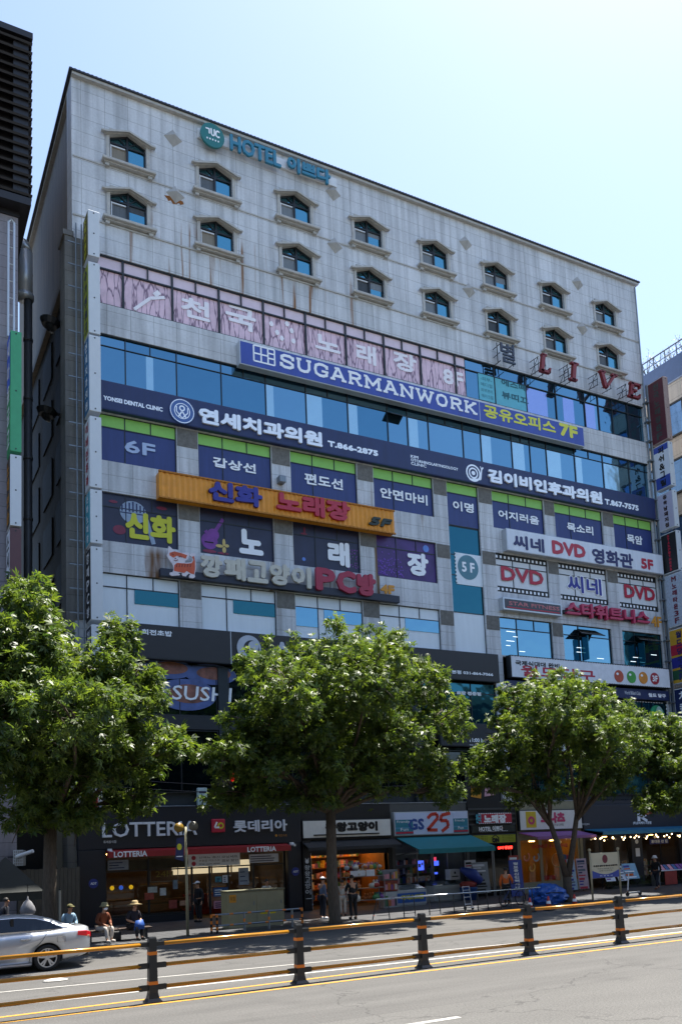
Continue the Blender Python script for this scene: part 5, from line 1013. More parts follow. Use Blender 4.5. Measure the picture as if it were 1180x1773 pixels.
# ------------------------------------------------------------------ trees
def leafmat(name, c, ct):
    m = bpy.data.materials.new(name); m.use_nodes = True; N = m.node_tree.nodes; L = m.node_tree.links; b = N['Principled BSDF']; b.inputs['Roughness'].default_value = .46; b.inputs['Specular IOR Level'].default_value = .42
    ge = N.new('ShaderNodeNewGeometry'); at_ = N.new('ShaderNodeAttribute'); at_.attribute_name = 'tone'
    r = N.new('ShaderNodeValToRGB'); r.color_ramp.elements[0].color = (c[0]*.42, c[1]*.5, c[2]*.7, 1); r.color_ramp.elements[1].color = (c[0]*1.8, c[1]*1.45, c[2]*1.0, 1); L.new(at_.outputs['Fac'], r.inputs[0]); L.new(r.outputs[0], b.inputs['Base Color'])
    t = N.new('ShaderNodeBsdfTranslucent'); mm = N.new('ShaderNodeMix'); mm.data_type = 'RGBA'; mm.blend_type = 'MULTIPLY'; mm.inputs[0].default_value = 1; L.new(r.outputs[0], mm.inputs[6]); mm.inputs[7].default_value = (*ct, 1); L.new(mm.outputs[2], t.inputs[0])
    x = N.new('ShaderNodeMixShader'); x.inputs[0].default_value = .38; L.new(b.outputs[0], x.inputs[1]); L.new(t.outputs[0], x.inputs[2]); L.new(x.outputs[0], N['Material Output'].inputs[0]); return m
leaf = leafmat('leaf', (.076, .130, .028), (2.0, 1.95, .9))
bark = mat('bark', (.085, .065, .046), .9, var=.5, scale=6, bump=.8, stretch=(3, 3, .7), srgb=False)
def leaves(blobs, n, size, seed):
    gg = random.Random(seed*3+1); more = []
    for c, q in blobs:                                # smaller sprays that break the outline of each mass
        for k in range(14):
            d = Vector((gg.gauss(0, 1), gg.gauss(0, 1), gg.gauss(.25, .9))).normalized(); f = gg.uniform(.13, .33)
            more.append(((c[0]+d.x*q[0]*gg.uniform(.75, 1.0), c[1]+d.y*q[1]*gg.uniform(.75, 1.0), c[2]+d.z*q[2]*gg.uniform(.75, 1.1)), (q[0]*f*gg.uniform(.7, 1.2), q[1]*f, q[2]*f*gg.uniform(.8, 1.6))))
        for k in range(7):                             # single shoots standing clear of the mass
            d = Vector((gg.gauss(0, 1), gg.gauss(0, 1), gg.gauss(.45, .7))).normalized(); e = gg.uniform(.9, 1.12)
            more.append(((c[0]+d.x*q[0]*e, c[1]+d.y*q[1]*e, c[2]+d.z*q[2]*e), (gg.uniform(.16, .32), gg.uniform(.16, .32), gg.uniform(.22, .5))))
    blobs = [(c, (q[0]*.74, q[1]*.74, q[2]*.74)) for c, q in blobs]+more
    g = np.random.default_rng(seed); B = np.array([[*b[0], *b[1]] for b in blobs]); vol = B[:, 3]*B[:, 4]*B[:, 5]; w = vol**.72
    idx = g.choice(len(B), n, p=w/w.sum()); d = g.normal(size=(n, 3)); d /= np.linalg.norm(d, axis=1)[:, None]
    rad = g.random(n)**.5
    # clumpy twigs: pull directions towards a few sub-cluster axes
    K = 15; ax = g.normal(size=(len(B), K, 3)); ax /= np.linalg.norm(ax, axis=2)[:, :, None]
    pick = ax[idx, g.integers(0, K, n)]; d = d*.34+pick; d /= np.linalg.norm(d, axis=1)[:, None]; rad *= 1+.16*g.normal(size=n)
    P = B[idx, :3]+d*rad[:, None]*B[idx, 3:]
    P[:, 2] -= .1*rad*B[idx, 3]*np.abs(g.normal(size=n))
    nrm = d*.55+np.array([0, 0, .55])+.62*g.normal(size=(n, 3)); nrm /= np.linalg.norm(nrm, axis=1)[:, None]
    u = d+.8*g.normal(size=(n, 3))+np.array([0, 0, -.45]); u -= (u*nrm).sum(1)[:, None]*nrm; u /= np.linalg.norm(u, axis=1)[:, None]; v = np.cross(nrm, u)
    s = size*(.6+.75*g.random(n))[:, None]
    def pt(a, b, c=0.): return P+s*(a*u+b*v+c*nrm)
    # three pointed lobes from one stalk
    q = [pt(0, 0), pt(.5, .17, .05), pt(1.0, 0, -.1), pt(.5, -.17, .05), pt(.42, .3, .02), pt(.62, .62, -.12), pt(.22, .38, 0), pt(.42, -.3, .02), pt(.62, -.62, -.12), pt(.22, -.38, 0)]
    V = np.stack(q, 1).reshape(-1, 3); o = np.arange(n)[:, None]*10
    F = np.concatenate([o+np.array([[0, 3, 2, 1]]), o+np.array([[0, 4, 5, 6]]), o+np.array([[0, 9, 8, 7]])], 1).reshape(-1, 4)
    tone = np.clip(.4+.27*g.normal(size=n)+.25*(P[:, 2]-B[idx, 2])/B[idx, 5]*.4, 0, 1)
    return V, F, np.repeat(tone, 10)
def tree(label, base, fork, blobs, n, size, seed, r0=.22, lean=(0, 0), twin=False, name='street_tree'):
    g = random.Random(seed); r = thing(name, label, 'tree', (base[0], base[1], .15), 'leafy trees along the kerb')
    m = MB(); b0 = Vector((base[0], base[1], .0)); f = Vector((base[0]+lean[0], base[1]+lean[1], fork))
    if twin:
        low = b0+Vector((0, 0, 1.3)); m.tube([b0, b0+Vector((0, 0, .25)), low], [r0*1.35, r0*1.1, r0], 12)
        tops = [f+Vector((-.75, .1, 0)), f+Vector((.8, -.1, .2))]
        for t in tops: m.tube([low-Vector((0, 0, .2)), low.lerp(t, .45)+Vector((g.gauss(0, .06), 0, .1)), t], [r0*.8, r0*.68, r0*.55], 10)
    else:
        m.tube([b0, b0+Vector((0, 0, .3)), b0.lerp(f, .4)+Vector((g.gauss(0, .04), g.gauss(0, .04), 0)), f], [r0*1.4, r0*1.08, r0*.96, r0*.85], 14); tops = [f]
    m.obj('trunk', bark, r, True)
    m = MB()
    for c, rad in blobs:
        c = Vector(c); s = min(tops, key=lambda t: (t-c).length); mid = s.lerp(c, .5)+Vector((g.gauss(0, .25), g.gauss(0, .25), .15*(c-s).length*.5))
        m.tube([s-Vector((0, 0, .25)), mid, c], [r0*.42, r0*.25, .035], 7)
        for q in range(6):
            e = c+Vector((g.gauss(0, 1), g.gauss(0, 1), g.gauss(.2, .8))).normalized()*Vector(rad).length*.5; m.tube([mid.lerp(c, g.random()), c.lerp(e, .5)+Vector((0, 0, .12)), e], [.05, .028, .01], 5)
    m.obj('limb', bark, r, True)
    V, F, tone = leaves(blobs, n, size, seed)
    me = bpy.data.meshes.new('crown'); V = V-np.array([base[0], base[1], .15])
    me.vertices.add(len(V)); me.vertices.foreach_set('co', V.astype(np.float32).ravel()); me.loops.add(F.size); me.loops.foreach_set('vertex_index', F.astype(np.int32).ravel())
    me.polygons.add(len(F)); me.polygons.foreach_set('loop_start', np.arange(0, F.size, 4, dtype=np.int32)); me.update(calc_edges=True)
    a = me.attributes.new('tone', 'FLOAT', 'POINT'); a.data.foreach_set('value', tone.astype(np.float32)); me.materials.append(leaf)
    o = bpy.data.objects.new('crown', me); COL.objects.link(o); o.parent = r; return r
def BL(px, py, y, rx, ry, rz): x, z = at(px, py, y); return ((x, y, z), (rx, ry, rz))
t1 = [BL(60, 1110, -8, 1.5, 1.6, 1.9), BL(50, 1050, -8.2, .8, .9, 1.1), BL(15, 1170, -8.5, 1.9, 2, 1.8), BL(110, 1180, -8.6, 1.9, 2, 1.8), BL(212, 1165, -8.8, 1.35, 1.5, 1.5), BL(212, 1115, -8.6, .55, .6, .7), BL(228, 1215, -9.3, 1.1, 1.5, 1.1), BL(150, 1260, -9.5, 2.0, 2.2, 1.5), BL(40, 1270, -9.5, 2.1, 2.3, 1.6), BL(245, 1290, -8.7, 1.2, 1.5, .9), BL(305, 1292, -9.2, .6, .8, .45), BL(200, 1345, -8.3, 1.5, 1.6, .9), BL(90, 1350, -8.3, 2.0, 2, 1.2), BL(-40, 1250, -8.5, 2, 2.2, 2.2), BL(235, 1388, -8, .9, .9, .5), BL(45, 1412, -7.9, 1.5, 1.5, .65), BL(135, 1422, -7.9, 1.2, 1.2, .5), BL(60, 1200, -6.6, 2.2, 1.8, 2), BL(130, 1250, -11.6, 1.8, 1.4, 1.2)]
tree('tall leafy street tree behind the silver car', (at(88, 1590, -7.6)[0], -7.6), 4.4, t1, 31000, .24, 11, .24)
t2 = [BL(560, 1130, -8, 1.6, 1.8, 1.2), BL(650, 1133, -8, 1.4, 1.7, 1.15), BL(490, 1150, -8.2, 1.15, 1.5, 1.0), BL(432, 1158, -8.4, .55, .8, .45), BL(600, 1195, -8.6, 2.4, 2.6, 1.7), BL(710, 1190, -8.3, 1.4, 1.6, 1.3), BL(500, 1230, -9, 2.0, 2.3, 1.5), BL(445, 1262, -8.6, 1.2, 1.6, 1.1), BL(385, 1312, -8.7, .9, 1.2, .7), BL(770, 1250, -8.4, 1.1, 1.4, .9), BL(680, 1280, -8.7, 1.9, 2.2, 1.3), BL(560, 1300, -8.7, 2.1, 2.3, 1.3), BL(450, 1330, -8.3, 1.6, 1.8, 1.0), BL(745, 1330, -8.2, 1.1, 1.4, .8), BL(640, 1355, -8.1, 1.8, 1.9, .8), BL(520, 1378, -8.1, 1.7, 1.6, .7), BL(765, 1375, -8.6, .8, .9, .45), BL(405, 1380, -8, 1.1, 1.1, .55), BL(640, 1180, -11.2, 1.8, 1.5, 1.5), BL(500, 1190, -11, 1.5, 1.3, 1.2), BL(600, 1230, -6, 2.6, 1.8, 1.8)]
tree('broad leafy street tree in front of the cat goods shop', gd(580, 1599, .15), 4.7, t2, 36000, .225, 12, .23)
t3 = [BL(955, 1198, -7.4, 1.3, 1.5, 1.0), BL(895, 1225, -7.5, 1.1, 1.4, .9), BL(1022, 1218, -7.3, 1.3, 1.6, .95), BL(955, 1250, -8, 2.0, 2.2, 1.3), BL(870, 1280, -8, 1.4, 1.6, 1.1), BL(1050, 1260, -7.8, 1.7, 1.9, 1.2), BL(1105, 1278, -7.4, 1.15, 1.5, .8), BL(1150, 1295, -7.2, 1.0, 1.2, .7), BL(960, 1310, -8, 2.1, 2.2, 1.2), BL(860, 1330, -7.5, 1.3, 1.5, .8), BL(1060, 1320, -7.5, 1.7, 1.8, 1.0), BL(1142, 1268, -7.3, 1.1, 1.4, .75), BL(1130, 1330, -7.6, 1.1, 1.3, .6), BL(920, 1368, -7.2, 1.5, 1.6, .7), BL(1030, 1364, -7.2, 1.5, 1.6, .6), BL(850, 1355, -8, .9, 1, .5), BL(970, 1230, -10.4, 1.7, 1.3, 1.2), BL(1060, 1280, -10.2, 1.5, 1.3, 1.0), BL(960, 1280, -5.6, 2.4, 1.6, 1.5)]
tree('fork trunked leafy street tree beside the notice board', gd(984, 1562, .15), 4.0, t3, 30000, .21, 13, .2, twin=True)
t4 = [BL(1170, 1330, -8.5, 1.6, 1.8, .9), BL(1205, 1300, -8.5, 1.8, 2, 1.2), BL(1165, 1380, -8.8, 1.4, 1.6, .7), BL(1130, 1395, -8.8, .8, .9, .4), BL(1230, 1360, -8.8, 2, 2.2, 1.2), BL(1240, 1290, -8.0, 2.2, 2.2, 1.4)]
tree('dark leafy tree in front of the phone shop logo', (35.6, -8.2), 4.2, t4, 15000, .22, 14, .22)

# ------------------------------------------------------------------ car
silv = bpy.data.materials.new('car_silver'); silv.use_nodes = True; b_ = silv.node_tree.nodes['Principled BSDF']; b_.inputs['Base Color'].default_value = (.52, .54, .57, 1); b_.inputs['Metallic'].default_value = .55; b_.inputs['Roughness'].default_value = .3; b_.inputs['Coat Weight'].default_value = .8; b_.inputs['Coat Roughness'].default_value = .04
cg = glass('car_glass', '141a22', .5, .03, .0, '141a22', .8); rub = mat('tyre_rubber', '17181a', .8, var=.1); chrm = mat('chrome', 'c9ccd0', .12, .9, var=0); rimm = mat('rim_alloy', 'b9bdc2', .28, .7, var=.05)
def boolean_cut(o, cutters):
    for c in cutters:
        md = o.modifiers.new('b', 'BOOLEAN'); md.operation = 'DIFFERENCE'; md.object = c; md.solver = 'EXACT'
    for q in [o]+cutters: TS.collection.objects.link(q)
    me = baked(o); TS.collection.objects.unlink(o); o.modifiers.clear(); old = o.data; o.data = me; bpy.data.meshes.remove(old); me.name = o.name
    for c in cutters: bpy.data.objects.remove(c)
CX, CY = -.42, -11.9
CAR = thing('parked_car', 'silver sedan with its boot beside the seated people', 'car', (0, 0, 0))
def cring(x, zb, w, zs, zt):
    h = [(0, zb), (w*.86, zb), (w*.97, zb+.07), (w, zb+.22), (w*1.005, (zb+zs)/2+.1), (w*.985, zs-.06), (w*.95, zs), (w*.86, zt-.025), (w*.6, zt-.004), (0, zt)]
    return [(x, -a, z) for a, z in h]+[(x, a, z) for a, z in h[::-1][1:-1]]
st = [(-3.75, .36, .5, .58, .62), (-3.68, .28, .68, .62, .68), (-3.45, .22, .82, .68, .76), (-3.0, .2, .89, .76, .86), (-2.4, .19, .91, .86, .97), (-1.6, .19, .915, .91, 1.0), (-.8, .19, .915, .94, 1.02), (0, .2, .915, .97, 1.04), (.45, .23, .9, .99, 1.07), (.8, .29, .87, 1.0, 1.09), (1.0, .34, .82, .98, 1.09), (1.1, .38, .74, .92, 1.06), (1.15, .44, .64, .84, .95)]
m = MB(); m.loft([cring(*s) for s in st]); body = m.obj('body', silv, CAR, True)
cut = []
for wx in (0, -2.8):
    for s in (-1, 1):
        mm = MB(); mm.tube([(wx, s*.6, .34), (wx, s*1.1, .34)], .385, 40); c = mm.obj('cut', None, loc=(0, 0, 0)); cut.append(c)
boolean_cut(body, cut)
md = body.data
def roofw(z): return .80-(z-.98)*.52
rl = [(-2.45, .97), (-1.75, 1.34), (-1.2, 1.44), (-.7, 1.46), (-.2, 1.42), (.2, 1.31), (.55, 1.17), (.85, 1.075)]
m = MB(); rings = []
for x, z in rl: w = roofw(z); rings.append([(x, -.80, .965), (x, -roofw(min(z, 1.15)), min(z-.012, 1.15)), (x, -w*.93, z-.03), (x, -w*.55, z), (x, w*.55, z), (x, w*.93, z-.03), (x, roofw(min(z, 1.15)), min(z-.012, 1.15)), (x, .80, .965)])
m.loft(rings); m.obj('roof', silv, CAR, True)
for s in (-1, 1):
    m = MB(); pl = [(-1.98, 1.04), (-1.62, 1.28), (-1.2, 1.375), (-.7, 1.39), (-.25, 1.345), (.1, 1.24), (.42, 1.07), (.25, 1.04)]
    pts = [(x, s*(roofw(z)+.012), z) for x, z in pl]; m.add(pts, [tuple(range(len(pts)))]); wn = m.obj('side_window', cg, CAR)
    m = MB(); m.tube(pts+[pts[0]], .012, 5); m.obj('trim', chrm, wn); m = MB(); m.box(-.88, -.8, s*(roofw(1.2))-.02, s*(roofw(1.2))+.02, 1.03, 1.385); m.obj('pillar', black, wn)
m = MB(); m.quad((.22, -.5, 1.315), (.22, .5, 1.315), (.8, .62, 1.1), (.8, -.62, 1.1)); m.obj('rear_window', cg, CAR); m = MB(); m.quad((-2.36, -.66, 1.03), (-1.8, -.52, 1.33), (-1.8, .52, 1.33), (-2.36, .66, 1.03)); m.obj('windscreen', cg, CAR)
lr = mat('tail_red', 'a81420', .2, .1, var=.05, emit=.15)
for s in (-1, 1):
    m = MB(); m.loft([[(.78, s*.885, .86), (.78, s*.885, .96), (.8, s*.86, .97), (.8, s*.86, .85)], [(1.02, s*.835, .82), (1.02, s*.835, .95), (1.02, s*.8, .96), (1.02, s*.8, .81)], [(1.155, s*.7, .78), (1.155, s*.69, .9), (1.13, s*.66, .92), (1.13, s*.66, .78)]]); lt = m.obj('tail_light', lr, CAR)
    m = MB(); m.box(.98, 1.1, s*.79-.02, s*.79+.02, .8, .84); m.obj('reverse_lens', mat('lens_amber', 'd9b08a', .2), lt)
    for x in (-.55, -1.5): m = MB(); m.rbox(x-.12, x+.12, s*.93-.02, s*.93+.02, .84, .875, .012); m.obj('door_handle', chrm, CAR)
    m = MB(); 
    for pl in ([(-.02, .96), (-.12, .8), (-.3, .6), (-.42, .45), (-.46, .25)], [(-1.28, .95), (-1.3, .25)], [(.25, .72), (.45, .72), (.45, .86), (.25, .86), (.25, .72)]): m.tube([(x, s*(.918 if x < .1 else .91), z) for x, z in pl], .006, 4)
    m.obj('panel_gap', black, CAR)
    m = MB(); m.rbox(-2.45, -2.25, s*1.02-.09, s*1.02+.09, .98, 1.12, .03); m.obj('mirror', silv, CAR)
    m = MB(); m.loft([[(-2.35, s*.86, .16), (-.4, s*.86, .16), (-.4, s*.93, .2), (-2.35, s*.93, .2)], [(-2.35, s*.86, .24), (-.4, s*.86, .24), (-.4, s*.925, .24), (-2.35, s*.925, .24)]]); m.obj('sill', silv, CAR)
m = MB()
for wx in (0, -2.8): m.box(wx-.42, wx+.42, -.68, .68, .2, .85)
m.obj('wheel_well', black, CAR)
m = MB(); m.rbox(.9, 1.14, -.6, .6, .33, .44, .03); m.tube([(1.0, .45, .3), (1.17, .45, .3)], .04, 8); m.tube([(1.0, -.45, .3), (1.17, -.45, .3)], .04, 8); m.obj('rear_valance', dark, CAR)
m = MB(); m.box(1.153, 1.165, -.25, .25, .7, .82); m.obj('number_plate', letter_w, CAR)
for wx in (0, -2.8):
    for s in (-1, 1):
        y0, y1 = s*.69, s*.9; m = MB(); rings = []
        for yy, rr_ in ((y0, .25), (y0, .32), (y0+s*.03, .34), (y1-s*.03, .34), (y1, .325), (y1+s*.004, .245), (y1-s*.03, .24)): rings.append([(wx+rr_*math.cos(t), yy, .34+rr_*math.sin(t)) for t in [2*math.pi*i/36 for i in range(36)]])
        m.loft(rings, cap=False); wl = m.obj('wheel', rub, CAR, True)
        m = MB(); yb = y1-s*.035; m.tube([(wx, y0, .34), (wx, y0+s*.06, .34)], .24, 30); m.obj('brake_disc', dark, wl)
        m = MB(); rings = []
        for yy, rr_ in ((yb-s*.02, .245), (y1, .245), (y1, .222), (yb-s*.02, .215)): rings.append([(wx+rr_*math.cos(t), yy, .34+rr_*math.sin(t)) for t in [2*math.pi*i/36 for i in range(36)]])
        m.loft(rings, cap=False); m.tube([(wx, yb-s*.03, .34), (wx, y1+s*.002, .34)], .055, 16)
        for k in range(10):
            a = 2*math.pi*(k//2)/5+(.17 if k % 2 else -.17)+.3; ca, sa = math.cos(a), math.sin(a); n = (-sa*.018, ca*.018); pp = [(.04*ca+n[0], .04*sa+n[1]), (.228*ca+n[0]*1.3, .228*sa+n[1]*1.3), (.228*ca-n[0]*1.3, .228*sa-n[1]*1.3), (.04*ca-n[0], .04*sa-n[1])]
            m.prism([(wx+p[0], .34+p[1]) for p in pp], min(yb, y1-s*.008), max(yb, y1-s*.008))
        m.obj('rim', rimm, wl)
spin(CAR, (CX, CY, .002), math.radians(.8)); CAR.scale = (1.07, 1.07, 1.07)

# ------------------------------------------------------------------ people
skin = mat('skin', 'b98a6c', .55, var=.06, scale=8)
def skinned(V, E, root):
    names = list(V); ix = {n: i for i, n in enumerate(names)}; me = bpy.data.meshes.new('s'); me.from_pydata([V[n][0] for n in names], [(ix[a], ix[b]) for a, b in E], [])
    o = bpy.data.objects.new('s', me); TS.collection.objects.link(o); md = o.modifiers.new('k', 'SKIN'); md.use_smooth_shade = True; md.branch_smoothing = .4
    for n in names:
        d = me.skin_vertices[0].data[ix[n]]; r = V[n][1]; d.radius = r if isinstance(r, tuple) else (r, r); d.use_root = n == root
    sb = o.modifiers.new('u', 'SUBSURF'); sb.levels = 1; sb.render_levels = 1
    ev = baked(o); vs = [v.co[:] for v in ev.vertices]; fs = [tuple(p.vertices) for p in ev.polygons]
    bpy.data.objects.remove(o); bpy.data.meshes.remove(me); bpy.data.meshes.remove(ev); return vs, fs
def person(label, loc, rz, top, bottom, shoe=None, hat=None, hatm=None, hair='1d1815', mask=None, pose='stand', s=1., armL=None, armR=None, stride=0., turn=0., sleeves=True, coat=0.):
    V_ = Vector; sit = pose == 'sit'; hz = .47 if sit else .93; lean = -.08 if sit else -.02
    J = {'pelvis': V_((0, 0, hz)), 'spine': V_((0, lean*.3, hz+.2)), 'chest': V_((0, lean, hz+.40)), 'neck': V_((0, lean*1.3-.01, hz+.55)), 'hb': V_((0, lean*1.5-.035, hz+.635)), 'hm': V_((0, lean*1.6-.035, hz+.70)), 'ht': V_((0, lean*1.6-.02, hz+.775))}
    for sd, nm, arm in ((1, 'L', armL), (-1, 'R', armR)):
        J['sh'+nm] = V_((sd*.175, lean*1.05, hz+.475))
        e, h = arm or ((sd*.25, .03, hz+.2), (sd*.26, -.05, hz-.04)); J['el'+nm] = V_(e); J['wr'+nm] = V_(h)
        d = (J['wr'+nm]-J['el'+nm]).normalized(); J['pa'+nm] = J['wr'+nm]+d*.075
        J['hip'+nm] = V_((sd*.095, 0, hz-.03))
        if sit: J['kn'+nm] = V_((sd*.12, -.42, hz+.02)); J['an'+nm] = V_((sd*.12, -.40+sd*.05, .08)); J['to'+nm] = V_((sd*.13, -.57+sd*.05, .045))
        else: k = stride*sd; J['kn'+nm] = V_((sd*.1, -.03-k*.16, .5)); J['an'+nm] = V_((sd*.1, .03-k*.33+.05*(k < 0), .085+(.07 if k < 0 else 0))); J['to'+nm] = V_((sd*.12, -.13-k*.33, .045))
    W = {'pelvis': (.15, .1), 'spine': (.125, .09), 'chest': (.15, .105), 'neck': .052, 'hb': (.066, .078), 'hm': (.078, .092), 'ht': (.06, .075)}
    for nm in 'LR': W.update({'sh'+nm: .06, 'el'+nm: .042, 'wr'+nm: .028, 'pa'+nm: (.036, .02), 'hip'+nm: .088, 'kn'+nm: .058, 'an'+nm: .04, 'to'+nm: .036})
    B = {k: (J[k], W[k]) for k in J}; Ed = [('pelvis', 'spine'), ('spine', 'chest'), ('chest', 'neck'), ('neck', 'hb'), ('hb', 'hm'), ('hm', 'ht')]
    for nm in 'LR': Ed += [('chest', 'sh'+nm), ('sh'+nm, 'el'+nm), ('el'+nm, 'wr'+nm), ('wr'+nm, 'pa'+nm), ('pelvis', 'hip'+nm), ('hip'+nm, 'kn'+nm), ('kn'+nm, 'an'+nm), ('an'+nm, 'to'+nm)]
    B['nose'] = (J['hm']+V_((0, -.108, -.025)), .014); Ed.append(('hm', 'nose'))
    B['jaw'] = (J['hb']+V_((0, -.05, -.03)), .04); Ed.append(('hb', 'jaw'))
    for sd, nm in ((1, 'L'), (-1, 'R')):
        B['ear'+nm] = (J['hm']+V_((sd*.092, .01, -.02)), (.012, .026)); Ed.append(('hm', 'ear'+nm))
        d = (J['pa'+nm]-J['wr'+nm]).normalized(); sd_ = d.cross(V_((0, 1, 0))).normalized() if abs(d.y) < .9 else V_((1, 0, 0)); up = d.cross(sd_)
        for f in range(4):
            o = sd_*(-.027+.018*f); l = (.062, .074, .07, .054)[f]; a = J['pa'+nm]+o+d*.03; kq = a+d*l*.55+up*.008; c = a+d*l*.9+up*.032
            for q, pp, rr_ in (('a', a, .0095), ('b', kq, .009), ('c', c, .0075)): B['f%d%s%s' % (f, q, nm)] = (pp, rr_)
            Ed += [('pa'+nm, 'f%da%s' % (f, nm)), ('f%da%s' % (f, nm), 'f%db%s' % (f, nm)), ('f%db%s' % (f, nm), 'f%dc%s' % (f, nm))]
        a = J['wr'+nm]+d*.045-sd_*.034; c = a+d*.04-sd_*.016+up*.014; B['tha'+nm] = (a, .012); B['thb'+nm] = (c, .009); Ed += [('pa'+nm, 'tha'+nm), ('tha'+nm, 'thb'+nm)]
    r = thing('person', label, 'person', (0, 0, 0))
    def grow(nm_, VV, EE, root, mt):
        m = MB(); vs, fs = skinned(VV, EE, root); m.add(vs, fs); return m.obj(nm_, mt, r, True)
    grow('body', B, Ed, 'pelvis', skin)
    f = .022
    T = {k: (J[k], tuple(a+f for a in (W[k] if isinstance(W[k], tuple) else (W[k], W[k])))) for k in ('pelvis', 'spine', 'chest', 'shL', 'shR', 'elL', 'elR')}
    T['pelvis'] = (J['pelvis']+V_((0, 0, .03-coat)), (.19+coat*.2, .135+coat*.2)); T['chest'] = (J['chest'], (.175, .128)); T['col'] = (J['neck']-V_((0, 0, .035)), (.07, .065))
    te = [('pelvis', 'spine'), ('spine', 'chest'), ('chest', 'col'), ('chest', 'shL'), ('chest', 'shR'), ('shL', 'elL'), ('shR', 'elR')]
    if sleeves:
        for nm in 'LR': T['wr'+nm] = (J['wr'+nm], .045); te.append(('el'+nm, 'wr'+nm))
    grow('top', T, te, 'chest', top)
    P = {k: (J[k], (W[k] if not isinstance(W[k], tuple) else W[k][0])+.02) for k in ('hipL', 'hipR', 'knL', 'knR')}; P['pelvis'] = (J['pelvis']-V_((0, 0, .01)), (.17, .12))
    for nm in 'LR': P['an'+nm] = (J['an'+nm]+V_((0, 0, .03)), .062)
    grow('trousers', P, [('pelvis', 'hipL'), ('pelvis', 'hipR'), ('hipL', 'knL'), ('hipR', 'knR'), ('knL', 'anL'), ('knR', 'anR')], 'pelvis', bottom)
    for nm in 'LR':
        m = MB(); c = (J['an'+nm]+J['to'+nm])/2+V_((0, 0, -.008)); m.ell((c.x, c.y-.02, max(c.z-.01, .048)), (.05, .135, .052), 12, 6); m.obj('shoe', shoe or black, r, True)
    hm = J['hm']
    m = MB(); m.ell((hm.x, hm.y+.022, hm.z+.025), (.094, .104, .105), 14, 8, -.35, 1); m.obj('hair', mat('hair_'+hair, hair, .6, var=.2, scale=20), r, True)
    for sd in (-1, 1): m = MB(); m.ell((hm.x+sd*.034, hm.y-.088, hm.z-.002), (.011, .008, .008), 8, 5); m.obj('eye', black, r)
    m = MB(); m.ell((hm.x, hm.y-.096, hm.z-.07), (.024, .01, .007), 8, 5); m.obj('mouth', mat('lips', '8a4a44', .5), r)
    if mask: m = MB(); m.ell((hm.x, hm.y-.06, hm.z-.055), (.068, .062, .055), 12, 7); m.obj('face_mask', mask, r, True)
    if hat:
        m = MB()
        if hat == 'cap': m.ell((hm.x, hm.y+.012, hm.z+.045), (.105, .118, .09), 14, 6, 0, 1); m.loft([[(hm.x-.08, hm.y-.08, hm.z+.05), (hm.x+.08, hm.y-.08, hm.z+.05), (hm.x+.08, hm.y-.08, hm.z+.062), (hm.x-.08, hm.y-.08, hm.z+.062)], [(hm.x-.06, hm.y-.2, hm.z+.03), (hm.x+.06, hm.y-.2, hm.z+.03), (hm.x+.06, hm.y-.2, hm.z+.04), (hm.x-.06, hm.y-.2, hm.z+.04)]])
        else:
            br_ = .26 if hat == 'straw' else .17
            rings = [[(hm.x+q*math.cos(t), hm.y+.01+q*math.sin(t), hm.z+z) for t in [2*math.pi*i/24 for i in range(24)]] for q, z in ((br_, .025), (.12, .06), (.112, .075), (.105, .13), (.075, .165), (.01, .17), (.01, .15), (.1, .07), (.112, .05), (br_-.005, .012))]; m.loft(rings)
        m.obj('hat', hatm, r, True)
    r.scale = (s, s, s); spin(r, loc, rz); return r
jb = mat('cloth_brown', '6b3518', .8, var=.2, scale=9); jd = mat('cloth_dark', '1e1c26', .8, var=.2); jo = mat('cloth_orange', 'd2601a', .7, var=.15, scale=8); jbl = mat('cloth_greyblue', '66728a', .8, var=.12); jk = mat('cloth_black', '15161b', .8, var=.2); tl = mat('cloth_cream', 'b5aea5', .8, var=.12); tn = mat('cloth_navy', '1d2230', .8, var=.2); jw = mat('cloth_white', 'b9b5ac', .8, var=.1); jsb = mat('cloth_skyblue', '7f9fb5', .8, var=.12); hs = mat('straw', 'a08c62', .8, var=.2, scale=30); hc = mat('hat_khaki', '8f8a68', .8, var=.15); hw = mat('hat_white', 'c9cdd2', .7, var=.06); olive = mat('hat_olive', '55522a', .8)
def armpose(sd, e, h): return (tuple(e), tuple(h))
seat = .47
A_lap = lambda hz=.47: (((.27, -.07, hz+.22), (.13, -.33, hz+.13)), ((-.27, -.07, hz+.22), (-.12, -.33, hz+.12)))
bxx = at(178, 1600, -7.4)[0]; bx2 = at(232, 1600, -7.5)[0]
a_ = A_lap(); person('seated person in a brown jacket, khaki hat and white mask beside the car', (bxx, -7.25, .15), math.radians(22), jb, tl, tl, 'brim', hc, mask=letter_w, pose='sit', armL=a_[0], armR=a_[1], s=1.03)
person('seated person in dark clothes and a wide straw hat holding a blue bag', (bx2, -7.3, .15), math.radians(18), jd, jk, black, 'straw', hs, pose='sit', armL=a_[0], armR=a_[1], s=1.03, sleeves=False)
m = MB(); o_ = Vector((bx2+.1, -7.75, .15)); m.loft([[(o_.x-.16, o_.y-.03, .5), (o_.x+.2, o_.y-.03, .54), (o_.x+.2, o_.y+.05, .54), (o_.x-.16, o_.y+.05, .5)], [(o_.x-.15, o_.y-.05, .66), (o_.x+.19, o_.y-.05, .7), (o_.x+.19, o_.y+.06, .7), (o_.x-.15, o_.y+.06, .66)], [(o_.x-.11, o_.y-.02, .83), (o_.x+.14, o_.y-.02, .86), (o_.x+.14, o_.y+.02, .86), (o_.x-.11, o_.y+.02, .83)]])
tag(m.obj('hand_bag', mat('bag_blue', '1f4f9c', .6, var=.15), None, True), 'bright blue soft bag on the lap of the straw hatted person', 'bag')
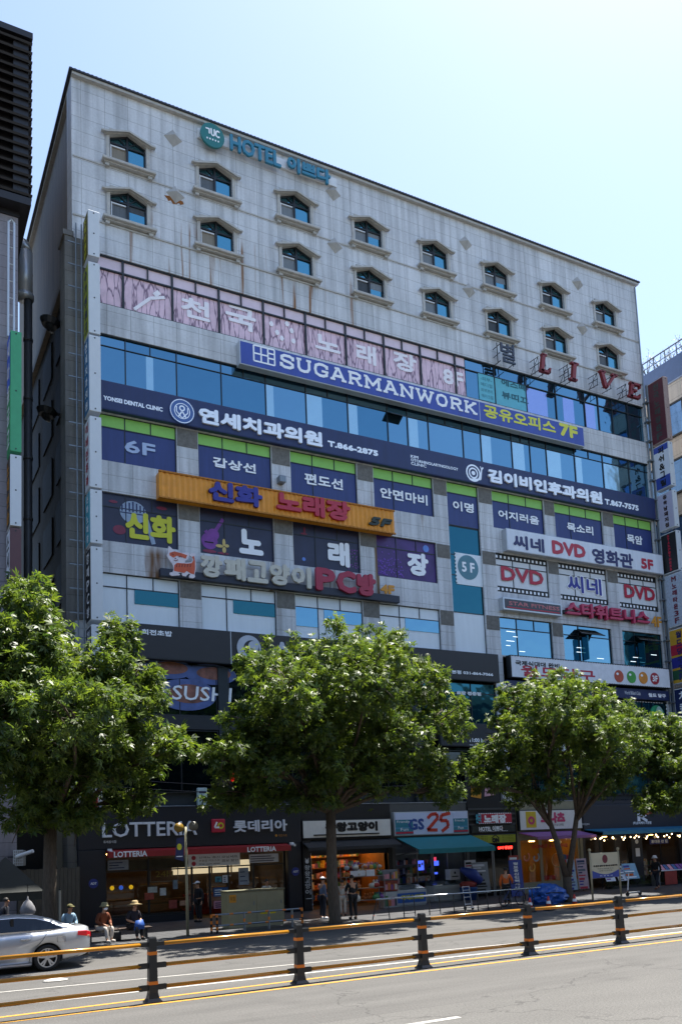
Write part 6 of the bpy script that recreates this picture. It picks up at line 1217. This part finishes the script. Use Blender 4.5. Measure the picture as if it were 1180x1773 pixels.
m = MB(); m.rbox(bxx+.28, bxx+.62, -7.5, -7.25, .151, .5, .05); mm = MB()
bg = thing('hand_bag', 'black bag on the pavement between the two seated people', 'bag', (bxx+.45, -7.38, .15)); m.obj('body', black, bg); mm.tube([(bxx+.35, -7.38, .48), (bxx+.38, -7.38, .62), (bxx+.52, -7.38, .62), (bxx+.55, -7.38, .48)], .015, 6); mm.obj('handle', black, bg)
bn = thing('bench', 'low dark bench under the seated people', 'bench', ((bxx+bx2)/2, -7.15, .15)); m = MB(); m.rbox(bxx-.6, bx2+.7, -7.35, -6.9, .5, .56, .01); m.obj('seat', mat('bench_wood', '3f3026', .7, var=.3, stretch=(1, 9, 1)), bn)
for x in (bxx-.4, (bxx+bx2)/2, bx2+.5): m = MB(); m.box(x-.04, x+.04, -7.3, -6.95, .15, .5); m.obj('leg', dark, bn)
p3 = at(117, 1590, -6.6)[0]; person('seated person in a sky blue top and olive cap behind the car boot', (p3, -6.6, .15), math.radians(20), jsb, jk, black, 'cap', olive, pose='sit', armL=a_[0], armR=a_[1], s=1.05)
sb = thing('stool', 'small dark stool under the seated person in sky blue', 'stool', (p3, -6.5, .15)); m = MB(); m.tube([(p3, -6.5, .52), (p3, -6.5, .57)], .2, 16); m.obj('seat', dark, sb)
for k in range(3): m = MB(); a = k*2.1; m.tube([(p3+.15*math.cos(a), -6.5+.15*math.sin(a), .15), (p3+.1*math.cos(a), -6.5+.1*math.sin(a), .52)], .015, 6); m.obj('leg', dark, sb)
p4 = at(8, 1575, -6.4)[0]; person('dark haired person in navy seen over the car roof', (p4, -6.4, .15), math.radians(60), tn, jk, s=.97)
wb = thing('carrier_bag', 'white plastic carrier bag hanging under the dark canopy', 'bag', (p4+.75, -6.4, 1.2)); m = MB(); bx0 = p4+.75
m.loft([[(bx0+.3*math.cos(t)*q, -6.4+.16*math.sin(t)*q, z) for t in [2*math.pi*i/12 for i in range(12)]] for q, z in ((.4, 1.22), (.8, 1.25), (.9, 1.36), (.75, 1.5), (.42, 1.66), (.12, 1.74), (.05, 1.85))]); m.obj('sack', mat('bag_film', '8b8b8f', .4, var=.3, scale=5), wb, True); m = MB(); m.tube([(bx0, -6.4, 1.85), (bx0, -6.4, 2.25)], .012, 5); m.obj('string', black, wb)
pp = gd(345, 1597, .15); person('standing person in dark uniform with white peaked cap by the shop door', (pp[0], pp[1], .15), math.radians(-70), jk, jk, black, 'cap', hw, s=1.0)
pp = gd(559, 1592, .15); person('person in grey blue shirt and white cap raising a hand to the ear', (pp[0], pp[1], .15), math.radians(100), jbl, tn, hw, 'cap', hw, armL=((.27, -.16, 1.2), (.13, -.14, 1.5)), s=1.0)
pp = gd(612, 1592, .15); person('person in black seen from behind at the goods stand', (pp[0], pp[1], .15), math.radians(175), jk, jk, black, armL=((.24, -.12, 1.15), (.15, -.3, 1.1)), armR=((-.24, -.12, 1.15), (-.15, -.3, 1.1)), s=1.03)
pp = gd(594, 1586, .15); person('person in a white top half hidden by the middle tree trunk', (pp[0], pp[1], .15), math.radians(150), jw, tl, s=.88)
pp = gd(878, 1569, .15); person('person in an orange jacket and black trousers walking past the blue banner', (pp[0], pp[1], .15), math.radians(135), jo, jk, jw, 'cap', black, stride=.5, s=.99, armR=((-.28, -.05, 1.15), (-.24, -.32, 1.02)))
pp = gd(1138, 1540, .15); person('person in dark jacket and white hat walking along the right pavement', (pp[0], pp[1], .15), math.radians(-80), jk, tn, jb, 'brim', hw, stride=.8, s=1.02)
px_ = at(470, 1545, -3.0)[0]; person('dark haired person in white peeping over the utility cabinet', (px_+.1, -2.2, .15), 0, jw, tn, s=.96)
# ------------------------------------------------------------------ pavement objects
def gp(px, py): return gd(px, py, .15)
cab = mat('cabinet_green_grey', '8f8a6c', .55, var=.12); cabd = mat('cabinet_side', '6c6b55', .55, var=.12)
x0 = at(395, 1600, -6.4)[0]; x1 = at(493, 1600, -6.4)[0]
r = thing('utility_cabinet', 'wide grey green utility cabinet with yellow stickers behind the striped barrier', 'cabinet', ((x0+x1)/2, -6, .15)); yC = -6.4; zt = at(440, 1543, yC)[1]
m = MB(); m.rbox(x0, x1, yC, yC+.75, .28, zt, .02); m.box(x0+.03, x1-.03, yC+.03, yC+.72, .15, .28); m.obj('casing', cab, r)
xm = (x0+x1)/2
for a, b in ((x0+.04, xm-.01), (xm+.01, x1-.04)): m = MB(); m.rbox(a, b, yC-.02, yC+.005, .34, zt-.06, .008); d = m.obj('door', cab, r); m = MB(); m.box(b-.12, b-.08, yC-.04, yC-.02, 1.0, 1.14); m.obj('handle', steel, d)
m = MB(); m.box(x0-.03, x1+.03, yC-.04, yC+.78, zt, zt+.05); m.obj('top', cabd, r)
m = MB(); m.use(amber); m.box(x0+.06, x0+.34, yC-.027, yC-.021, zt-.4, zt-.1); m.use(mat('sticker_yellow', 'c9b41f', .5)); m.box(xm+.15, xm+.8, yC-.027, yC-.021, .62, .76); m.use(black); m.text('위험', (x0+.1, x0+.3, zt-.33, zt-.17), -.0)
m.v = [(p[0], (yC-.029 if abs(p[1]) < .05 else p[1]), p[2]) for p in m.v]; m.obj('sticker', amber, r)
# striped barrier
x0, y0 = gp(366, 1617); x1, y1 = gp(524, 1606); y0 = y1 = -7.75
x0 = at(366, 1610, y0)[0]; x1 = at(524, 1600, y0)[0]; zz = at(440, 1589, y0)[1]
r = thing('pipe_barrier', 'low black and orange striped pipe barrier in front of the cabinet', 'barrier', ((x0+x1)/2, y0, .15))
for z in (.42, .82):
    m = MB(); n = 26
    for k in range(n): m.use(orb if k % 5 == 0 else steel); m.tube([(x0+(x1-x0)*k/n, y0, z), (x0+(x1-x0)*(k+1)/n, y0, z)], .035, 8)
    m.obj('rail', steel, r)
for k, x in enumerate([x0, x0+.22, x0+(x1-x0)*.35, x0+(x1-x0)*.62, x0+(x1-x0)*.88, x1-.02]):
    m = MB()
    for q in range(6): m.use(orb if q % 2 else black) if k in (0, 1, 5) else m.use(orb if q == 3 else steel); m.tube([(x, y0, .15+q*.115), (x, y0, .15+(q+1)*.115)], .045, 8)
    m.obj('post', steel, r)
# stainless pedestrian rail
r = thing('pedestrian_rail', 'long stainless hand rail with slanted end legs along the kerb', 'railing', (17.5, -7.7, .15)); y0 = -7.75
xa, xb = at(652, 1590, y0)[0], at(936, 1568, y0)[0]
m = MB(); m.tube([(xa, y0, .95), (xb, y0, .95)], .035, 10); m.obj('hand_rail', mat('stainless', 'b5babf', .2, .85, var=.05), r, True)
n = 0
x = xa+.05
while x < xb:
    m = MB(); m.tube([(x-(.25 if n == 0 else 0), y0, .15), (x, y0, .94)], .022, 6); m.tube([(x+.55, y0, .15), (x+.5, y0, .94)], .022, 6); m.tube([(x-.05, y0, .3), (x+.55, y0, .3)], .014, 6); m.obj('leg', mat('rail_leg', '3b3f42', .4, .5), r); x += 1.25; n += 1
# bus stop style pole sign
px0, py0 = gp(325, 1621); r = thing('pole_sign', 'tall thin pale pole with two round lamps and a small blue banner', 'sign', (px0, py0, .15)); ph = at(320, 1432, py0)[1]
m = MB(); m.tube([(px0, py0, .15), (px0, py0, ph)], [.055, .045], 10); m.obj('pole', mat('pole_beige', '8f8a70', .5, var=.15), r, True)
m = MB(); m.tube([(px0-.25, py0-.04, ph-.02), (px0-.25, py0+.06, ph-.02)], .17, 20); m.obj('round_lamp', mat('lamp_mustard', '8a6d22', .4, var=.1), r, True); m = MB(); m.tube([(px0+.3, py0-.04, ph+.02), (px0+.3, py0+.06, ph+.02)], .17, 20); m.obj('round_lamp', mat('lamp_greyish', '5f5d55', .4), r, True)
m = MB(); m.use(navy2); m.quad((px0-.42, py0, ph-1.15), (px0-.1, py0, ph-1.25), (px0-.06, py0, ph-.35), (px0-.35, py0, ph-.42)); m.use(yel); m.disc(px0-.25, ph-.72, .09, .12, py0-.012, py0-.002, 12); m.use(letter_w); m.box(px0-.37, px0-.14, py0-.012, py0-.002, ph-1.08, ph-1.05); m.obj('banner', navy2, r)
# notice board
xa, ya = gp(1026, 1560); xb = at(1075, 1552, ya)[0]; r = thing('notice_board', 'cream notice board with maroon emblem and blue foot between two posts', 'notice board', ((xa+xb)/2, ya, .15)); zt = at(1023, 1474, ya)[1]
for x in (xa, xb): m = MB(); m.tube([(x, ya, .15), (x, ya, zt)], .045, 10); m.ell((x, ya, zt+.05), (.075, .075, .075), 10, 8); m.obj('post', mat('post_cream', 'b5aa8c', .4, .1, var=.08), r, True)
zb = zt-1.28; m = MB(); m.use(mat('board_cream', 'c9c0a5', .5, var=.08)); m.rbox(xa+.05, xb-.05, ya-.03, ya+.03, zb, zt-.1, .02); w_ = xb-xa
m.use(bluep); m.prism([(xa+.06, zb+.01), (xb-.06, zb+.01), (xb-.06, zb+.36)]+[(xb-.06-(w_-.12)*k/12, zb+.36-.2*math.sin(math.pi*k/12)) for k in range(1, 12)]+[(xa+.06, zb+.36)], ya-.036, ya-.031)
m.use(mat('board_maroon', '6c1c30', .5)); m.disc((xa+xb)/2, zt-.4, .17, .2, ya-.037, ya-.031, 20); m.use(black); c_ = (xa+xb)/2
def ytext(m, s, box, y, **k): mm = MB(); mm.text(s, box, 0, **k); m.add([(p[0], p[1]+y, p[2]) for p in mm.v], mm.f)
ytext(m, '이 곳은 금연 및 청소년 보호구역', (xa+.15, xb-.15, zt-.76, zt-.67), ya-.034, bold=.006); ytext(m, '위반시 과태료 부과', (xa+.4, xb-.4, zt-.88, zt-.82), ya-.034); ytext(m, '보행 안전구역', (xa+.5, xb-.5, zt-.98, zt-.92), ya-.034); m.use(letter_w); ytext(m, '의 정 부 시', (c_-.4, c_+.4, zb+.06, zb+.13), ya-.038)
m.obj('board', black, r)
# bicycle
def bike(label, loc, rz, col):
    r = thing('bicycle', label, 'bicycle', (0, 0, 0)); 
    for x in (-.52, .52):
        m = MB(); m.tube([(x+.32*math.cos(t), 0, .34+.32*math.sin(t)) for t in [2*math.pi*k/24 for k in range(25)]], .022, 6, False); w = m.obj('wheel', rub, r, True); m = MB()
        for k in range(8): a = math.pi*k/8; m.tube([(x+.31*math.cos(a), 0, .34+.31*math.sin(a)), (x-.31*math.cos(a), 0, .34-.31*math.sin(a))], .004, 4)
        m.obj('spoke', steel, w)
    m = MB()
    for a, b in (((-.52, .34), (-.1, .3)), ((-.1, .3), (.36, .78)), ((-.18, .82), (-.1, .3)), ((-.16, .72), (.36, .78)), ((-.52, .34), (-.16, .72)), ((.52, .34), (.33, .95))): m.tube([(a[0], 0, a[1]), (b[0], 0, b[1])], .02, 6)
    m.obj('frame', col, r); m = MB(); m.loft([[(-.32, -.07, .86), (-.32, .07, .86), (-.32, .07, .9), (-.32, -.07, .9)], [(-.04, -.02, .87), (-.04, .02, .87), (-.04, .02, .9), (-.04, -.02, .9)]]); m.obj('saddle', black, r)
    m = MB(); m.tube([(.33, -.27, .98), (.36, 0, 1.0), (.33, .27, .98)], .014, 6); m.obj('handlebar', black, r); m = MB(); m.tube([(-.1, -.1, .22), (-.1, .1, .38)], .012, 5); m.tube([(-.1, -.02, .3), (-.1, .02, .3)], .08, 12); m.obj('crank', steel, r)
    return spin(r, loc, rz)
gx, gy = gp(1018, 1577); bike('dark blue bicycle parked behind the notice board post', (gx, -6.9, .15), .12, mat('bike_blue', '233a6a', .35))
# e-scooter
gx, gy = gp(1112, 1552); r = thing('kick_scooter', 'black and white electric kick scooter standing near the kerb', 'scooter', (0, 0, 0))
m = MB(); m.tube([(-.42, 0, .3), (-.25, 0, 1.12)], .03, 8); m.obj('stem', letter_w, r); m = MB(); m.tube([(-.25, -.28, 1.13), (-.25, .28, 1.13)], .018, 6); m.obj('handlebar', black, r); m = MB(); m.rbox(-.42, .45, -.08, .08, .12, .2, .02); m.obj('deck', steel, r)
for x in (-.46, .5): m = MB(); m.tube([(x, -.03, .11), (x, .03, .11)], .11, 16); m.obj('wheel', rub, r)
spin(r, (gx, -6.9, .15), .1)
# tarp bundle
gx, gy = gp(966, 1566); r = thing('tarp_bundle', 'crumpled bright blue tarpaulin bundle at the foot of the forked tree', 'tarpaulin', (gx, -7.2, .15)); bm = bmesh.new(); bmesh.ops.create_icosphere(bm, subdivisions=4, radius=1); g_ = np.random.default_rng(5)
from mathutils import noise as mn
for v in bm.verts:
    p = v.co.copy(); n_ = mn.noise(p*2.6)*.22+mn.noise(p*6)*.12; p *= 1+n_; v.co = (gx+p.x*1.0, -7.2+p.y*.55, max(.15, .5+p.z*.55))
bm.verts.index_update(); m = MB(); m.add([v.co[:] for v in bm.verts], [[v.index for v in f.verts] for f in bm.faces]); bm.free(); m.obj('sheet', mat('tarp_blue', '1d55a8', .35, var=.25, scale=4), r); m = MB(); m.tube([(gx-.95, -7.3, .5), (gx-.3, -7.78, .7), (gx+.4, -7.75, .65), (gx+.95, -7.3, .5)], .02, 6); m.obj('rope', black, r)
# cones at the kerb
for k, (px, py, lb) in enumerate(((916, 1590, 'red traffic cone half hidden by a fence post'), (948, 1587, 'red traffic cone at the kerb left of the forked tree'), (993, 1582, 'red traffic cone at the kerb right of the forked tree'))):
    x = at(px, py, -8.7)[0]; r = thing('traffic_cone', lb, 'cone', (x, -8.8, .0), 'red cones at the kerb'); m = MB(); m.rbox(x-.18, x+.18, -8.98, -8.62, .005, .05, .01); m.obj('base', black, r); m = MB(); m.tube([(x, -8.8, .05), (x, -8.8, .62)], [.14, .03], 14); c = m.obj('body', mat('cone_red', 'b8321f', .5, var=.1), r, True); m = MB(); m.tube([(x, -8.8, .3), (x, -8.8, .42)], [.1, .077], 14); m.obj('band', letter_w, c)
# freezers and stock in front of the store
def freezer(label, px, py, w, d, h, y, face, txt=False):
    x = at(px, py, y)[0]; r = thing('chest_freezer', label, 'freezer', (x+w/2, y, .15)); m = MB(); m.rbox(x, x+w, y, y+d, .2, .15+h*.82, .03); m.box(x+.05, x+w-.05, y+.05, y+d-.05, .15, .2); m.obj('body', mat('freezer_white', 'aeb3b5', .4, var=.08), r)
    m = MB(); m.loft([[(x, y+.02, .15+h*.82), (x, y+d, .15+h*.82), (x, y+d, .15+h*1.05), (x, y+.12, .15+h*.86)], [(x+w, y+.02, .15+h*.82), (x+w, y+d, .15+h*.82), (x+w, y+d, .15+h*1.05), (x+w, y+.12, .15+h*.86)]]); m.obj('lid', sg if False else mat('freezer_lid', '5a6468', .15, .2, var=.1), r)
    m = MB(); m.box(x+.06, x+w-.06, y-.012, y+.002, .32, .12+h*.7); m.obj('front_panel', face, r)
    if txt: m = MB(); ytext(m, '아이스크림', (x+.25, x+w-.2, .45, .7), y-.014, bold=.03); m.obj('lettering', yel, r)
    return r
freezer('chest freezer with a blue and orange printed front under the store window', 686, 1560, 1.75, .8, .95, -2.3, mat('freezer_print', '2a5fb0', .4, var=.35, scale=3), True)
freezer('plain white chest freezer beside the blue bins', 752, 1553, 1.95, .8, 1.0, -1.2, mat('freezer_plain', '9ea3a3', .4, var=.08))
bxw = at(779, 1515, -.9)[0]; r = thing('carton', 'white carton standing on the plain chest freezer', 'box', (bxw+.3, -.7, 1.2)); m = MB(); m.rbox(bxw, bxw+.62, -.9, -.45, 1.2, 1.75, .01); m.obj('body', white, r); m = MB(); m.box(bxw+.1, bxw+.5, -.906, -.901, 1.35, 1.4); m.box(bxw+.25, bxw+.35, -.906, -.901, 1.5, 1.62); m.obj('print', black, r)
xs_ = at(664, 1555, -2.4)[0]
for k, (dx, z, w, h, c, lb) in enumerate(((0, .15, .75, .75, 'b9bec0', 'white drink crate at the bottom of the stack left of the printed freezer'), (.02, .92, .8, .5, '8a3b2e', 'red brown drink carton in the middle of the stack by the printed freezer'), (0, 1.44, .85, .5, '7a7f86', 'grey striped carton topmost of the stack by the printed freezer'))):
    r = thing('drink_carton', lb, 'carton', (xs_+dx+w/2, -2.2, z), 'stacked drink cartons'); m = MB(); m.rbox(xs_+dx, xs_+dx+w, -2.4, -1.9, z+.005, z+h, .015); m.obj('body', mat('carton_'+c, c, .6, var=.15), r); m = MB()
    goods(m, xs_+dx+.04, xs_+dx+w-.04, -2.42, -2.402, z+.08, 0, h*.7, pal); m.obj('print', white, r)
# goods stand with hats and toys
xg0, xg1 = at(598, 1560, -2.6)[0], at(664, 1560, -2.6)[0]; r = thing('display_stand', 'goods stand crowded with hats, bags and soft toys in front of the cat shop', 'stand', ((xg0+xg1)/2, -2.5, .15)); m = MB()
for z in (.6, 1.15, 1.7): m.box(xg0, xg1, -2.75, -2.2, z, z+.03)
for x in (xg0, xg1): m.tube([(x, -2.2, .15), (x, -2.2, 2.3)], .025, 6); m.tube([(x, -2.75, .15), (x, -2.75, 1.7)], .02, 6)
m.tube([(xg0, -2.2, 2.3), (xg1, -2.2, 2.3)], .02, 6); m.obj('rack', alu, r)
for k in range(46):
    x = rnd.uniform(xg0, xg1); z = rnd.choice((.72, 1.28, 1.83, 2.15)); m = MB(); q = rnd.uniform(.1, .19); m.ell((x, -2.55+rnd.uniform(-.2, .15), z), (q, q*.8, q*rnd.uniform(.6, 1.1)), 10, 6)
    if k % 2: m.ell((x-.08, -2.6, z+q), (q*.35, q*.3, q*.4), 8, 5); m.ell((x+.08, -2.6, z+q), (q*.35, q*.3, q*.4), 8, 5)
    m.obj('soft_toy', rnd.choice(pal+[jw, jw, jo]), r, True)
m = MB(); m.use(panelw); m.box(xg0+.2, xg0+1.0, -2.8, -2.78, 1.75, 2.0); m.box(xg0+1.05, xg0+1.5, -2.8, -2.78, 1.72, 2.02); m.obj('price_card', panelw, r)
# bins, boards, banners
x = at(802, 1560, -1.6)[0]; r = thing('trash_bin', 'blue bins under a blue folded parasol beside the leaflet rack board', 'bin', (x+.5, -1.4, .15)); m = MB(); m.loft([[(x+.5+q*math.cos(t), -1.4+q*math.sin(t), z) for t in [2*math.pi*i/18 for i in range(18)]] for q, z in ((.38, .16), (.46, .75), (.48, .8))]); m.obj('tub', mat('bin_blue', '1f4c8c', .5, var=.1), r, True); m = MB(); m.loft([[(x+.5+q*math.cos(t), -1.4+q*math.sin(t)*.7, z) for t in [2*math.pi*i/18 for i in range(18)]] for q, z in ((.45, .82), (.5, 1.0), (.35, 1.1))]); m.obj('red_basket', pal[0], r, True); m = MB(); m.tube([(x+.1, -1.4, 1.75), (x+.75, -1.5, 1.45), (x+1.15, -1.6, 1.05)], [.12, .32, .2], 10); m.obj('folded_parasol', bluep, r, True)
def board(label, cat, px, py, px2, pyt, y, mt, cols, tilt=.25, stripe=None, words=None):
    x0 = at(px, py, y)[0]; x1 = at(px2, py, y)[0]; h = at(px, pyt, y)[1]; r = thing('standing_board', label, cat, ((x0+x1)/2, y, .15)); zb = max(.15, at(px, py, y)[1])
    m = MB(); m.box(x0, x1, y-.015, y+.015, zb, h)
    m.use(mt); q = MB(); q.box(x0, x1, y-.015, y+.015, zb, h); m = q; m.xf(lambda p: Vector((p.x, p.y+(p.z-.15)*tilt, p.z))); m.obj('panel', mt, r)
    m = MB(); n = int((h-zb)/.16)
    for k in range(n):
        z = h-.1-k*.16; m.use(rnd.choice(cols)); ww = rnd.uniform(.4, .9)*(x1-x0-.1); m.box(x0+.05, x0+.05+ww, y-.02, y-.016, z-.07-.05*(k % 3 == 0), z)
    if words: m.use(letter_w); mm = MB(); mm.vtext(words, ((x0+x1)/2-.16, (x0+x1)/2+.16, zb+.35, h-.1), 0, bold=.012); m.v = []; m.f = []; m.m = []; m.add([(p[0], p[1]+y-.017, p[2]) for p in mm.v], mm.f)
    m.xf(lambda p: Vector((p.x, p.y+(p.z-.15)*tilt, p.z))); m.obj('print', white, r)
    m = MB(); m.tube([(x0+.05, y+.02, zb), (x0+.05, y+.5, .15)], .015, 5); m.tube([(x1-.05, y+.02, zb), (x1-.05, y+.5, .15)], .015, 5)
    for x in (x0+.05, x1-.05): m.tube([(x, y+.02+(h-.15)*tilt, h-.05), (x, y+(h-.15)*tilt+.3, .15)], .015, 5)
    m.obj('leg', dark, r); return r
inks = [black, bluel, dkr, navy2, mat('ink_grey', '5b6470', .6)]
board('white price list board hanging above the blue bins', 'board', 805, 1518, 824, 1490, -1.3, panelw, inks, 0)
board('slanted rack board of leaflets left of the orange jacket', 'board', 822, 1548, 850, 1494, -1.5, mat('leaflet_grey', '8f969c', .6, var=.2), [letter_w, panelw, black], .1)
board('tall royal blue banner stand behind the orange jacket', 'banner', 886, 1553, 908, 1490, -2.3, bluep, inks, .06, words='정보통신인력개발')
board('small red board above the blue banner stand', 'board', 880, 1492, 897, 1482, -1.9, pal[0], [letter_w], 0)
board('white and pink poster stand right of the forked tree', 'board', 1003, 1540, 1020, 1487, -1.8, mat('poster_pink', 'b9a3ad', .6, var=.3, scale=4), inks, .08)
board('pale blue poster stand behind the forked tree', 'board', 987, 1542, 1000, 1488, -2.0, mat('poster_blue', '9db6c9', .6, var=.2), inks, .08)
board('tilted white newspaper board left of centre behind the notice board', 'board', 1075, 1526, 1090, 1500, -1.9, panelw, inks, .4)
board('tilted sky blue poster board right of the notice board', 'board', 1088, 1523, 1111, 1496, -1.9, mat('poster_sky', '86b3cf', .6, var=.25, scale=3), [letter_w, jo, bluel], .35)
board('white leaflet board low behind the notice board', 'board', 1054, 1527, 1070, 1514, -2.1, panelw, [mag, mat('ink_grey')], .4)
xt0 = at(1138, 1520, -2.2)[0]; r = thing('display_table', 'table with leaflets and a red box front at the phone shop', 'table', (xt0+1.5, -2, .15)); m = MB(); m.rbox(xt0, xt0+3.2, -2.3, -1.6, .98, 1.03, .01); m.obj('table_top', white, r); m = MB(); m.box(xt0+.5, xt0+1.5, -2.29, -2.27, .2, .97); m.obj('front_cloth', pal[0], r)
for x in (xt0+.1, xt0+3.1): m = MB(); m.box(x-.03, x+.03, -2.25, -1.65, .15, .98); m.obj('leg', alu, r)
for k in range(9): mt_ = rnd.choice(pal+[panelw]); m = MB(); m.add([(xt0+.1+k*.34, -2.2, 1.04), (xt0+.38+k*.34, -2.2, 1.04), (xt0+.38+k*.34, -1.9, 1.34), (xt0+.1+k*.34, -1.9, 1.34)], [(0, 1, 2, 3)]); m.obj('leaflet', mt_, r)
r = thing('planter_strip', 'low dark green hedge strip in front of the phone shop', 'hedge', (36, -1.4, .15)); V, F, tn_ = leaves([((32.6+k*.9, -1.4, .35), (.55, .28, .22)) for k in range(9)], 1600, .1, 77); m = MB(); m.add(V.tolist(), F.tolist()); m.obj('foliage', mat('hedge_leaf', (.04, .075, .02), .5, srgb=False), r); m = MB(); m.box(32.2, 40, -1.65, -1.15, .151, .3); m.obj('trough', dark, r)
gx, gy = gp(843, 1578); r = thing('hand_cart', 'small folded steel hand cart standing behind the hand rail', 'cart', (gx, -6.9, .15)); m = MB()
for x in (-.18, .18): m.tube([(gx+x, -6.9, .25), (gx+x, -6.75, 1.15)], .018, 6)
for z in (.4, .7, 1.0, 1.15): m.tube([(gx-.18, -6.88+(z-.25)*.16, z), (gx+.18, -6.88+(z-.25)*.16, z)], .014, 6)
m.box(gx-.2, gx+.2, -7.2, -6.9, .25, .27); m.obj('frame', silver, r)
for x in (-.2, .2): m = MB(); m.tube([(gx+x-.02, -6.9, .24), (gx+x+.02, -6.9, .24)], .09, 12); m.obj('wheel', rub, r)
# canopy, fence boards, air conditioner and lamp bar at the left
xa = at(-60, 1550, -5)[0]; xb = at(76, 1548, -5)[0]; r = thing('canopy_tent', 'dark grey pitched canopy tent beside the wire caged air conditioner', 'tent', ((xa+xb)/2, -4, .15)); zc = at(40, 1545, -5)[1]; pk = at(14, 1484, -3.6)[1]
m = MB(); xc, yc = (xa+xb)/2+.2, -3.4
for (p, q) in (((xa, -5), (xb, -5)), ((xb, -5), (xb, -1.8)), ((xb, -1.8), (xa, -1.8)), ((xa, -1.8), (xa, -5))): m.add([(p[0], p[1], zc), (q[0], q[1], zc), (xc, yc, pk), (p[0], p[1], zc-.3), (q[0], q[1], zc-.3)], [(0, 1, 2), (3, 4, 1, 0)])
m.obj('canvas', mat('canvas_dark', '2c302e', .8, var=.15), r)
for x, y in ((xa+.03, -4.97), (xb-.03, -4.97), (xa+.03, -1.83), (xb-.03, -1.83)): m = MB(); m.tube([(x, y, .15), (x, y, zc)], .03, 6); m.obj('leg', steel, r)
r = thing('board_fence', 'weathered vertical board fence closing the gap between the buildings', 'fence', (1.8, -.6, .15)); m = MB()
x = .52
while x < 3.0: m.box(x, min(x+.155, 3.0), -.6-.01*rnd.random(), -.56, .16, 2.72+rnd.uniform(-.03, .03)); x += .165
m.obj('boards', mat('board_grey', '5d564b', .85, var=.35, scale=3, stretch=(6, 1, .6)), r); m = MB(); m.box(.52, 3, -.55, -.5, .6, .7); m.box(.52, 3, -.55, -.5, 2.2, 2.3); m.obj('batten', mat('board_dark', '3b3630', .8), r)
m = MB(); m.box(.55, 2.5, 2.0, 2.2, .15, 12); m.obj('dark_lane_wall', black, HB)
xq, zq = at(25, 1500, -.9); r = thing('air_conditioner', 'air conditioner box in a wire cage on the left building wall', 'air conditioner', (xq, -.8, zq)); m = MB(); m.rbox(xq-.02, xq+.42, -1.0, -.55, zq, zq+.62, .02); m.obj('casing', mat('ac_grey', '8b8a86', .5, var=.1), r); m = MB()
for k in range(6): m.tube([(xq-.05, -1.06, zq+.02+k*.12), (xq+.3, -1.06, zq+.02+k*.12)], .01, 4); m.tube([(xq-.05+k*.07, -1.06, zq), (xq-.05+k*.07, -1.06, zq+.64)], .01, 4)
m.obj('cage', silver, r)
a = at(28, 1484, -1.0); b = at(57, 1474, -1.6); r = thing('lamp_bar', 'white tubular lamp bar sticking out over the wire cage', 'lamp', (a[0], -1, a[1])); m = MB(); m.tube([(a[0], -1.0, a[1]), (b[0], -1.6, b[1])], .075, 10); m.obj('tube', white, r); m = MB(); m.tube([(a[0]-.25, -.55, a[1]), (a[0], -1.0, a[1])], .03, 6); m.obj('arm', dark, r)
gx = at(101, 1590, -7.6)[0]; r = thing('marker_post', 'thin pale post beside the seated person in sky blue', 'post', (gx, -7.9, .15)); m = MB(); m.tube([(gx, -7.9, .15), (gx, -7.9, 2.05)], .04, 8); m.obj('shaft', mat('post_pale', '8f897b', .6), r); m = MB(); m.ell((gx, -7.9, 2.06), (.05, .05, .04), 8, 5); m.obj('cap', dark, r)
m = MB(); x, y = gd(96, 1699); m.loft([[(x+q*.32*math.cos(t), y+q*.2*math.sin(t), z) for t in [2*math.pi*i/14 for i in range(14)]] for q, z in ((1, .008), (.9, .03), (.5, .06))]); tag(m.obj('litter_bag', jw, None, True), 'small white scrap lying on the road behind the car', 'litter')
for k, (p, q) in enumerate((((-18, 6.6), (45, 6.2)), ((-18, 6.2), (45, 5.9)))):
    m = MB(); m.tube([(p[0]+(q[0]-p[0])*t/24, -1.6-k*.3, p[1]+(q[1]-p[1])*t/24-.45*math.sin(math.pi*(t % 8)/8)) for t in range(25)], .02, 5); tag(m.obj('overhead_cable', black), ('upper' if k == 0 else 'lower')+' sagging black cable strung across the shop fronts', 'cable')
bpy.data.scenes.remove(TS)
